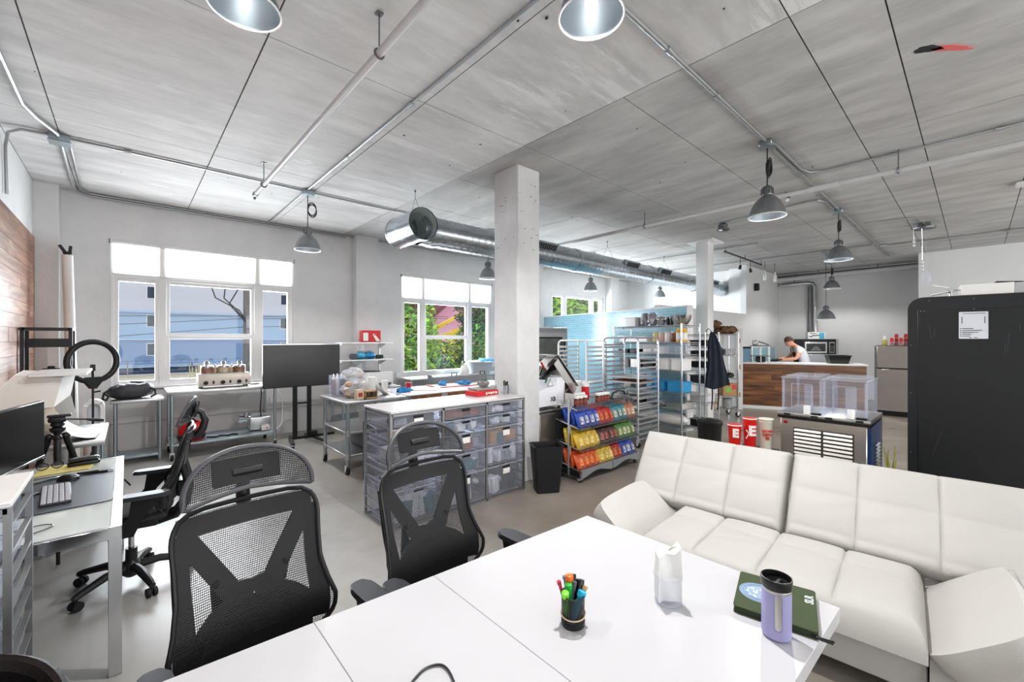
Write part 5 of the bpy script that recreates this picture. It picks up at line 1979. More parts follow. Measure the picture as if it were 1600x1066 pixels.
steel_table('long galvanised table on black casters under the first window', 0.395, 1.74, 7.27, 8.02, 0.945, shelves=(0.225,), cast=True)
wm_ = thing('condiment_warmer', 'steel triple condiment warmer with three dispenser jars on the window table', 'food warmer', (1.07, 7.62, 0.947), 0.0)
b = B().prism([(-0.15, 0.02), (0.15, 0.02), (0.15, 0.20), (-0.10, 0.20), (-0.15, 0.14)], -0.32, 0.32, 'yz')
b.obj('warmer_body', pm('warm_satin_steel', rgb(176, 168, 160), 0.5, 0.6, var=0.1, vs=5), wm_)
for x in (-0.28, 0.28):
    for y in (-0.12, 0.12):
        B().cyl((x, y, 0), (x, y, 0.02), 0.014, n=10).obj('foot', BLACK, wm_)
JAR = [pm('jar_red_brown', rgb(150, 110, 96), 0.25, var=0.4, vs=30), pm('jar_cream', rgb(206, 188, 164), 0.25, var=0.3, vs=30)]
for i, x in enumerate((-0.205, 0.0, 0.205)):
    B().lathe([(0.024, 0), (0.028, 0.004), (0.028, 0.022), (0.022, 0.026)], n=16).obj('dial_knob', BLACK, wm_, (x - 0.03, -0.15, 0.075)).rotation_euler = (PI / 2, 0, 0)
    B().box(x + 0.05, x + 0.075, -0.155, -0.148, 0.055, 0.10, 0.003).obj('rocker_switch', SATIN, wm_)
    j = B().lathe([(0.075, 0.19), (0.078, 0.20), (0.078, 0.30), (0.07, 0.305)], (x, 0.02, 0), 24).obj('dispenser_jar', CHROME, wm_)
    B().lathe([(0.0785, 0.21), (0.0785, 0.285)], (x, 0.02, 0), 24, cap=False).obj('jar_label', JAR[i % 2], j)
    B().lathe([(0.08, 0.303), (0.08, 0.312), (0.02, 0.322), (0.02, 0.33), (0.03, 0.345), (0.03, 0.365), (0.012, 0.372)], (x, 0.02, 0), 20).obj('jar_lid', CHROME, j)
    B().ball((x, 0.02, 0.36), 0.026, n=12, m=6).obj('lid_knob', BLACK, j)
for x in (-0.10, 0.105):
    B().lathe([(0.03, 0.19), (0.032, 0.20), (0.032, 0.28), (0.012, 0.30), (0.01, 0.33)], (x, 0.05, 0), 14).obj('squeeze_bottle', JAR[1], wm_)
tag(B().tube(smooth([(1.36, 7.72, 0.95), (1.47, 7.64, 0.952), (1.54, 7.60, 0.94), (1.56, 7.58, 0.8), (1.55, 7.6, 0.55), (1.58, 7.62, 0.30)]), 0.008, 6).obj('power_cord', BLACK),
    'black power cord dropping from the window table to the white plug', 'power cord')
gr = thing('grinder', 'small steel countertop grinder box on the lower shelf of the window table', 'grinder', (1.55, 7.70, 0.228), -0.05)
B().box(-0.14, 0.14, -0.16, 0.16, 0.012, 0.20, 0.012, 2).obj('motor_box', STEELH, gr)
for x in (-0.11, 0.11):
    for y in (-0.12, 0.12):
        B().cyl((x, y, 0), (x, y, 0.014), 0.015, n=10).obj('foot', RUBBER, gr)
b = B().cyl((-0.13, -0.03, 0.17), (-0.25, -0.05, 0.19), 0.045, n=18).cyl((-0.22, -0.045, 0.185), (-0.285, -0.055, 0.195), 0.06, n=18).cyl((-0.19, -0.04, 0.2), (-0.17, -0.04, 0.28), 0.035, 0.045, n=14)
b.obj('grinding_head', CHROME, gr)
B().bar((-0.10, 0.0, 0.235), (0.13, 0.0, 0.225), 0.11, 0.015, 0.004).obj('feed_tray', STEEL, gr)
pg = thing('plug_block', 'white plug block with a red switch beside the steel grinder', 'plug', (1.585, 7.50, 0.228))
B().box(-0.05, 0.07, -0.03, 0.03, 0, 0.085, 0.008).obj('block', WPLAS, pg)
B().box(0.02, 0.045, -0.034, -0.029, 0.03, 0.05).obj('red_switch', RED, pg)
tag(B().tube(smooth([(1.66, 7.5, 0.26), (1.76, 7.46, 0.25), (1.82, 7.45, 0.35), (1.83, 7.5, 0.7), (1.80, 7.9, 0.95)]), 0.007, 6).obj('white_cable', WPLAS), 'white cable rising from the plug block past the table leg', 'cable')
rv = thing('shop_vacuum', 'red round vacuum cleaner on the lower shelf behind the side-on office chair', 'vacuum cleaner', (0.68, 7.58, 0.228))
B().lathe([(0.15, 0), (0.165, 0.02), (0.16, 0.15), (0.12, 0.24), (0.05, 0.275), (0.001, 0.28)], n=28).obj('red_shell', RED, rv)
B().lathe([(0.166, 0.02), (0.168, 0.035), (0.168, 0.055), (0.164, 0.07)], n=28, cap=False).obj('black_band', BLACK, rv)
B().tube([(-0.08, -0.08, 0.22), (0, -0.1, 0.30), (0.08, -0.08, 0.22)], 0.014, 8).obj('carry_handle', BLACK, rv)
tag(B().tube([(0.85, 7.5, 0.235), (0.95, 7.42, 0.237), (1.02, 7.5, 0.237), (1.1, 7.42, 0.237), (1.15, 7.48, 0.237), (1.22, 7.44, 0.237)], 0.011, 6).obj('coiled_cord', BLACK), 'black coiled cord lying on the lower table shelf by the red vacuum', 'cord')

# ---------------------------------------------------------------- television on a stand
tv = thing('television', 'black flat television on a wheeled stand in front of the window wall', 'television', (2.07, 7.22, 0), -0.03)
B().box(-0.565, 0.565, -0.02, 0.03, 0.90, 1.575, 0.006).obj('tv_shell', SATIN, tv)
B().box(-0.555, 0.555, -0.0225, -0.0195, 0.915, 1.567).obj('screen', pm('tv_screen', rgb(44, 44, 45), 0.3), tv)
B().box(-0.565, 0.565, -0.023, -0.018, 1.566, 1.576).obj('bezel_edge', CHROME, tv)
for x in (-0.105, 0.105):
    B().box(x - 0.032, x + 0.032, 0.04, 0.08, 0.06, 1.35, 0.004).obj('stand_upright', BLACKM, tv)
B().box(-0.08, 0.08, 0.05, 0.07, 0.62, 0.645).box(-0.35, 0.35, 0.032, 0.05, 1.1, 1.16).obj('cross_brace', BLACKM, tv)
B().box(-0.16, 0.5, 0.045, 0.09, 0.06, 0.10).obj('base_beam', BLACKM, tv)
for x, d in ((-0.12, -0.2), (0.12, 0.2)):
    B().bar((x, 0.3, 0.075), (x + d * 0.5, -0.32, 0.065), 0.05, 0.03).obj('foot', BLACKM, tv)
    for y, q in ((0.29, x), (-0.3, x + d * 0.5)):
        caster(tv, q, y, 0.025)
B().box(0.10, 0.22, 0.0, 0.08, 0.10, 0.17, 0.006).obj('cable_box', BLACK, tv)


def on(t, p):
    """a point given in the frame of thing t, in room coordinates"""
    return Matrix.Translation(t.location) @ t.rotation_euler.to_matrix().to_4x4() @ V(p)


# ---------------------------------------------------------------- steel prep tables in the middle
ta = steel_table('steel prep table on casters piled with bagged supplies', 1.93, 2.745, 5.09, 5.98, 0.90, shelves=(0.24, 0.52), legr=0.024, cast=True, shmat=STEELH)
tbb = steel_table('long white-topped prep table with wooden apron below the second window', 2.77, 4.95, 5.09, 5.98, 0.905, shelves=(0.25,), legr=0.022,
                  mat=pm('white_poly_top', rgb(240, 240, 242), 0.3), edge=0.015)
wa = [B().box(-1.06 + 0.53 * i + 0.02, -0.53 + 0.53 * i - 0.02, -0.452, -0.43, 0.79, 0.888, 0.004).obj('wooden_apron', WOOD, tbb) for i in range(4)]
for i in range(1, 4):
    b = B().box(-1.06 + 0.53 * i - 0.05, -1.06 + 0.53 * i + 0.05, -0.462, -0.45, 0.80, 0.882, 0.004)
    b.ball((-1.06 + 0.53 * i - 0.025, -0.465, 0.83), 0.014, n=8, m=6).ball((-1.06 + 0.53 * i + 0.025, -0.465, 0.83), 0.014, n=8, m=6)
    b.obj('bracket', STEEL, tbb)

# supplies on the first table
tub = thing('bottle_caddy', 'clear bin of capped squeeze bottles on the steel prep table', 'bin', (2.13, 5.74, 0.902), -0.1)
b = B()
for q in ((-0.14, 0.14, -0.10, -0.096), (-0.14, 0.14, 0.096, 0.10), (-0.14, -0.136, -0.1, 0.1), (0.136, 0.14, -0.1, 0.1)):
    b.box(q[0], q[1], q[2], q[3], 0.0, 0.27)
b.box(-0.14, 0.14, -0.1, 0.1, 0, 0.004)
b.obj('bin_wall', CLEAR, tub)
BOT = [pm('sauce_plum', rgb(120, 50, 74), 0.35), pm('sauce_white', rgb(226, 222, 220), 0.35), pm('sauce_indigo', rgb(70, 74, 110), 0.35), pm('sauce_grey', rgb(96, 98, 110), 0.35), pm('sauce_cream', rgb(216, 200, 190), 0.35)]
for i in range(5):
    x = -0.105 + 0.0525 * i
    t = thing('squeeze_bottle', ORD[i] + ' squeeze bottle counted from the television side in the clear bin', 'bottle', tuple(on(tub, (x, 0.02 * (i % 2), 0.006))), 0, 'squeeze bottles in the clear bin')
    B().lathe([(0.024, 0), (0.026, 0.004), (0.026, 0.19), (0.02, 0.215)], n=16).obj('bottle_body', BOT[i], t)
    B().lathe([(0.021, 0.21), (0.021, 0.228), (0.012, 0.24), (0.005, 0.285), (0.003, 0.287)], n=12).obj('nozzle_cap', WPLAS, t)


def lump(c, r, n=16, m=10, amp=0.12, seed=1):
    rnd = random.Random(seed)
    ph = [rnd.uniform(0, 6) for _ in range(6)]
    b = B()

    def f(u, v):
        a, t_ = 2 * PI * u, PI * v
        k = 1 + amp * (sin(3 * a + ph[0] + 2 * t_) + sin(5 * a * 1.0 + ph[1] - 3 * t_) * 0.6 + 0.5 * sin(7 * t_ + ph[2] + 2 * a))
        s = max(sin(t_), 0.02)
        return (c[0] + r[0] * k * s * cos(a), c[1] + r[1] * k * s * sin(a), max(c[2] - r[2] * k * cos(t_), 0.0))
    b.surf(f, n, m, True)
    return b


bag = thing('produce_bag', 'clear bag of pale rolls heaped beside the squeeze bottles', 'bag', (2.18, 5.42, 0.902))
lump((0, 0, 0.11), (0.16, 0.11, 0.115), seed=3).obj('cellophane', BAGP, bag, ang=0)
ROLL = [pm('roll_beige', rgb(206, 176, 146), 0.8, var=0.2, vs=20), pm('roll_grey', rgb(150, 142, 136), 0.8, var=0.25, vs=20), pm('roll_white', rgb(228, 222, 214), 0.8, var=0.1, vs=20)]
for i in range(9):
    B().ball((-0.10 + 0.1 * (i % 3), -0.04 + 0.04 * ((i // 3) % 2), 0.045 + 0.065 * (i // 3)), 0.046, 0.042, 0.038, 10, 7).obj('roll', ROLL[i % 3], bag)
bag2 = thing('produce_bag', 'upper clear bag of white caps resting on the pale rolls', 'bag', (2.20, 5.50, 1.10))
lump((0, 0, 0.09), (0.14, 0.10, 0.085), seed=8).obj('cellophane', BAGP, bag2, ang=0)
for i in range(6):
    B().ball((-0.08 + 0.08 * (i % 3), -0.03 + 0.06 * (i // 3), 0.07 + 0.03 * (i % 2)), 0.04, 0.04, 0.03, 10, 6).obj('cap', ROLL[(i + 1) % 3], bag2)
ct = thing('carton', 'small cardboard carton with red print at the edge of the steel prep table', 'box', (2.13, 5.17, 0.902), 0.25)
B().box(-0.05, 0.05, -0.03, 0.03, 0, 0.125).obj('carton_body', pm('cream_carton', rgb(222, 204, 182), 0.7), ct)
B().box(-0.03, 0.03, -0.0315, -0.03, 0.035, 0.085).obj('red_print', pm('red_print', rgb(186, 62, 50), 0.7), ct)
ct = thing('jar_tray', 'open brown carton of round dark jars beside the small carton', 'box', (2.27, 5.20, 0.902), 0.12)
b = B().box(-0.08, 0.08, -0.07, 0.07, 0, 0.02).box(-0.08, 0.08, -0.07, 0.07, 0.085, 0.10)
b.box(-0.08, -0.075, -0.07, 0.07, 0, 0.1).box(0.075, 0.08, -0.07, 0.07, 0, 0.1)
b.obj('carton_body', CARD, ct)
for i in range(2):
    B().cyl((-0.036 + 0.072 * i, -0.065, 0.055), (-0.036 + 0.072 * i, 0.06, 0.055), 0.03, n=16).obj('jar', pm('dark_jar', rgb(70, 58, 44), 0.4), ct)
pt_ = thing('paper_towel', 'crumpled standing roll of white paper towel on the steel prep table', 'paper towel', (2.44, 5.50, 0.902), 0)
B().lathe([(0.055, 0), (0.055, 0.24), (0.018, 0.24), (0.018, 0.02)], n=24, cap=False).obj('towel_roll', PAPER, pt_)
B().surf(lambda u, v: (0.0 + 0.055 * cos(-1.2 + u * 0.8) + 0.14 * v * v, -0.05 - 0.12 * v * u - 0.04 * v, max(0.004, 0.235 * (1 - v) ** 1.5 + 0.01 * sin(u * 9))), 10, 14).obj('loose_sheet', PAPER, pt_)
cu_ = thing('cup_stack', 'stack of white paper cups beside the paper towel', 'cups', (2.60, 5.44, 0.902))
for i in range(4):
    B().lathe([(0.032, 0.0 + 0.026 * i), (0.044, 0.105 + 0.026 * i), (0.046, 0.108 + 0.026 * i)], n=20).obj('paper_cup', PAPER, cu_)
cu_ = thing('clear_jar', 'clear lidded jar standing beside the white cup stack', 'jar', (2.68, 5.36, 0.902))
B().lathe([(0.036, 0), (0.038, 0.1), (0.034, 0.11)], n=20).obj('jar_body', CLEAR, cu_)
B().lathe([(0.038, 0.11), (0.038, 0.13)], n=20).obj('jar_lid', WPLAS, cu_)
for i, (x, y, lb) in enumerate(((2.86, 5.42, 'blue nitrile gloves crumpled between the white cups and the red cup'),
                                (3.72, 5.72, 'blue gloves on the red-edged board before the grey cover'),
                                (4.02, 5.55, 'blue gloves beside the steel bowl end of the red-edged board'))):
    t = thing('gloves', lb, 'gloves', (x, y, 0.907 if i == 0 else 0.922), i)
    lump((0, 0, 0.025), (0.10, 0.06, 0.04), seed=20 + i, amp=0.25).obj('glove_palm', BLUEG, t, ang=0)
    for k in range(4):
        B().tube([(0.05, 0.02 * k - 0.03, 0.03), (0.10, 0.03 * k - 0.045, 0.045), (0.135, 0.035 * k - 0.05, 0.02)], [0.012, 0.011, 0.008], 7).obj('glove_finger', BLUEG, t)
t = thing('plastic_cup', 'red plastic party cup on the white prep table', 'cup', (3.0, 5.52, 0.907))
b = B().lathe([(0.033, 0), (0.036, 0.04), (0.0375, 0.042), (0.0475, 0.118), (0.049, 0.12), (0.046, 0.12), (0.034, 0.01), (0.001, 0.008)], n=24, cap=False)
b.obj('cup_body', RED, t)
B().tube(arc((0, 0, 0.12), 0.0485, 0, 2 * PI, 24, (1, 0, 0), (0, 1, 0))[:-1], 0.002, 6, True).obj('rolled_rim', pm('white_rim', rgb(236, 220, 220), 0.4), t)
o = B().prism(rquad([(-0.19, -0.16), (0.19, -0.16), (0.19, 0.16), (-0.19, 0.16)], 0.02), 0, 0.014)
one('cutting_board', 'white cutting board lying on the white prep table', 'cutting board', o, pm('white_poly_board', rgb(228, 230, 232), 0.4), (3.28, 5.50, 0.907), rz=-0.75)
rb = thing('pastry_board', 'white board with red edge in front of the grey cover', 'board', (3.88, 5.70, 0.907), -0.12)
B().box(-0.36, 0.36, -0.22, 0.22, 0.0, 0.010).obj('red_edge', RED, rb)
B().box(-0.345, 0.345, -0.205, 0.205, 0.005, 0.013).obj('white_board', PAPER, rb)
sg = thing('pan_cover', 'long grey steel cover with black handles along the back of the prep table', 'cover', (4.2, 5.96, 0.907), -0.02)
b = B().prism([(-0.05, 0), (0.05, 0), (0.05, 0.14), (-0.02, 0.12)], -0.57, 0.57, 'yz')
b.obj('cover_body', pm('dark_zinc', rgb(128, 130, 133), 0.45, 0.6, var=0.15, vs=8), sg)
for x in (-0.1, 0.5):
    B().tube([(x - 0.05, 0.0, 0.12), (x - 0.05, 0.0, 0.175), (x + 0.05, 0.0, 0.175), (x + 0.05, 0.0, 0.12)], 0.009, 8).obj('handle', BLACK, sg)
B().box(-0.58, -0.56, -0.06, 0.06, 0, 0.165, 0.004).obj('end_plate', GREYM, sg)
ub = thing('storage_tub', 'white plastic tub on the upper undershelf of the steel prep table', 'tub', (2.52, 5.62, 0.522))
B().prism(rquad([(-0.16, -0.14), (0.16, -0.14), (0.16, 0.14), (-0.16, 0.14)], 0.03), 0, 0.13).obj('tub_body', WPLAS, ub)
B().box(-0.17, 0.17, -0.15, 0.15, 0.13, 0.15, 0.01).obj('tub_lid', WPLAS, ub)
ub = thing('storage_tub', 'grey plastic bin on the lowest shelf of the steel prep table', 'tub', (2.45, 5.55, 0.242))
B().box(-0.2, 0.2, -0.22, 0.22, 0, 0.2, 0.02, 2).obj('tub_body', pm('grey_bin', rgb(128, 130, 140), 0.5), ub)
for k, (x, y) in enumerate(((2.3, 5.25), (2.62, 5.3))):
    t = thing('whisk_head', ('black round mixer head on the upper undershelf close to the table leg', 'second black mixer head further along the same undershelf')[k], 'mixer part', (x, y, 0.522))
    B().lathe([(0.05, 0), (0.06, 0.02), (0.05, 0.07), (0.02, 0.09)], n=18).obj('hub', BLACK, t)
    B().cyl((0, 0, 0.05), (0.09, 0.0, 0.06), 0.012, n=8).obj('arm', CHROME, t)
cart = thing('utility_cart', 'grey metal cart with curved handle tucked behind the clear drawer unit', 'cart', (2.32, 4.62, 0), -0.1)
for x in (-0.28, 0.28):
    B().tube([(x, -0.22, 0), (x, -0.22, 0.60), (x, -0.20, 0.66), (x, -0.14, 0.68), (x, 0.22, 0.68), (x, 0.22, 0.0)], 0.012, 8).obj('tube_frame', GREYM, cart)
for z in (0.32,):
    B().box(-0.29, 0.29, -0.21, 0.21, z - 0.02, z, 0.004).obj('shelf', GREYM, cart)
for z, c_ in ((0.322, BLACK),):
    B().lathe([(0.08, 0), (0.09, 0.02), (0.09, 0.16), (0.07, 0.18)], n=20).obj('black_canister', c_, cart, (0.05, 0, z))

# things on the clear drawer unit
bx_ = thing('flat_box', 'red and white flat box on the drawer unit beside the column', 'box', (2.93, 3.72, 1.032), 0.06)
B().box(-0.16, 0.16, -0.10, 0.10, 0, 0.052, 0.002).obj('red_box', RED, bx_)
for k in range(5):
    B().box(-0.03 + 0.036 * k, -0.005 + 0.036 * k, -0.1015, -0.099, 0.012 + 0.006 * (k % 2), 0.036, 0.002).obj('white_print', PAPER, bx_)
bx2 = thing('flat_box', 'thin grey lidded box lying on top of the red and white box', 'box', (2.96, 3.76, 1.086), -0.02)
B().box(-0.13, 0.15, -0.09, 0.09, 0, 0.02, 0.002).obj('grey_tray', pm('grey_card', rgb(150, 150, 146), 0.7), bx2)
t = thing('mixing_bowl', 'small steel bowl on the thin grey box', 'bowl', (3.0, 3.78, 1.108))
b = B().lathe([(0.03, 0.0), (0.045, 0.004), (0.066, 0.03), (0.073, 0.06), (0.077, 0.062), (0.071, 0.058), (0.06, 0.028), (0.04, 0.01), (0.001, 0.008)], n=28, cap=False)
b.obj('bowl_shell', CHROME, t)
t = thing('tumbler', 'frosted grey tumbler between the red box and the pen jars', 'tumbler', (3.165, 3.80, 1.032))
B().lathe([(0.03, 0), (0.036, 0.02), (0.04, 0.07), (0.034, 0.085), (0.03, 0.086)], n=24).obj('tumbler_body', pm('frosted_grey', rgb(176, 178, 182), 0.4), t)
for i, (x, y, lb, c_) in enumerate(((3.155, 3.58, 'clear jar of green and amber pens beside the column', (40, 120, 70)), (3.205, 3.62, 'dark jar of markers touching the column', (50, 46, 44)))):
    t = thing('pen_jar', lb, 'pen jar', (x, y, 1.032))
    B().lathe([(0.028, 0), (0.029, 0.10), (0.027, 0.10), (0.026, 0.006), (0.001, 0.005)], n=20, cap=False).obj('jar_wall', CLEAR if i == 0 else pm('smoky_jar', rgb(70, 70, 68), 0.2), t)
    for k in range(5):
        a = k * 1.3
        B().cyl((0.008 * cos(a), 0.008 * sin(a), 0.008), (0.018 * cos(a), 0.018 * sin(a), 0.13 + 0.01 * (k % 3)), 0.006, n=8).obj('marker', pm('marker_%d_%d' % (i, k), rgb(*((c_, (140, 90, 60), (60, 50, 40), (36, 90, 60), (30, 30, 32))[k])), 0.4), t)

# wall stand with two shelves, sink table and window bench
sd = thing('shelf_stand', 'stainless counter with two overshelves against the wall between the windows', 'shelf unit', (3.2, 7.62, 0))
B().box(-0.5, 0.62, -0.32, 0.3, 0.74, 0.78, 0.004).obj('counter_top', STEELH, sd)
for x in (-0.42, 0.38):
    B().box(x - 0.018, x + 0.018, 0.08, 0.115, 0.78, 1.60).obj('upright', STEEL, sd)
for z in (1.60, 1.29):
    b = B().box(-0.46, 0.50, -0.22, 0.12, z - 0.025, z, 0.003)
    for x in (-0.42, 0.38):
        b.prism([(-0.2, z - 0.025), (0.1, z - 0.025), (0.1, z - 0.12)], x - 0.006, x + 0.006, 'yz')
    b.obj('overshelf', STEELH, sd)
for x in (-0.45, 0.57):
    for y in (-0.27, 0.25):
        B().cyl((x, y, 0), (x, y, 0.74), 0.02, n=12).obj('leg', GALV, sd)
B().box(-0.47, 0.59, -0.29, 0.27, 0.25, 0.275).obj('lower_shelf', GALV, sd)
rbx = thing('first_aid_box', 'red box with white front panels on the top overshelf', 'box', (3.36, 7.64, 1.602), -0.15)
B().box(-0.17, 0.17, -0.10, 0.10, 0, 0.215, 0.004).obj('red_case', RED, rbx)
B().box(-0.15, -0.06, -0.103, -0.099, 0.02, 0.17, 0.002).obj('white_panel', PAPER, rbx)
b = B().prism([(0.02, 0.14), (0.05, 0.155), (0.16, 0.02), (0.09, 0.01)], -0.104, -0.099, 'xz')
b.obj('white_slip', PAPER, rbx)
B().ball((0.05, -0.10, 0.13), 0.012, n=8, m=6).obj('black_latch', BLACK, rbx)
for k, (x, w, lb) in enumerate(((3.16, 0.10, 'bright blue packet on the lower overshelf'), (3.34, 0.13, 'second deeper blue packet on the lower overshelf'))):
    t = thing('packet', lb, 'packet', (x, 7.62, 1.292), 0.1)
    lump((0, 0, 0.06), (w, 0.09, 0.065), seed=40 + k, amp=0.06).obj('wrapper', pm('cyan_wrap_%d' % k, rgb(*((90, 190, 235), (40, 140, 200))[k]), 0.35), t, ang=0)
t = thing('spray_can', 'dark cylinder lying at the end of the lower overshelf', 'can', (3.03, 7.6, 1.292))
B().cyl((0, 0.08, 0.05), (0, -0.08, 0.05), 0.05, n=18).obj('can_body', pm('slate_can', rgb(70, 74, 84), 0.4), t)
t = thing('bottle', 'black and white bottle lying at the far end of the lower overshelf', 'bottle', (3.52, 7.58, 1.292))
B().cyl((-0.07, 0, 0.035), (0.06, 0, 0.035), 0.034, n=14).obj('bottle_body', BLACK, t)
B().cyl((0.06, 0, 0.035), (0.1, 0, 0.035), 0.02, n=12).obj('bottle_cap', WPLAS, t)
pr = thing('label_machine', 'slanted white and grey counter machine under the overshelves', 'machine', (3.42, 7.48, 0.782), 0)
b = B().prism([(-0.2, 0.02), (0.2, 0.02), (0.2, 0.09), (-0.02, 0.27), (-0.2, 0.27)], -0.25, 0.22, 'yz')
b.obj('machine_body', WPLAS, pr)
B().box(-0.22, 0.18, -0.215, -0.20, 0.03, 0.08).obj('dark_front', GREYM, pr)
B().box(-0.20, 0.05, -0.05, 0.19, 0.27, 0.285).obj('black_tray', BLACK, pr)
t = steel_table('low steel bench with raised back under the second window', 4.05, 6.7, 7.35, 8.0, 0.88, shelves=(0.25,))
B().box(-1.32, 1.32, 0.29, 0.31, 0.88, 0.98).obj('splashback', STEELH, t)
bk_ = thing('bucket', 'pale grey bucket holding towels at the window bench end', 'bucket', (5.85, 7.50, 0.882))
B().lathe([(0.22, 0), (0.30, 0.26), (0.31, 0.27), (0.29, 0.26), (0.21, 0.01), (0.001, 0.008)], n=30, cap=False).obj('bucket_body', pm('translucent_bucket', rgb(196, 206, 216), 0.35), bk_)
B().box(-0.27, 0.05, -0.1, 0.12, 0.24, 0.30, 0.03, 2).obj('white_towel', PAPER, bk_)
t = thing('cloth', 'folded light blue cloth draped on the bucket rim', 'cloth', (5.98, 7.42, 1.125), 0.1)
B().box(-0.17, 0.17, -0.09, 0.11, 0.03, 0.10, 0.03, 2).obj('folded_cloth', pm('sky_cloth', rgb(120, 190, 226), 0.8, var=0.15, vs=14), t)
t = thing('spray_bottle', 'white spray bottle standing beside the bucket on the window bench', 'bottle', (5.42, 7.5, 0.882))
B().lathe([(0.09, 0), (0.095, 0.02), (0.09, 0.14), (0.03, 0.22), (0.025, 0.26)], n=22).obj('bottle_body', WPLAS, t)
b = B().box(-0.05, 0.03, -0.02, 0.02, 0.26, 0.30, 0.006).bar((-0.03, 0, 0.26), (-0.055, 0, 0.20), 0.012, 0.02)
b.obj('trigger', GREYM, t)

# ---------------------------------------------------------------- bins and slicer beside the column
tr_ = thing('waste_bin', 'black tapered plastic waste bin standing by the concrete column', 'waste bin', (3.385, 3.16, 0), -0.55)
b = B()
def taper(z):
    k = z / 0.51
    return 0.125 + 0.04 * k, 0.095 + 0.035 * k


lo, hi, ri, li = [], [], [], []
for lst, z, d in ((lo, 0.0, 0), (hi, 0.50, 0), (ri, 0.50, -0.006), (li, 0.02, -0.006)):
    w_, d_ = taper(z)
    lst.append([b._v((x, y, z)) for x, y in rquad([(-w_ - d, -d_ - d), (w_ + d, -d_ - d), (w_ + d, d_ + d), (-w_ - d, d_ + d)], 0.03)])
lo, hi, ri, li = lo[0], hi[0], ri[0], li[0]
# inner wall sits inside the outer one
for v in ri + li:
    v.co.x *= 0.93
    v.co.y *= 0.93
b.skin(lo, hi)
b.skin(hi, ri)
b.skin(ri, li)
b.face(lo[::-1])
b.face(li)
b.obj('bin_body', pm('black_bin_plastic', rgb(26, 27, 30), 0.5, var=0.1, vs=10), tr_)
w_, d_ = taper(0.50)
rim = B()
rp = rquad([(-w_, -d_), (w_, -d_), (w_, d_), (-w_, d_)], 0.03)
rim.tube([(x, y, 0.497) for x, y in rp], 0.008, 6, True)
rim.obj('rolled_rim', BLACK, tr_)
sb = thing('steel_cabinet', 'brushed steel cabinet behind the black waste bin', 'cabinet', (3.9, 3.78, 0))
B().box(-0.26, 0.26, -0.27, 0.27, 0.05, 0.765, 0.006).obj('cabinet_body', pm('dull_steel', rgb(150, 146, 138), 0.4, 0.8, var=0.12, vs=3), sb)
B().box(-0.275, 0.275, -0.285, 0.285, 0.765, 0.79, 0.006).obj('worktop', STEEL, sb)
B().box(-0.25, 0.25, -0.274, -0.268, 0.09, 0.74, 0.003).obj('cabinet_door', pm('dull_steel', rgb(150, 146, 138)), sb)
for x in (-0.22, 0.22):
    for y in (-0.22, 0.22):
        B().cyl((x, y, 0), (x, y, 0.05), 0.02, n=10).obj('foot', RUBBER, sb)
sl_ = thing('slicer', 'white bread slicer with a tilted steel hopper on the steel cabinet', 'slicer', (3.86, 3.66, 0.792), 0)
SLW = pm('white_enamel_machine', rgb(238, 240, 246), 0.3)
b = B().prism([(-0.26, 0.045), (0.14, 0.045), (0.14, 0.32), (0.02, 0.28), (-0.10, 0.27), (-0.26, 0.22)], -0.15, 0.15, 'xz')
b.obj('machine_body', SLW, sl_)
B().box(0.09, 0.21, -0.165, 0.165, 0.03, 0.385, 0.008).obj('front_column', SLW, sl_)
B().box(0.205, 0.225, -0.17, 0.17, 0.02, 0.40, 0.004).obj('steel_face', STEEL, sl_)
b = B().at((0.29, 0.0, 0.40), ry=0.82)
b.box(-0.30, 0.24, -0.17, 0.17, -0.012, 0.0).box(-0.30, 0.24, -0.175, -0.165, -0.10, 0.0).box(-0.30, 0.24, 0.165, 0.175, -0.10, 0.0).box(0.23, 0.24, -0.17, 0.17, -0.10, 0)
b.obj('tilted_hopper', STEEL, sl_)
b = B().at((0.31, 0.0, 0.43), ry=0.82)
b.box(-0.32, 0.25, -0.18, 0.18, -0.004, 0.012, 0.004)
b.obj('hopper_lid', STEEL, sl_)
B().at((0.32, 0, 0.24), ry=-0.5).box(-0.12, 0.14, -0.16, 0.16, -0.008, 0.008).obj('delivery_tray', STEEL, sl_)
b = B().at((0.02, -0.08, 0.47), ry=-0.55)
b.box(-0.16, 0.15, -0.06, 0.06, -0.03, 0.0, 0.006)
b.obj('pusher_plate', SATIN, sl_)
b = B().at((0.04, -0.05, 0.52), ry=-0.55)
b.box(-0.10, 0.16, -0.05, 0.10, 0, 0.07, 0.005)
b.obj('pusher_housing', STEEL, sl_)
B().cyl((-0.06, -0.1, 0.46), (-0.14, -0.1, 0.58), 0.013, n=10).obj('red_handle', RED, sl_)
B().cyl((-0.14, -0.1, 0.41), (-0.09, -0.1, 0.50), 0.035, n=14).obj('black_knob', BLACK, sl_)
B().cyl((-0.10, -0.13, 0.33), (-0.07, -0.13, 0.37), 0.012, n=8).obj('green_button', pm('green_button', rgb(20, 110, 60), 0.4), sl_)
b = B().prism([(-0.09, 0.285), (0.02, 0.285), (-0.035, 0.375)], -0.158, -0.15, 'xz')
b.obj('warning_triangle_border', pm('grey_triangle', rgb(150, 154, 160), 0.4), sl_)
B().prism([(-0.072, 0.295), (0.002, 0.295), (-0.035, 0.355)], -0.161, -0.157, 'xz').obj('warning_triangle', PAPER, sl_)
letters('XB', sl_, (0.02, -0.1515, 0.12), (PI / 2, 0, 0), 0.075, SATIN, 0.001, bold=0.002)
for x in (-0.22, 0.16):
    for y in (-0.12, 0.12):
        B().cyl((x, y, 0), (x, y, 0.05), 0.02, 0.014, n=10).obj('foot', BLACK, sl_)
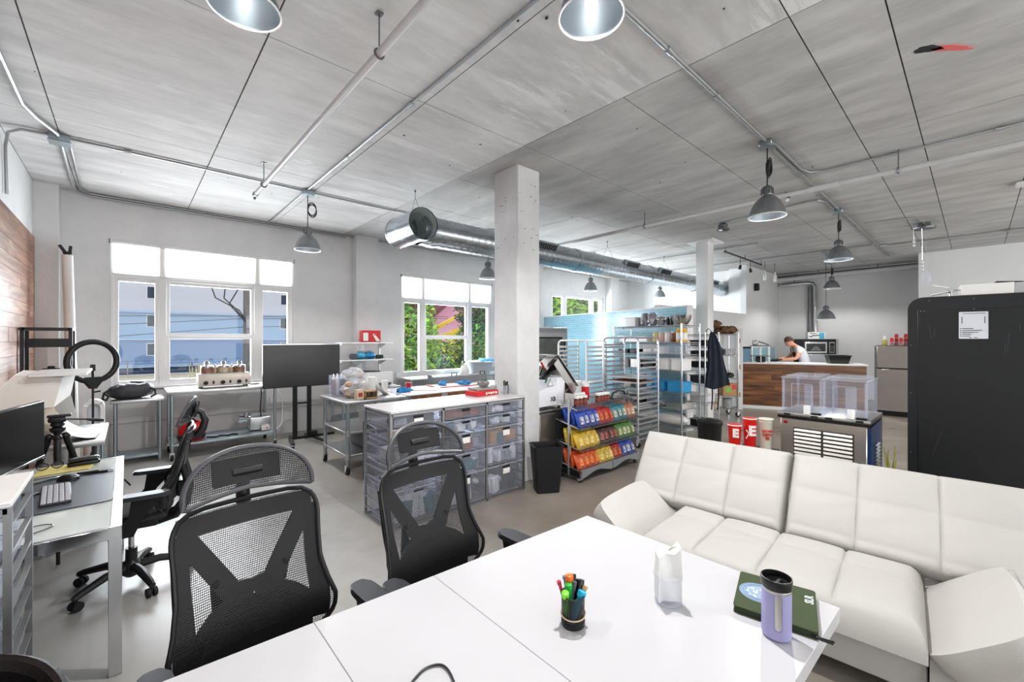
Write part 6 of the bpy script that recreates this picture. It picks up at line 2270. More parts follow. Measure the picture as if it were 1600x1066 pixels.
B().tube([(0.30, 0.1, 0.5), (0.42, 0.1, 0.47), (0.47, 0.1, 0.38), (0.44, 0.1, 0.27)], 0.008, 7).obj('cable', BLACK, sl_)
pd = thing('drum', 'white round plastic drum standing behind the snack rack', 'drum', (5.05, 4.22, 0))
B().lathe([(0.15, 0), (0.165, 0.02), (0.18, 0.96), (0.185, 0.965), (0.185, 0.99), (0.18, 1.0)], n=30).obj('drum_body', WPLAS, pd)
B().lathe([(0.188, 0.955), (0.192, 0.96), (0.192, 1.005), (0.18, 1.015), (0.001, 1.015)], n=30, cap=False).obj('drum_lid', WPLAS, pd)

# ---------------------------------------------------------------- snack rack
sr = thing('snack_rack', 'three-tier wire snack rack on casters full of crisp bags', 'snack rack', (3.83, 3.04, 0))
SX, SY = 1.24, 0.38
WIRE = pm('rack_wire', rgb(150, 152, 156), 0.35, 0.8)
B().box(0, SX, 0.02, SY, 0.06, 0.13, 0.006).obj('base_tray', BLACK, sr)
for i in range(2):
    x0, x1 = 0.01 + 0.615 * i, 0.61 + 0.615 * i
    pts = [(x0, 0.145), (x1, 0.145)] + [(x1 - (x1 - x0) * k / 12, 0.055 + (0.05 * sin(PI * k / 12) ** 2)) for k in range(13)]
    B().prism(pts, -0.012, 0.02, 'xz').obj('wave_panel', pm('grey_panel', rgb(150, 154, 158), 0.4, 0.3), sr)
for x in (0.0, SX):
    for y in (0.17,):
        B().box(x - 0.012, x + 0.012, y - 0.014, y + 0.014, 0.06, 0.955).obj('upright', CHROME, sr)
    b = B()
    for z in (0.16, 0.40, 0.645, 0.86):
        b.bar((x, 0.0 + 0.05 * (z > 0.8), z - 0.03), (x, SY, z + 0.05), 0.01, 0.015)
    b.obj('side_arm', CHROME, sr)
    for y in (0.03, 0.33):
        caster(sr, x + (0.03 if x == 0 else -0.03), y, 0.022)
for z in (0.15, 0.39, 0.635, 0.86):
    b = B()
    f0 = 0.0 if z < 0.8 else 0.06
    for h in (0.0, 0.05):
        b.tube([(0, f0, z - 0.03 + h), (SX, f0, z - 0.03 + h)], 0.0032, 5)
    n_ = 40
    for k in range(n_ + 1):
        x = SX * k / n_
        b.tube([(x, f0, z + 0.02), (x, f0, z - 0.03), (x, SY, z + 0.05)], 0.002, 4)
    o = b.obj('wire_basket', WIRE, sr)
    o['kind'] = 'stuff'
b = B().box(0.02, SX - 0.02, SY - 0.01, SY, 0.13, 0.80)
b.obj('back_panel', pm('dark_panel', rgb(40, 42, 46), 0.6), sr)


def bag_mat(name, c1, c2, c3):
    m = pm(name, rgb(*c1), 0.28, col2=rgb(*c2), vs=26, bump=0.35, bs=38)
    n, l, p = nodes(m)
    p.inputs['Coat Weight'].default_value = 0.3
    return m, pm(name + '_print', rgb(*c3), 0.35, col2=rgb(*c2), vs=34, bump=0.3, bs=40)


KIND = {
    'royal blue': bag_mat('royal_blue_foil', (34, 84, 196), (20, 40, 120), (236, 236, 236)),
    'scarlet': bag_mat('scarlet_foil', (206, 40, 34), (120, 16, 22), (240, 130, 50)),
    'teal and cream': bag_mat('teal_foil', (36, 140, 158), (20, 90, 110), (236, 222, 190)),
    'tan': bag_mat('tan_foil', (196, 130, 90), (130, 60, 40), (240, 224, 196)),
    'yellow': bag_mat('yellow_foil', (238, 206, 70), (196, 150, 30), (246, 232, 150)),
    'dark maroon': bag_mat('maroon_foil', (76, 40, 38), (28, 22, 24), (206, 110, 90)),
    'green and cream': bag_mat('green_foil', (96, 152, 60), (40, 90, 40), (234, 228, 190)),
    'orange': bag_mat('orange_foil', (236, 110, 40), (200, 44, 30), (250, 176, 90)),
}


def bag_mesh(w, h, d, seed):
    rnd = random.Random(seed)
    ph = [rnd.uniform(0, 6) for _ in range(5)]
    b = B()
    for s in (-1, 1):
        def f(u, v, s=s):
            e = (max(1 - (2 * u - 1) ** 4, 0) * max(1 - (2 * v - 1) ** 4, 0)) ** 0.6
            pinch = 1 - 0.06 * abs(2 * v - 1) ** 3
            wr = 0.006 * sin(9 * u + ph[0] + 7 * v) * sin(11 * v + ph[1]) + 0.004 * sin(17 * u + ph[2])
            return ((u - 0.5) * w * pinch, s * (0.5 * d * e + wr * e) + 0.003 * sin(28 * u) * (abs(2 * v - 1) > 0.9), v * h)
        b.surf(f, 10, 12)
    bmesh.ops.remove_doubles(b.bm, verts=b.bm.verts, dist=0.0004)
    return b.mesh('chip_bag', 60)


def patch_mesh(w, h, d, seed):
    b = B()

    def f(u, v):
        e = (max(1 - (2 * u - 1) ** 4, 0) * max(1 - (2 * v - 1) ** 4, 0)) ** 0.6
        U, W = 0.22 + 0.56 * u, 0.22 + 0.45 * v
        e = (max(1 - (2 * U - 1) ** 4, 0) * max(1 - (2 * W - 1) ** 4, 0)) ** 0.6
        return ((U - 0.5) * w, -0.5 * d * e - 0.006, W * h)
    b.surf(f, 6, 6)
    return b.mesh('printed_front', 60)


BW, BH, BD = 0.125, 0.20, 0.062
BM = [bag_mesh(BW, BH, BD, 60 + i) for i in range(3)]
PMS = patch_mesh(BW, BH, BD, 1)
for me in BM + [PMS]:
    me.materials.append(PAPER)
tiers = (('top', 0.635, (('royal blue', 4), ('scarlet', 3), ('teal and cream', 3), ('tan', 2))),
         ('middle', 0.39, (('yellow', 4), ('dark maroon', 4), ('green and cream', 4))),
         ('bottom', 0.15, (('orange', 4), ('yellow', 3), ('scarlet', 2), ('royal blue', 3))))
for tn_, z, ks in tiers:
    tot = sum(k[1] for k in ks)
    i = 0
    for kd, n_ in ks:
        for q in range(n_):
            x = 0.085 + (SX - 0.15) * i / (tot - 1)
            for row in (0, 1, 2):
                y = 0.055 + 0.085 * row
                rz = random.uniform(-0.15, 0.15)
                o = bpy.data.objects.new('chip_bag', BM[(i + row) % 3])
                COL.objects.link(o)
                o.location = on(sr, (x + random.uniform(-0.008, 0.008), y, z - 0.030 + 0.016 * row + random.uniform(0, 0.008)))
                o.rotation_euler = (-0.38 + random.uniform(-0.06, 0.06), random.uniform(-0.06, 0.06), rz)
                o.material_slots[0].link = 'OBJECT'
                o.material_slots[0].material = KIND[kd][0]
                piece(PMS, 'printed_front', o, (0, 0, 0), 0, KIND[kd][1])
                if row == 0:
                    where = 'front row'
                elif row == 1:
                    where = 'second row'
                else:
                    where = 'back row'
                tag(o, '%s %s crisp bag from the waste bin end, %s tier, %s' % (ORD[q], kd, tn_, where), 'crisp bag', 'crisp bags on the snack rack')
            i += 1
AMB = pm('brown_sauce', rgb(110, 42, 30), 0.2, var=0.4, vs=14)
for g, (xs0, lab) in enumerate((((0.10, 0.17, 0.25), 'near the slicer'), ((0.52, 0.585, 0.65, 0.71), 'along the top basket'))):
    for i, x in enumerate(xs0):
        t = thing('sauce_bottle', '%s brown sauce bottle with white cap %s of the snack rack' % (ORD[i], lab), 'bottle', tuple(on(sr, (x, 0.14, 0.856))), 0, 'sauce bottles on the snack rack')
        B().lathe([(0.033, 0), (0.034, 0.004), (0.034, 0.085), (0.03, 0.095)], n=16).obj('bottle_body', AMB, t)
        B().lathe([(0.0345, 0.02), (0.0345, 0.07)], n=16, cap=False).obj('bottle_label', pm('sauce_label', rgb(150, 84, 60), 0.5, col2=rgb(96, 24, 22), vs=30), t)
        B().lathe([(0.034, 0.095), (0.034, 0.118), (0.03, 0.122)], n=16).obj('bottle_cap', WPLAS, t)
for i in range(4):
    t = thing('shaker', '%s pale round-topped shaker in the row behind the sauce bottles' % ORD[i], 'shaker', tuple(on(sr, (0.20 + 0.052 * i, 0.24, 0.87))), 0, 'shakers on the snack rack')
    B().lathe([(0.02, 0), (0.022, 0.09)], n=14).obj('shaker_body', CLEAR, t)
    B().ball((0, 0, 0.105), 0.024, n=12, m=8).obj('round_top', WPLAS, t)
t = thing('canister', 'red canister with white lid behind the shakers on the snack rack', 'canister', tuple(on(sr, (0.47, 0.30, 0.885))))
B().lathe([(0.045, 0), (0.048, 0.01), (0.048, 0.17)], n=20).obj('canister_body', RED, t)
B().lathe([(0.05, 0.17), (0.05, 0.20), (0.03, 0.21)], n=20).obj('canister_lid', WPLAS, t)
t = thing('display_tray', 'grey box with black curved handle at the far end of the top basket', 'tray', tuple(on(sr, (0.98, 0.20, 0.872))))
B().box(-0.17, 0.17, -0.10, 0.10, 0, 0.04, 0.01).obj('tray_body', GREYM, t)
B().tube([(-0.16, -0.05, 0.04), (-0.12, -0.05, 0.08), (0, -0.05, 0.1), (0.12, -0.05, 0.08), (0.16, -0.05, 0.04)], 0.012, 8).obj('handle', BLACK, t)

# ---------------------------------------------------------------- kitchen racks
ov = thing('combi_oven', 'steel combi oven with dark window on a stand before the blue tiles', 'oven', (6.52, 6.25, 0), -0.15)
B().box(-0.45, 0.45, -0.35, 0.4, 0.80, 1.90, 0.01).obj('oven_body', pm('oven_steel', rgb(206, 202, 200), 0.4, 0.25, var=0.05, vs=3), ov)
B().box(-0.43, 0.36, -0.375, -0.345, 1.20, 1.74, 0.006).obj('oven_door', pm('steel_door', rgb(202, 196, 192), 0.35, 0.25), ov)
B().box(-0.37, 0.28, -0.385, -0.37, 1.24, 1.70, 0.01).obj('black_surround', SATIN, ov)
B().box(-0.34, 0.25, -0.39, -0.383, 1.27, 1.67).obj('oven_window', pm('oven_glass', rgb(128, 130, 122), 0.2, var=0.4, vs=3), ov)
B().box(0.31, 0.335, -0.42, -0.37, 1.42, 1.62, 0.008).obj('door_handle', BLACK, ov)
B().box(-0.43, 0.43, -0.36, -0.345, 0.98, 1.14).obj('control_panel', pm('slate_panel', rgb(74, 80, 88), 0.35, var=0.3, vs=20), ov)
for k in range(3):
    B().box(-0.4, 0.4, -0.36, -0.34, 1.80 + 0.03 * k, 1.81 + 0.03 * k).obj('vent_slot', GREYM, ov)
for x in (-0.4, 0.4):
    for y in (-0.3, 0.35):
        B().box(x - 0.02, x + 0.02, y - 0.02, y + 0.02, 0, 0.80).obj('leg', STEEL, ov)
B().box(-0.42, 0.42, -0.32, 0.37, 0.30, 0.33).obj('stand_shelf', STEEL, ov)


def pan_rack(label, x0, x1, y0, y1, H, mat, pans):
    t = thing('pan_rack', label, 'pan rack', ((x0 + x1) / 2, (y0 + y1) / 2, 0), 0)
    X, Y = (x1 - x0) / 2, (y1 - y0) / 2
    for x in (-X, X):
        r_ = 0.07
        pts = [(x, -Y, 0.1), (x, -Y, H - r_)] + [tuple(p) for p in arc((x, -Y + r_, H - r_), r_, PI, PI / 2, 5, (0, 1, 0), (0, 0, 1))] + \
              [tuple(p) for p in arc((x, Y - r_, H - r_), r_, PI / 2, 0, 5, (0, 1, 0), (0, 0, 1))] + [(x, Y, H - r_), (x, Y, 0.1)]
        B().tube(pts, 0.016, 8).obj('arch_frame', mat, t)
    for y in (-Y, Y):
        for z in (0.12, H - 0.12):
            B().bar((-X, y, z), (X, y, z), 0.02, 0.025).obj('tie_bar', mat, t)
    for k in range(18):
        z = 0.18 + 0.078 * k
        if z > H - 0.1:
            break
        for s in (-1, 1):
            y = s * (Y - 0.012)
            B().prism([(y - s * 0.012, z), (y + s * 0.012, z), (y + s * 0.012, z + 0.03), (y + s * 0.008, z + 0.03), (y + s * 0.008, z + 0.004), (y - s * 0.012, z + 0.004)], -X, X, 'yz').obj('runner', mat, t)
    for y in (-Y, Y):
        for x in (-X, X):
            caster(t, x, y - 0.01, 0.045)
    for i, (z, kind) in enumerate(pans):
        p_ = thing('sheet_pan', '%s sheet pan up from the floor in the %s' % (ORD[i], 'white rack' if 'white' in label else 'steel rack'), 'sheet pan', (t.location.x, t.location.y, z), 0, 'sheet pans in the racks')
        b = B().box(-X + 0.03, X - 0.03, -Y + 0.02, Y - 0.02, 0.0045, 0.007)
        for q in ((-X + 0.03, X - 0.03, -Y + 0.02, -Y + 0.024), (-X + 0.03, X - 0.03, Y - 0.024, Y - 0.02), (-X + 0.026, -X + 0.03, -Y + 0.02, Y - 0.02), (X - 0.03, X - 0.026, -Y + 0.02, Y - 0.02)):
            b.box(q[0], q[1], q[2], q[3], 0.0045, 0.03)
        b.obj('pan_tray', pm('aluminium', rgb(206, 208, 212), 0.3, 0.9, var=0.1, vs=8), p_)
        if kind:
            B().box(-X + 0.06, X - 0.06, -Y + 0.05, Y - 0.05, 0.008, 0.03, 0.008).obj('pan_liner', kind, p_)
    return t


ALU = pm('aluminium_tube', rgb(206, 209, 214), 0.3, 0.85, var=0.05, vs=6)
zz = lambda k: 0.18 + 0.078 * k
BREAD = pm('baked_tan', rgb(196, 150, 100), 0.8, var=0.3, vs=12)
pan_rack('tall steel pan rack with arched ends and many runners before the wire shelving', 5.74, 6.34, 3.46, 4.09, 1.68, ALU,
         [(zz(1), PAPER), (zz(2), None), (zz(4), PAPER), (zz(5), PAPER), (zz(7), PAPER), (zz(8), None), (zz(10), BREAD), (zz(11), None)])
pan_rack('white pan rack with thin arched ends in front of the blue tiles', 5.70, 6.25, 4.40, 5.02, 1.63, WHITE,
         [(zz(3), None), (zz(6), PAPER), (zz(9), None)])


def wire_shelving(label, origin, rz, Ln, Dp, H, levels, post=0.014, name='wire_shelving', wheels=False):
    """origin: front post at y=0; y runs along the length, x away from the room"""
    t = thing(name, label, 'shelving', (*origin, 0), rz)
    z0 = 0.12 if wheels else 0
    for x in (0, Dp):
        for y in (0, Ln):
            B().cyl((x, y, z0), (x, y, H), post, n=10).cyl((x, y, H), (x, y, H + 0.012), post * 1.15, n=10).obj('post', CHROME, t)
            if wheels:
                caster(t, x, y, 0.05)
    for z in levels:
        b = B()
        for h in (0, -0.03):
            b.tube([(0, 0, z + h), (Dp, 0, z + h), (Dp, Ln, z + h), (0, Ln, z + h)], 0.0045, 5, True)
        nw = int(Ln / 0.035)
        for k in range(1, nw):
            y = Ln * k / nw
            b.tube([(0, y, z), (Dp, y, z)], 0.0024, 4)
        for k in range(3):
            x = Dp * (k + 0.5) / 3
            b.tube([(x, 0, z - 0.006), (x, Ln, z - 0.006)], 0.004, 4)
        for x in (0, Dp):
            zg = [(x, Ln * k / (nw // 2 * 2), z - (0.03 if k % 2 else 0)) for k in range(nw // 2 * 2 + 1)]
            b.tube(zg, 0.0022, 4)
        o = b.obj('wire_shelf', CHROME, t)
        o['kind'] = 'stuff'
    return t


ws = wire_shelving('large chrome wire shelving unit loaded with kitchenware before the blue tiles', (6.49, 3.14), math.radians(-11.8), 1.5, 0.45, 1.89, (0.21, 0.52, 0.78, 1.14, 1.40, 1.60, 1.88))


def put(name, label, cat, parent_t, p, build, group=None, rz=0.0):
    t = thing(name, label, cat, tuple(on(parent_t, p)), parent_t.rotation_euler.z + rz, group)
    for pn_, bb, m in build:
        bb.obj(pn_, m, t)
    return t


def tubbox(x, y, h, r=0.02):
    return B().prism(rquad([(-x, -y), (x, -y), (x, y), (-x, y)], r), 0, h)


def jar(r, h, n=18):
    return B().lathe([(r * 0.92, 0), (r, 0.006), (r, h - 0.02), (r * 0.8, h)], n=n)


def bowl(r, h, n=30):
    return B().lathe([(r * 0.45, 0), (r * 0.62, 0.01), (r * 0.88, h * 0.5), (r, h), (r * 1.02, h + 0.002), (r * 0.97, h - 0.002), (r * 0.84, h * 0.48), (r * 0.55, 0.02), (0.001, 0.012)], n=n, cap=False)


SILV = pm('crinkled_silver', rgb(196, 196, 204), 0.3, 0.4, var=0.4, vs=26, bump=0.8, bs=22)
zt = 1.886
put('lidded_tub', 'white rectangular tub at the end of the top wire shelf', 'tub', ws, (0.2, 1.16, zt), [('tub_body', tubbox(0.13, 0.13, 0.15), WPLAS), ('tub_lid', B().box(-0.14, 0.14, -0.14, 0.14, 0.15, 0.165, 0.005), WPLAS)])
for i, y in enumerate((0.92, 0.74)):
    put('wrapped_bundle', ('crinkled clear-wrapped bundle next to the white tub on the top shelf', 'second crinkled bundle nearer the steel kettle on the top shelf')[i], 'bundle', ws, (0.2, y, zt), [('wrapper', lump((0, 0, 0.11), (0.1, 0.085, 0.11), seed=70 + i, amp=0.14), SILV)])
put('colander', 'round steel colander on the top wire shelf', 'colander', ws, (0.2, 0.56, zt), [('bowl_shell', bowl(0.09, 0.1), CHROME), ('dome', B().ball((0, 0, 0.1), 0.085, 0.085, 0.06, 16, 8), STEEL)])
for i in range(2):
    put('dark_bottle', '%s small dark bottle beside the large steel bowl' % ORD[i], 'bottle', ws, (0.2, 0.42 - 0.07 * i, zt), [('bottle_body', jar(0.028, 0.12), BLACK), ('bottle_cap', B().cyl((0, 0, 0.12), (0, 0, 0.145), 0.014), SATIN)], 'dark bottles on the wire shelving')
put('mixing_bowl', 'large shiny steel mixing bowl at the column end of the top wire shelf', 'bowl', ws, (0.2, 0.16, zt), [('bowl_shell', bowl(0.165, 0.155), CHROME)])
# second level
cols = [('yellow', (232, 222, 150)), ('pink', (216, 176, 168)), ('white', (232, 230, 230)), ('brown', (120, 70, 50))]
for i, (c, k) in enumerate(cols):
    put('spice_jar', '%s spice jar on the shelf under the steel mixing bowl' % c, 'jar', ws, (0.13, 0.62 - 0.125 * i, 1.606), [('jar_body', jar(0.05, 0.15), pm('spice_' + c, rgb(*k), 0.3)), ('jar_lid', B().cyl((0, 0, 0.15), (0, 0, 0.175), 0.042), pm('jar_lid_grey', rgb(206, 204, 200), 0.4))], 'spice jars on the wire shelving')
put('honey_jar', 'big amber jar with white label at the column end of the wire shelving', 'jar', ws, (0.13, 0.10, 1.606), [('jar_body', jar(0.085, 0.20), pm('honey', rgb(226, 160, 40), 0.2)), ('jar_label', B().lathe([(0.0865, 0.04), (0.0865, 0.15)], n=18, cap=False), PAPER), ('jar_lid', B().cyl((0, 0, 0.2), (0, 0, 0.225), 0.07), pm('yellow_lid', rgb(230, 190, 60), 0.4))])
put('roasting_pan', 'wide pale roasting pan on the second wire shelf above the pan rack', 'pan', ws, (0.22, 1.08, 1.606), [('pan_body', tubbox(0.17, 0.36, 0.10, 0.05), pm('pale_aluminium', rgb(208, 206, 206), 0.4, 0.4)), ('pan_rim', B().box(-0.18, 0.18, -0.37, 0.37, 0.10, 0.11, 0.003), CHROME)])
# lower levels: tubs and trays
rows = [(1.406, [('clear_tub', 'clear food tub', CLEAR, 0.10, 0.09, 0.14), ('clear_tub', 'clear food tub', CLEAR, 0.10, 0.09, 0.14), ('food_tub', 'pale blue-lidded food tub', WPLAS, 0.10, 0.09, 0.12), ('food_tub', 'milky food tub', WPLAS, 0.10, 0.10, 0.13), ('black_tray', 'black food tray', SATIN, 0.14, 0.12, 0.07), ('black_tray', 'black food tray', SATIN, 0.14, 0.12, 0.06)]),
        (1.146, [('storage_tub', 'off-white square tub', WPLAS, 0.12, 0.11, 0.19), ('storage_tub', 'off-white square tub', PAPER, 0.12, 0.13, 0.18), ('black_tray', 'deep black tray', SATIN, 0.13, 0.11, 0.13), ('steel_pan', 'deep steel pan', STEEL, 0.13, 0.12, 0.15), ('storage_tub', 'grey square tub', pm('grey_tub', rgb(150, 150, 152), 0.5), 0.12, 0.11, 0.16)]),
        (0.786, [('blue_pack', 'bright blue wrapped pack', pm('blue_wrap', rgb(50, 160, 220), 0.4, var=0.2, vs=12), 0.13, 0.14, 0.17), ('blue_pack', 'bright blue wrapped pack', pm('blue_wrap', rgb(50, 160, 220)), 0.13, 0.10, 0.16), ('paper_roll', 'pale blue towel roll', pm('pale_blue_roll', rgb(130, 190, 226), 0.7), 0.09, 0.09, 0.27), ('cream_tub', 'grey-brown crock', pm('grey_brown', rgb(120, 114, 108), 0.5), 0.09, 0.07, 0.24), ('steel_pan', 'shallow steel pan', STEEL, 0.13, 0.14, 0.08)]),
        (0.526, [('steel_pan', 'steel lidded pan', STEEL, 0.15, 0.16, 0.09), ('bagged_goods', 'crinkled clear bag', SILV, 0.13, 0.12, 0.10), ('bagged_goods', 'crinkled clear bag', SILV, 0.13, 0.12, 0.11), ('black_tray', 'wide black tray', SATIN, 0.16, 0.17, 0.10), ('black_tray', 'wide black tray', SATIN, 0.16, 0.14, 0.10)]),
        (0.216, [('flour_sack', 'large white sack', PAPER, 0.18, 0.30, 0.2), ('flour_sack', 'large white sack', PAPER, 0.18, 0.24, 0.18), ('grey_crate', 'grey crate', GREYM, 0.18, 0.13, 0.22)])]
lvl = {1.406: 'third', 1.146: 'fourth', 0.786: 'fifth', 0.526: 'sixth', 0.216: 'lowest'}
for z, items in rows:
    tot = sum(2 * i[4] for i in items)
    gap = (1.44 - tot) / (len(items))
    y = 0.03 + gap / 2
    for i, (nm, lb, m, xx, yy, h) in enumerate(items):
        y += yy
        lab = '%s, %s from the white column on the %s wire shelf' % (lb, ORD[i], lvl[z])
        if nm == 'paper_roll':
            bl = [('towel_roll', jar(yy, h), m)]
        elif nm == 'bagged_goods':
            bl = [('wrapper', lump((0, 0, h / 2), (xx, yy, h / 2), seed=90 + i, amp=0.12), m)]
        elif nm == 'flour_sack':
            bl = [('sack_body', lump((0, 0, h / 2), (xx, yy, h / 2), seed=95 + i, amp=0.04), m), ('sack_seam', B().box(-xx * 0.9, xx * 0.9, yy * 0.96, yy * 1.02, h * 0.42, h * 0.5), PAPER)]
        else:
            bl = [('body', tubbox(xx, yy, h), m), ('rim', B().box(-xx - 0.008, xx + 0.008, -yy - 0.008, yy + 0.008, h - 0.008, h + 0.006, 0.003), m)]
        put(nm, lab, nm.split('_')[-1], ws, (0.21, y, z), bl)
        y += yy + gap
nr = wire_shelving('narrow wire rack of black bins between the big shelving and the hanging apron', (6.98, 2.98), math.radians(-11.8), 0.36, 0.36, 1.76, (0.18, 0.60, 0.92, 1.18, 1.36, 1.54, 1.73), post=0.012)
for i, z in enumerate((0.186, 0.606, 0.926, 1.186, 1.366, 1.546)):
    put('storage_bin', ('black' if i != 1 else 'white') + ' bin on the %s shelf up of the narrow wire rack' % ORD[i], 'bin', nr, (0.18, 0.18, z), [('bin_body', tubbox(0.14, 0.14, 0.12 if i < 3 else 0.09), BLACK if i != 1 else WPLAS), ('bin_rim', B().box(-0.15, 0.15, -0.15, 0.15, (0.12 if i < 3 else 0.09) - 0.01, 0.125 if i < 3 else 0.095, 0.003), BLACK if i != 1 else WPLAS)], 'bins on the narrow rack')
ja = thing('apron', 'dark navy apron hanging from the end of the narrow wire rack', 'apron', (7.06, 2.90, 0.5), math.radians(-42))


def apf(u, v, s=1):
    w = 0.03 + 0.15 * min(v * 1.3, 1) + 0.02 * sin(v * 7)
    x = (u - 0.5) * 2 * w + 0.08 * v + 0.02 * sin(v * 3)
    return (x, s * (0.025 + 0.012 * sin(u * 16 + v * 3)) * (0.3 + v), 1.27 - 0.90 * v - 0.03 * sin(u * 5) * v)


NAVY = pm('navy_cloth', rgb(26, 36, 50), 0.85, var=0.35, vs=12, bump=0.3, bs=80)
b = B().surf(lambda u, v: apf(u, v, 1), 18, 20).surf(lambda u, v: apf(u, v, -1), 18, 20)
b.obj('apron_cloth', NAVY, ja, ang=0)
for x in (-0.04, 0.06):
    B().tube([(x + 0.04, 0, 0.42), (x + 0.05, 0.01, 0.2), (x + 0.03, 0, 0.0)], 0.012, 6).obj('apron_tie', NAVY, ja)
B().tube([(0, 0, 1.26), (-0.06, 0.0, 1.33), (-0.10, 0.03, 1.26)], 0.008, 6).obj('neck_strap', NAVY, ja)
rbn = thing('round_bin', 'black round bin behind the far end of the white sofa', 'bin', (6.12, 2.55, 0))
B().lathe([(0.14, 0), (0.16, 0.44), (0.165, 0.45)], n=28).obj('bin_body', BLACK, rbn)
B().lathe([(0.168, 0.445), (0.172, 0.45), (0.172, 0.495), (0.15, 0.51), (0.06, 0.515), (0.05, 0.53), (0.001, 0.53)], n=28, cap=False).obj('bin_lid', BLACK, rbn)

# ---------------------------------------------------------------- far rack, gate and counter
R42 = math.radians(-42.3)
fr2 = wire_shelving('far wire rack on casters with brown paper bags on top', (9.60, 3.40), R42 + PI / 2, 0.62, 0.40, 1.78, (0.17, 0.44, 0.82, 1.32, 1.765), wheels=True)
for i in range(6):
    put('paper_bag', '%s crumpled brown paper bag in the heap on the far wire rack' % ORD[i], 'paper bag', fr2, (0.12 + 0.16 * (i % 2), 0.10 + 0.17 * (i // 2), 1.77 + (0.12 if i > 3 else 0)), [('bag_body', lump((0, 0, 0.075), (0.13, 0.12, 0.08), seed=120 + i, amp=0.2), BROWNP)], 'brown paper bags on the far rack', 0.3 * i)
put('box', 'small brown box hanging at the second shelf of the far rack', 'box', fr2, (0.12, 0.48, 1.325), [('box_body', tubbox(0.07, 0.08, 0.16, 0.004), pm('brown_box', rgb(110, 74, 58), 0.7))])
put('box', 'pale printed box on the second shelf of the far rack', 'box', fr2, (0.12, 0.15, 1.325), [('box_body', tubbox(0.1, 0.11, 0.12, 0.004), pm('pale_print', rgb(206, 202, 206), 0.6, col2=rgb(120, 120, 130), vs=24))])
put('canister', 'dark canister between the two boxes on the far rack', 'canister', fr2, (0.12, 0.32, 1.325), [('canister_body', jar(0.05, 0.13), pm('slate_canister', rgb(70, 72, 78), 0.4)), ('canister_lid', B().cyl((0, 0, 0.13), (0, 0, 0.145), 0.045), BLACK)])
for i in range(3):
    put('machine_part', '%s black machine part on the third shelf of the far rack' % ORD[i], 'machine part', fr2, (0.15, 0.10 + 0.18 * i, 0.825), [('part_body', lump((0, 0, 0.05), (0.08, 0.07, 0.06), seed=140 + i, amp=0.15), BLACK), ('pale_tube', B().cyl((0.0, -0.04, 0.05), (0.02, 0.03, 0.15), 0.03), pm('beige_tube', rgb(200, 190, 170), 0.5))], 'machine parts on the far rack')
bb = put('carton', 'brown carton with green and red stickers leaning on the far rack', 'box', fr2, (0.14, 0.16, 0.446), [('carton_body', tubbox(0.12, 0.15, 0.26, 0.003), CARD), ('green_sticker', B().box(-0.124, -0.119, 0.0, 0.09, 0.08, 0.17), pm('green_sticker', rgb(120, 200, 50), 0.5)), ('red_sticker', B().box(-0.124, -0.119, -0.12, -0.04, 0.14, 0.24), pm('red_sticker', rgb(220, 60, 50), 0.5))])
put('jug', 'cream plastic jug on the lowest shelf of the far rack', 'jug', fr2, (0.14, 0.42, 0.175), [('jug_body', jar(0.075, 0.21), pm('cream_jug', rgb(222, 200, 168), 0.4)), ('jug_handle', B().tube([(-0.07, -0.02, 0.06), (-0.12, -0.03, 0.1), (-0.12, -0.03, 0.17), (-0.07, -0.02, 0.2)], 0.012, 8), pm('cream_jug', rgb(222, 200, 168)))])
put('tin', 'grey patterned tin on the lowest shelf of the far rack', 'tin', fr2, (0.13, 0.17, 0.175), [('tin_body', jar(0.10, 0.20), pm('patterned_tin', rgb(190, 192, 194), 0.4, col2=rgb(120, 126, 130), vs=14)), ('tin_lid', B().cyl((0, 0, 0.20), (0, 0, 0.22), 0.095), GREYM)])
gp = thing('gate_post', 'white gate post with three brass hinges at the end of the wooden counter', 'gate', (10.68, 3.74, 0), math.radians(22.7))
B().box(-0.04, 0.04, -0.05, 0.05, 0, 1.9, 0.005).obj('post', WHITE, gp)
B().box(0.05, 0.09, 0.07, 0.34, 0.05, 1.85, 0.004).obj('gate_leaf', pm('gate_white', rgb(226, 230, 234), 0.4), gp)
for z in (0.35, 1.0, 1.62):
    B().box(-0.045, -0.038, 0.0, 0.03, z - 0.05, z + 0.05).obj('hinge', pm('brass', rgb(176, 150, 100), 0.4, 0.8), gp)
o = B().box(-0.02, 0.0, 0, 2.6, 0.0, 1.42).obj('trim_2', TILE)
o.location = (14.6, 4.148, 0)
o.rotation_euler.z = PI / 2
struct(o)

ctr = thing('counter', 'wood-plank fronted service counter with white top at the far end', 'counter', (11.9, 1.6, 0), math.radians(22.7))
CL, CH = 2.39, 1.10
B().box(-0.01, 0.60, -0.02, CL, CH - 0.035, CH, 0.004).obj('countertop', WHITE, ctr)
B().box(0.02, 0.55, 0.0, CL - 0.01, 0.0, CH - 0.036).obj('carcass', WHITE, ctr)
B().box(0.0, 0.02, 0.0, CL - 0.01, 0.0, 0.075).obj('white_plinth', WHITE, ctr)
z, k = 0.08, 0
ch = (CH - 0.04 - 0.08) / 8
while k < 8:
    y = 0.0
    cuts = [0.55 + 0.5 * ((k * 37) % 5) / 5.0, 1.35 + 0.5 * ((k * 53) % 7) / 7.0, CL - 0.01]
    for c in cuts:
        B().box(-0.004 * random.random(), 0.02, y + 0.001, c - 0.001, z + 0.001, z + ch - 0.001).obj('plank', WOOD, ctr, ang=0)
        y = c
    z += ch
    k += 1
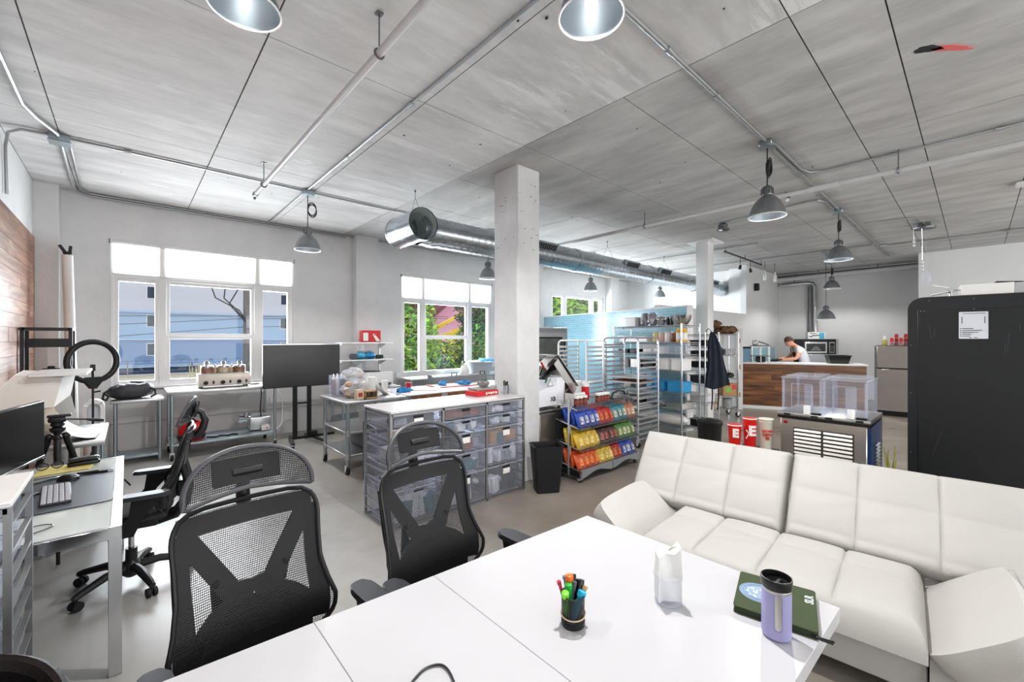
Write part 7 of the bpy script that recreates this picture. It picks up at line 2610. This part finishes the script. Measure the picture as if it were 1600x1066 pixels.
put('bus_tub', 'black plastic bus tub on the near end of the wooden counter', 'tub', ctr, (0.30, 0.45, CH + 0.001), [
    ('tub_body', B().lathe([(0.0, 0), (0.23, 0), (0.29, 0.175), (0.31, 0.18), (0.31, 0.19), (0.285, 0.185), (0.225, 0.01), (0.001, 0.008)], n=4, cap=False, sy=1.0), SATIN)], None, PI / 4)
sm = put('meat_slicer', 'small two-deck steel machine at the far end of the wooden counter', 'machine', ctr, (0.30, 1.98, CH + 0.001), [
    ('lower_deck', B().box(-0.14, 0.14, -0.22, 0.22, 0.14, 0.16, 0.003), GREYM), ('upper_deck', B().box(-0.14, 0.14, -0.22, 0.22, 0.38, 0.405, 0.003), GREYM)])
for x in (-0.12, 0.12):
    for y in (-0.18, 0.0, 0.18):
        B().cyl((x, y, 0), (x, y, 0.39), 0.012, n=8).obj('deck_post', STEEL, sm)
B().box(-0.08, 0.08, 0.05, 0.17, 0.405, 0.53, 0.02).obj('motor_cap', STEEL, sm)
B().bar((0, 0.05, 0.50), (0, -0.18, 0.42), 0.06, 0.03, 0.006).obj('lever', GREYM, sm)
B().box(-0.1, 0.1, -0.1, 0.1, 0.0, 0.13, 0.02).obj('motor_base', BLACK, sm)
put('napkin_box', 'small dark-topped dispenser beside the two-deck machine', 'dispenser', ctr, (0.32, 2.285, CH + 0.001), [
    ('dispenser_body', B().box(-0.07, 0.07, -0.09, 0.09, 0, 0.33, 0.01), pm('blue_grey_plastic', rgb(120, 160, 184), 0.3)), ('dispenser_top', B().box(-0.08, 0.08, -0.1, 0.1, 0.33, 0.37, 0.006), SATIN)])

# ---------------------------------------------------------------- the person behind the counter


def skin(verts, edges, radii, name, mat, parent, levels=2):
    me = bpy.data.meshes.new(name)
    me.from_pydata([tuple(v) for v in verts], edges, [])
    o = bpy.data.objects.new(name, me)
    COL.objects.link(o)
    m = o.modifiers.new('skin', 'SKIN')
    m.use_smooth_shade = True
    if not me.skin_vertices:
        bpy.context.view_layer.objects.active = o
    sv = me.skin_vertices[0].data if me.skin_vertices else None
    if sv is None:
        bm = bmesh.new()
        bm.from_mesh(me)
        bm.verts.layers.skin.verify()
        bm.to_mesh(me)
        bm.free()
        sv = me.skin_vertices[0].data
    for i, r_ in enumerate(radii):
        sv[i].radius = r_ if isinstance(r_, tuple) else (r_, r_)
        sv[i].use_root = (i == 0)
    s = o.modifiers.new('sub', 'SUBSURF')
    s.levels = s.render_levels = levels
    dg = bpy.context.evaluated_depsgraph_get()
    ev = bpy.data.meshes.new_from_object(o.evaluated_get(dg))
    bpy.data.objects.remove(o)
    ev.materials.clear()
    ev.materials.append(mat)
    ev.polygons.foreach_set('use_smooth', [True] * len(ev.polygons))
    r = bpy.data.objects.new(name, ev)
    COL.objects.link(r)
    r.parent = parent
    return r


# local frame: +x is the way he faces, y to his left, z up
SKINM = pm('skin', rgb(206, 148, 122), 0.5, var=0.06, vs=20)
HAIR = pm('short_brown_hair', rgb(74, 52, 42), 0.8, var=0.3, vs=60, bump=0.4, bs=150)
TEE = pm('pale_grey_cotton', rgb(206, 212, 220), 0.85, var=0.06, vs=8, bump=0.15, bs=60)
DARKC = pm('black_cotton', rgb(24, 26, 30), 0.85, var=0.2, vs=10)
GLOVE = pm('black_nitrile', rgb(26, 27, 30), 0.5)
pw_ = on(ctr, (0.84, 0.98, 0))
pe = thing('person', 'person in a pale grey T-shirt and dark apron bending over work behind the counter', 'person', (pw_.x, pw_.y, 0), math.radians(22.7 + 90 + 8))
bv = [(0, 0, 0.98), (0.02, 0, 1.12), (0.09, 0, 1.28), (0.17, 0, 1.42), (0.235, 0, 1.50), (0.285, 0, 1.555),  # 0-5 spine and neck
      (0.16, 0.17, 1.40), (0.24, 0.22, 1.19), (0.47, 0.16, 1.155), (0.54, 0.14, 1.15),                      # 6-9 left arm
      (0.16, -0.17, 1.40), (0.26, -0.24, 1.20), (0.49, -0.12, 1.16), (0.56, -0.10, 1.155),                    # 10-13 right arm
      (0.0, 0.10, 0.88), (0.03, 0.11, 0.50), (-0.01, 0.12, 0.09), (0.10, 0.13, 0.05),                         # 14-17 left leg
      (0.0, -0.10, 0.88), (0.01, -0.11, 0.50), (-0.05, -0.12, 0.09), (0.06, -0.13, 0.05)]                     # 18-21 right leg
be = [(0, 1), (1, 2), (2, 3), (3, 4), (4, 5), (3, 6), (6, 7), (7, 8), (8, 9), (3, 10), (10, 11), (11, 12), (12, 13),
      (0, 14), (14, 15), (15, 16), (16, 17), (0, 18), (18, 19), (19, 20), (20, 21)]
br_ = [0.14, 0.12, 0.135, 0.12, 0.058, 0.055, 0.065, 0.046, 0.038, 0.03, 0.065, 0.046, 0.038, 0.03, 0.095, 0.062, 0.04, 0.036, 0.095, 0.062, 0.04, 0.036]
skin(bv, be, br_, 'body', SKINM, pe)
tv_ = [bv[0], bv[1], bv[2], bv[3], (0.205, 0, 1.465), bv[6], (0.20, 0.205, 1.29), bv[10], (0.205, -0.215, 1.295)]
skin(tv_, [(0, 1), (1, 2), (2, 3), (3, 4), (3, 5), (5, 6), (3, 7), (7, 8)], [0.155, 0.135, 0.15, 0.135, 0.075, 0.08, 0.066, 0.08, 0.066], 't_shirt', TEE, pe)
skin([bv[0], bv[14], bv[15], (bv[16][0], bv[16][1], 0.12), bv[18], bv[19], (bv[20][0], bv[20][1], 0.12), (0.01, 0, 1.06)],
     [(0, 1), (1, 2), (2, 3), (0, 4), (4, 5), (5, 6), (0, 7)], [0.158, 0.11, 0.075, 0.06, 0.11, 0.075, 0.06, 0.15], 'trousers', DARKC, pe)
for s in (1, -1):
    i = 17 if s > 0 else 21
    B().at((bv[i][0] - 0.03, bv[i][1], 0)).box(-0.11, 0.15, -0.05, 0.05, 0, 0.085, 0.03, 3).obj('shoe', SATIN, pe)
b = B().surf(lambda u, v: (0.165 + 0.05 * (1 - abs(2 * u - 1) ** 2) + 0.10 * max(v - 0.55, 0), (2 * u - 1) * (0.17 - 0.07 * max(v - 0.5, 0) * 2), 0.62 + 0.72 * v), 10, 12)
bmesh.ops.solidify(b.bm, geom=b.bm.faces[:], thickness=0.008)
b.obj('apron', DARKC, pe, ang=0)
for s in (1, -1):
    B().tube([(0.27, s * 0.09, 1.34), (0.285, s * 0.075, 1.44), (0.22, s * 0.062, 1.515), (0.15, s * 0.02, 1.50)], 0.012, 6).obj('apron_strap', pm('brown_strap', rgb(86, 62, 44), 0.7), pe)
# head, bowed toward the work
hd = B().at((0.335, 0, 1.60), ry=0.62)


def headf(u, v):
    a, t_ = 2 * PI * u, PI * v
    s = max(sin(t_), 0.03)
    x, y, z = 0.098 * s * cos(a), 0.078 * s * sin(a), -0.122 * cos(t_)
    if z < 0:
        k = -z / 0.122
        y *= 1 - 0.28 * k
        x = x * (1 - 0.12 * k) + 0.018 * k
    if x > 0:
        fr_ = max(1 - (y / 0.045) ** 2, 0)
        x += 0.012 * math.exp(-((z + 0.085) / 0.022) ** 2) * fr_          # chin
        x += 0.007 * math.exp(-((z + 0.052) / 0.011) ** 2) * fr_          # lips
        x += 0.026 * math.exp(-((z + 0.018) / 0.022) ** 2) * max(1 - (y / 0.02) ** 2, 0)   # nose
        x -= 0.008 * math.exp(-((z - 0.006) / 0.014) ** 2) * math.exp(-((abs(y) - 0.034) / 0.014) ** 2)  # eye sockets
        x += 0.006 * math.exp(-((z - 0.028) / 0.01) ** 2)                  # brow
    return (x, y, z)


hd.surf(headf, 40, 30, True)
head = hd.obj('head', SKINM, pe, ang=0)
for s in (1, -1):
    B().at((0.335, 0, 1.60), ry=0.62).ball((-0.004, s * 0.078, -0.012), 0.02, 0.010, 0.032, 10, 8).obj('ear', SKINM, head)
    B().at((0.335, 0, 1.60), ry=0.62).ball((0.083, s * 0.034, 0.006), 0.011, 0.013, 0.009, 10, 8).obj('eye', pm('eye_dark', rgb(50, 40, 36), 0.2), head)
    B().at((0.335, 0, 1.60), ry=0.62).box(0.088, 0.1, s * 0.034 - 0.017, s * 0.034 + 0.017, 0.026, 0.033, 0.002).obj('eyebrow', HAIR, head)
B().at((0.335, 0, 1.60), ry=0.62).box(0.102, 0.112, -0.022, 0.022, -0.055, -0.051, 0.001).obj('mouth', pm('lips', rgb(160, 96, 88), 0.5), head)
hb = B().at((0.335, 0, 1.60), ry=0.62)


def hairf(u, v):
    a = 2 * PI * u
    lim = PI * (0.46 + 0.20 * (0.5 - 0.5 * cos(a)) - 0.12 * math.exp(-((a - PI) / 2.6) ** 2) * 0)
    front = 0.5 + 0.5 * cos(a)
    t0 = PI * (0.62 * front + 0.36 * (1 - front))
    t_ = t0 + (PI - t0) * v
    s = max(sin(t_), 0.02)
    k = 1.07
    return (0.098 * k * s * cos(a) - 0.004, 0.078 * k * s * sin(a), -0.122 * k * cos(t_))


hb.surf(hairf, 36, 12, True)
hb.obj('hair', HAIR, head, ang=0)
for s in (1, -1):
    w = V(bv[9] if s > 0 else bv[13])
    B().at(tuple(w + V((0.035, 0, -0.004))), ry=0.15).box(-0.045, 0.045, -0.04, 0.04, -0.016, 0.016, 0.012, 2).obj('gloved_palm', GLOVE, pe)
    for k in range(4):
        y = -0.03 + 0.02 * k
        L = (0.062, 0.075, 0.078, 0.066)[k if s > 0 else 3 - k]
        B().tube([w + V((0.06, y, 0)), w + V((0.06 + L * 0.5, y * 1.1, 0.004)), w + V((0.06 + L * 0.85, y * 1.1, -0.016)), w + V((0.06 + L * 0.95, y * 1.1, -0.032))], [0.0095, 0.009, 0.0085, 0.007], 8).obj('finger', GLOVE, pe)
    B().tube([w + V((0.02, -s * 0.035, 0)), w + V((0.05, -s * 0.065, -0.005)), w + V((0.075, -s * 0.068, -0.02))], [0.012, 0.011, 0.008], 8).obj('thumb', GLOVE, pe)
pwk = on(pe, (0.66, 0.02, 0))
t = thing('bread_dish', 'dark low dish of dough under the hands of the person', 'dish', (pwk.x, pwk.y, CH + 0.001))
bowl(0.13, 0.035).obj('dish_body', BLACK, t)
lump((0, 0, 0.025), (0.09, 0.08, 0.03), seed=200, amp=0.1).obj('dough', pm('dough', rgb(60, 56, 52), 0.8), t)

# ---------------------------------------------------------------- far wall equipment
mt = thing('equipment_stand', 'steel equipment stand at the far wall under the microwave', 'stand', (13.80, 3.20, 0), R42)
B().box(0.0, 0.98, 0, 0.5, 0.97, 1.0, 0.004).obj('stand_top', STEEL, mt)
for x in (0.03, 0.95):
    for y in (0.03, 0.47):
        B().cyl((x, y, 0), (x, y, 0.97), 0.02, n=10).obj('leg', GALV, mt)
B().box(0.02, 0.96, 0.02, 0.48, 0.28, 0.3).obj('stand_shelf', GALV, mt)
put('warming_drawer', 'steel warming drawer under the microwave on the far stand', 'drawer unit', mt, (0.5, 0.25, 1.001), [('drawer_body', B().box(-0.44, 0.44, -0.22, 0.22, 0, 0.245, 0.006), STEELH), ('drawer_front', B().box(-0.42, 0.42, -0.228, -0.22, 0.02, 0.225, 0.004), pm('satin_steel_front', rgb(182, 184, 190), 0.4, 0.5))])
mw = put('microwave', 'black and steel microwave oven on the steel warming drawer', 'microwave', mt, (0.5, 0.25, 1.248), [('oven_case', B().box(-0.50, 0.42, -0.22, 0.22, 0, 0.41, 0.006), SATIN)])
B().box(0.42, 0.50, -0.2, 0.22, 0.0, 0.41, 0.004).obj('steel_side', STEELH, mw)
B().box(-0.46, 0.16, -0.235, -0.22, 0.02, 0.335, 0.008).obj('microwave_door', STEELH, mw)
B().box(-0.41, 0.11, -0.24, -0.234, 0.07, 0.285, 0.006).obj('door_window', pm('microwave_glass', rgb(60, 62, 62), 0.15), mw)
B().surf(lambda u, v: (-0.30 + 0.3 * u, -0.2415, 0.09 + 0.13 * v * sin(PI * u)), 12, 3).obj('glass_glint', pm('glint_grey', rgb(110, 112, 112), 0.5), mw)  # highlight on the door glass, drawn as a grey shape
B().box(0.22, 0.37, -0.235, -0.22, 0.03, 0.33, 0.004).obj('keypad_frame', STEEL, mw)
B().box(0.235, 0.355, -0.238, -0.234, 0.05, 0.30).obj('keypad', BLACK, mw)
b = B()
for i in range(3):
    for j in range(5):
        b.box(0.245 + 0.036 * i, 0.27 + 0.036 * i, -0.241, -0.237, 0.06 + 0.035 * j, 0.08 + 0.035 * j)
b.obj('keys', GREYM, mw)
wb = put('wrap_box', 'white cling film box with cyan end on top of the microwave', 'box', mt, (0.46, 0.2, 1.66), [('box_body', B().box(-0.24, 0.24, -0.06, 0.06, 0, 0.19, 0.003), PAPER), ('cyan_end', B().box(0.07, 0.21, -0.063, -0.059, 0.01, 0.18), pm('cyan_print', rgb(80, 180, 214), 0.5))])
b = B().tube([(-0.2, -0.061, 0.15), (-0.16, -0.061, 0.165), (-0.13, -0.061, 0.14), (-0.07, -0.061, 0.16), (0.0, -0.061, 0.15)], 0.008, 6)
b.tube([(-0.21, -0.061, 0.09), (-0.16, -0.061, 0.06), (-0.11, -0.061, 0.10), (-0.02, -0.061, 0.10), (0.06, -0.061, 0.11)], 0.012, 6)
b.obj('script_mark', pm('dark_teal_print', rgb(30, 60, 72), 0.5), wb)
rf = thing('refrigerator', 'stainless top-freezer refrigerator with cups on top at the far wall', 'refrigerator', (12.12, 1.50, 0), math.radians(-84))
RS = pm('fridge_steel', rgb(168, 162, 156), 0.36, 0.85, var=0.08, vs=2.5)
B().box(0.0, 0.76, 0.06, 0.70, 0.04, 1.515, 0.006).obj('fridge_case', BLACK, rf)
B().box(0.035, 0.76, 0.0, 0.058, 1.03, 1.51, 0.01).obj('freezer_door', RS, rf)
B().box(0.035, 0.76, 0.0, 0.058, 0.10, 1.01, 0.01).obj('fridge_door', RS, rf)
B().box(0.0, 0.034, 0.015, 0.06, 0.1, 1.51).obj('hinge_side', GREYM, rf)
B().box(0.02, 0.74, 0.03, 0.07, 0.0, 0.085).obj('kick_plate', SATIN, rf)
put('bottle', 'amber bottle with pale cap at the corner of the steel refrigerator', 'bottle', rf, (0.17, 0.14, 1.516), [('bottle_body', jar(0.045, 0.13), pm('olive_oil', rgb(170, 156, 80), 0.2)), ('bottle_cap', jar(0.022, 0.08), WPLAS)]).children[1].location = (0, 0, 0.13)
for i in range(7):
    x = 0.285 + 0.075 * i
    hgt = (2, 3, 2, 3, 2, 3, 2)[i]
    t = put('cup_stack', '%s stack of red plastic cups on the steel refrigerator' % ORD[i], 'cups', rf, (x, 0.14 + 0.05 * (i % 2), 1.516), [], 'red cup stacks on the refrigerator')
    for k in range(hgt):
        B().lathe([(0.036, 0.085 * k), (0.028, 0.085 * k + 0.08), (0.026, 0.085 * k + 0.08)], n=16).obj('cup', RED if k else pm('pinkish_cup', rgb(170, 110, 112), 0.3), t)

# ---------------------------------------------------------------- juice dispenser behind the sofa
dp = thing('juice_dispenser', 'steel twin-bowl juice dispenser with clear tanks behind the white sofa', 'juice dispenser', (4.33, 0.56, 0))
DW, DD = 0.64, 0.60
DST = pm('dispenser_steel', rgb(204, 198, 190), 0.3, 0.9, var=0.06, vs=3)
B().box(0.0, DD, 0.02, DW - 0.02, 0.40, 0.955, 0.006).obj('steel_body', DST, dp)
B().box(-0.01, DD + 0.01, 0.0, DW, 0.955, 0.975).obj('black_seal', SATIN, dp)
B().box(-0.015, DD + 0.015, -0.005, DW + 0.005, 0.975, 1.005, 0.008, 2).obj('steel_top', STEEL, dp)
B().box(-0.003, 0.002, 0.10, 0.52, 0.40, 0.88).obj('louvre_recess', pm('louvre_dark', rgb(70, 64, 58), 0.5), dp)
lm_ = B().at((0, 0, 0), ry=0.35).box(-0.006, 0.002, 0, 0.195, 0.0, 0.022, 0.002).mesh('slat')
lm_.materials.append(STEEL)
for i in range(2):
    for k in range(14):
        piece(lm_, 'slat', dp, (-0.006, 0.11 + 0.21 * i, 0.42 + 0.033 * k))
B().box(DD * 0.02, DD * 0.98, -0.004, 0.02, 0.42, 0.95).obj('blue_side_panel', pm('dark_blue_film', rgb(24, 50, 96), 0.25), dp)
sv_ = B().at((0, 0, 0), rx=0.5).box(0, 0.18, -0.012, 0.004, 0, 0.01).mesh('side_slat')
sv_.materials.append(CHROME)
for k in range(12):
    piece(sv_, 'side_slat', dp, (0.20, -0.004, 0.44 + 0.03 * k))
b = B().box(-0.004, 0, 0.565, 0.595, 0.905, 0.93, 0.002)
b.obj('red_badge', RED, dp)
for k in range(2):
    B().box(-0.0045, -0.0035, 0.568 + 0.0145 * k, 0.58 + 0.0145 * k, 0.908, 0.927, 0.002).obj('badge_half', pm('dark_red', rgb(150, 16, 22), 0.4), dp)
for i in range(2):
    y0, y1 = 0.025 + 0.30 * i, 0.315 + 0.30 * i
    b = B()
    th = 0.006
    x0, x1 = 0.04, 0.52
    z0, z1 = 1.006, 1.30
    b.box(x0, x0 + th, y0, y1, z0, z1).box(x1 - th, x1, y0, y1, z0, z1).box(x0, x1, y0, y0 + th, z0, z1).box(x0, x1, y1 - th, y1, z0, z1)
    tk = b.obj('tank', CLEARF, dp)
    for q in ((x0 - 0.006, x0 + 0.014), (x1 - 0.014, x1 + 0.006)):
        for w in ((y0 - 0.004, y0 + 0.016), (y1 - 0.016, y1 + 0.004)):
            B().box(q[0], q[1], w[0], w[1], z0, z1, 0.005).obj('tank_corner', CLEAR, tk)
    b = B().box(x0 - 0.015, x1 + 0.015, y0 - 0.012, y1 + 0.012, z1, z1 + 0.018, 0.006).box(x0 + 0.02, x1 - 0.02, y0 + 0.02, y1 - 0.02, z1 + 0.018, z1 + 0.034, 0.006)
    b.obj('tank_lid', CLEAR, tk)
    b = B()
    for w in (y0 + 0.07, y1 - 0.07):
        b.box(x0 - 0.002, x0 + 0.008, w - 0.003, w + 0.003, z0 + 0.03, z1 - 0.04)
    b.box(x0 - 0.002, x0 + 0.008, y0 + 0.07, y1 - 0.07, z1 - 0.046, z1 - 0.04)
    b.obj('moulded_frame', CLEAR, tk)
    B().cyl((0.28, (y0 + y1) / 2, z0), (0.28, (y0 + y1) / 2, z0 + 0.22), 0.035, n=16).obj('agitator', cloudy_mat('milky_plastic_%d' % i, (0.8, 0.82, 0.86), 0.75), tk)
    ym = (y0 + y1) / 2 - 0.05
    B().lathe([(0.026, 0), (0.026, 0.07), (0.022, 0.075)], n=16).obj('white_valve', WPLAS, dp, (0.0, ym, 1.006))
    B().box(-0.01, 0.03, ym - 0.10, ym - 0.03, 1.005, 1.022, 0.004).obj('black_tap', BLACK, dp)
    for w in (y0 + 0.04, y1 - 0.05):
        B().box(-0.019, -0.012, w - 0.025, w + 0.025, 0.982, 1.0, 0.002).obj('latch', BLACK, dp)
for x in (0.05, DD - 0.05):
    for y in (0.06, DW - 0.06):
        B().cyl((x, y, 0), (x, y, 0.40), 0.022, n=12).obj('leg', STEEL, dp)
B().box(0.03, DD - 0.03, 0.04, DW - 0.04, 0.18, 0.20).obj('stand_shelf', STEEL, dp)
b = thing('plant_sprig', 'dry yellow-green sprig sticking out beside the juice dispenser', 'plant', (4.86, 0.50, 0))
for k in range(7):
    B().tube([(0, 0, 0), (0.02 * sin(k), -0.02 * cos(k), 0.35), (0.05 * sin(k), -0.04 * cos(k * 2), 0.62 + 0.02 * k)], [0.006, 0.005, 0.003], 5).obj('stem', LF[3], b)

lowt = thing('side_table', 'low black side table behind the sofa holding paper cups', 'table', (4.30, 1.46, 0), 0)
B().box(-0.26, 0.22, -0.22, 0.2, 0.59, 0.62, 0.005).obj('tabletop', BLACKM, lowt)
for x in (-0.22, 0.18):
    for y in (-0.18, 0.16):
        B().box(x - 0.015, x + 0.015, y - 0.015, y + 0.015, 0, 0.59).obj('leg', BLACKM, lowt)
CR = pm('red_paper_cup', rgb(222, 30, 24), 0.4)
PRINTW = pm('white_cup_print', rgb(244, 240, 236), 0.5)
CC = pm('cream_paper_cup', rgb(226, 222, 206), 0.5)
PRINTR = pm('red_cup_print', rgb(206, 70, 50), 0.5)


def paper_cup(label, x, y, h, r, mat, n_, letter=None, lines=None):
    t = thing('paper_cup', label, 'cup', (x, y, 0.621), math.atan2(-y, -x), 'paper cups behind the sofa')
    for k in range(n_):
        z = 0.03 * k
        B().lathe([(r * 0.8, z), (r, z + h - 0.03 * (n_ - 1)), (r * 1.04, z + h - 0.03 * (n_ - 1) + 0.004), (r * 0.98, z + h - 0.03 * (n_ - 1) + 0.006)], n=26).obj('cup', mat, t)
    B().tube(arc((0, 0, h), r * 1.02, 0, 2 * PI, 26, (1, 0, 0), (0, 1, 0))[:-1], 0.005, 6, True).obj('rolled_rim', PRINTW, t)
    return t


c1 = paper_cup('short red paper cup stack with white print, closest to the black round bin', 4.145, 1.50, 0.24, 0.055, CR, 2)
letters('E', c1, (0.055, 0.008, 0.17), (PI / 2, 0, PI / 2), 0.10, PRINTW, 0.004, bold=0.006)
c2 = paper_cup('tall red paper cup stack with white letters behind the sofa', 4.25, 1.405, 0.30, 0.056, CR, 3)
letters('E', c2, (0.050, 0.018, 0.19), (PI / 2, 0, PI / 2 + 0.4), 0.12, PRINTW, 0.004, bold=0.006)
B().tube([(0.052, -0.03, 0.12 + 0.0), (0.056, -0.01, 0.17), (0.054, -0.03, 0.2)], 0.005, 6).obj('white_emblem', PRINTW, c2)
c3 = paper_cup('cream paper cup stack with red lettering beside the juice dispenser', 4.36, 1.305, 0.295, 0.058, CC, 2)
for k, tx in enumerate(('NOW', 'NEW', 'ER')):
    letters(tx, c3, (0.056, 0.012, 0.19 - 0.032 * k), (PI / 2, 0, PI / 2 + 0.2), 0.034, PRINTR, 0.003, bold=0.001)
t = thing('lid_stack', 'stack of clear cup lids between the red and cream cups', 'lids', (4.32, 1.42, 0.621))
for k in range(6):
    B().lathe([(0.04, 0.04 * k), (0.043, 0.04 * k + 0.008), (0.03, 0.04 * k + 0.03)], n=20).obj('lid', BAGP, t)
t = thing('lid_stack', 'stack of white cup lids between the two red cup stacks', 'lids', (4.22, 1.50, 0.621))
for k in range(5):
    B().lathe([(0.04, 0.045 * k), (0.043, 0.045 * k + 0.008), (0.03, 0.045 * k + 0.035)], n=20).obj('lid', WPLAS, t)

# ---------------------------------------------------------------- black cabinet back at the picture edge
bc = thing('drinks_cooler', 'tall black drinks cooler with rounded top corner seen from behind', 'refrigerator', (4.89, 0.39, 0), math.radians(-86.0))
CW, CHH, CDp = 1.05, 2.0, 0.66
BLK = pm('black_powder_coat', rgb(25, 28, 32), 0.4, var=0.15, vs=3, bump=0.06, bs=90)
r_ = 0.10
out = [(0, 0.04), (CW, 0.04), (CW, CHH - r_)] + [(CW - r_ + r_ * cos(a), CHH - r_ + r_ * sin(a)) for a in [PI / 2 * k / 8 for k in range(1, 9)]] + [(r_ + r_ * cos(a), CHH - r_ + r_ * sin(a)) for a in [PI / 2 + PI / 2 * k / 8 for k in range(9)]]
b = B().prism(out, 0, CDp, 'xz')
b.obj('cooler_case', BLK, bc, ang=30)
B().box(0.06, CW - 0.06, -0.004, 0.002, 0.12, CHH - 0.105, 0.003).obj('back_panel', pm('black_back_panel', rgb(22, 25, 28), 0.42, var=0.2, vs=4, bump=0.05, bs=60), bc)
B().box(0.072, 0.082, -0.007, -0.003, 0.14, CHH - 0.12).obj('panel_flange', BLK, bc)
sc_ = B().lathe([(0.004, 0), (0.004, 0.002), (0.001, 0.003)], n=8).mesh('screw')
sc_.materials.append(GREYM)
for (x, z) in ((0.08, CHH - 0.115), (0.1, CHH - 0.117), (0.38, CHH - 0.112), (0.38, CHH - 0.03), (0.13, CHH - 0.03), (0.70, CHH - 0.112), (0.02, 1.6), (0.02, 1.2), (0.02, 0.7)):
    o = piece(sc_, 'screw', bc, (x, -0.004, z))
    o.rotation_euler.x = PI / 2
lb = B().box(0.298, 0.455, -0.0062, -0.004, 1.655, 1.868, 0.004).obj('white_label', pm('label_paper', rgb(214, 218, 228), 0.5), bc)
b = B()
for k, wdt in enumerate((0.06, 0.105, 0.088, 0.05, 0.042)):
    b.box(0.304, 0.313, -0.0068, -0.006, 1.733 - 0.0145 * k, 1.738 - 0.0145 * k)
    b.box(0.317, 0.317 + wdt, -0.0068, -0.006, 1.733 - 0.0145 * k, 1.738 - 0.0145 * k)
b.box(0.353, 0.366, -0.0068, -0.006, 1.661, 1.666).box(0.382, 0.398, -0.0068, -0.006, 1.661, 1.666)
b.box(0.32, 0.44, -0.0068, -0.006, 1.852, 1.856).box(0.313, 0.317, -0.0068, -0.006, 1.775, 1.83).box(0.435, 0.439, -0.0068, -0.006, 1.775, 1.83)
b.obj('label_text_lines', SATIN, lb)
b = B()
for (x, z, L, s) in ((0.13, 1.78, 0.12, 0.01), (0.16, 1.74, 0.07, 0), (0.56, 1.70, 0.14, -0.01), (0.61, 1.76, 0.05, 0.004), (0.54, 1.62, 0.08, 0.0), (0.2, 0.9, 0.2, -0.05)):
    b.bar((x, -0.0045, z), (x + s, -0.0045, z - L), 0.002, 0.001)
b.obj('scratches', pm('scratch_grey', rgb(72, 76, 80), 0.6), bc)
for x in (0.06, CW - 0.06):
    for y in (0.06, CDp - 0.06):
        B().cyl((x, y, 0), (x, y, 0.05), 0.025, n=10).obj('foot', RUBBER, bc)
put('white_box', 'white box with a grey end standing on the tall black drinks cooler', 'box', bc, (0.50, 0.10, CHH + 0.001), [('box_body', B().box(-0.19, 0.09, -0.07, 0.12, 0, 0.085, 0.003), PAPER), ('grey_end', B().box(0.09, 0.19, -0.07, 0.12, 0, 0.082, 0.003), pm('grey_box_end', rgb(178, 180, 182), 0.6)), ('dark_flap', B().prism([(0.0, 0.088), (0.14, 0.088), (0.0, 0.10)], -0.06, 0.11, 'xz'), pm('dark_flap', rgb(62, 54, 48), 0.7))])
cf = put('clamp_stand', 'crossed white metal blades lying beside the white box on the black cooler', 'clamp', bc, (0.22, 0.08, CHH + 0.001), [])
B().bar((-0.07, 0.0, 0.10), (0.09, 0.0, 0.05), 0.03, 0.010, 0.003).obj('blade', WHITE, cf)
B().bar((-0.08, 0.02, 0.02), (0.09, 0.02, 0.055), 0.05, 0.010, 0.003).obj('blade', WHITE, cf)
B().cyl((0.04, -0.02, 0.055), (0.04, 0.05, 0.055), 0.018, n=12).cyl((0.04, 0.01, 0.0), (0.04, 0.01, 0.05), 0.012, n=8).obj('pivot', CHROME, cf)
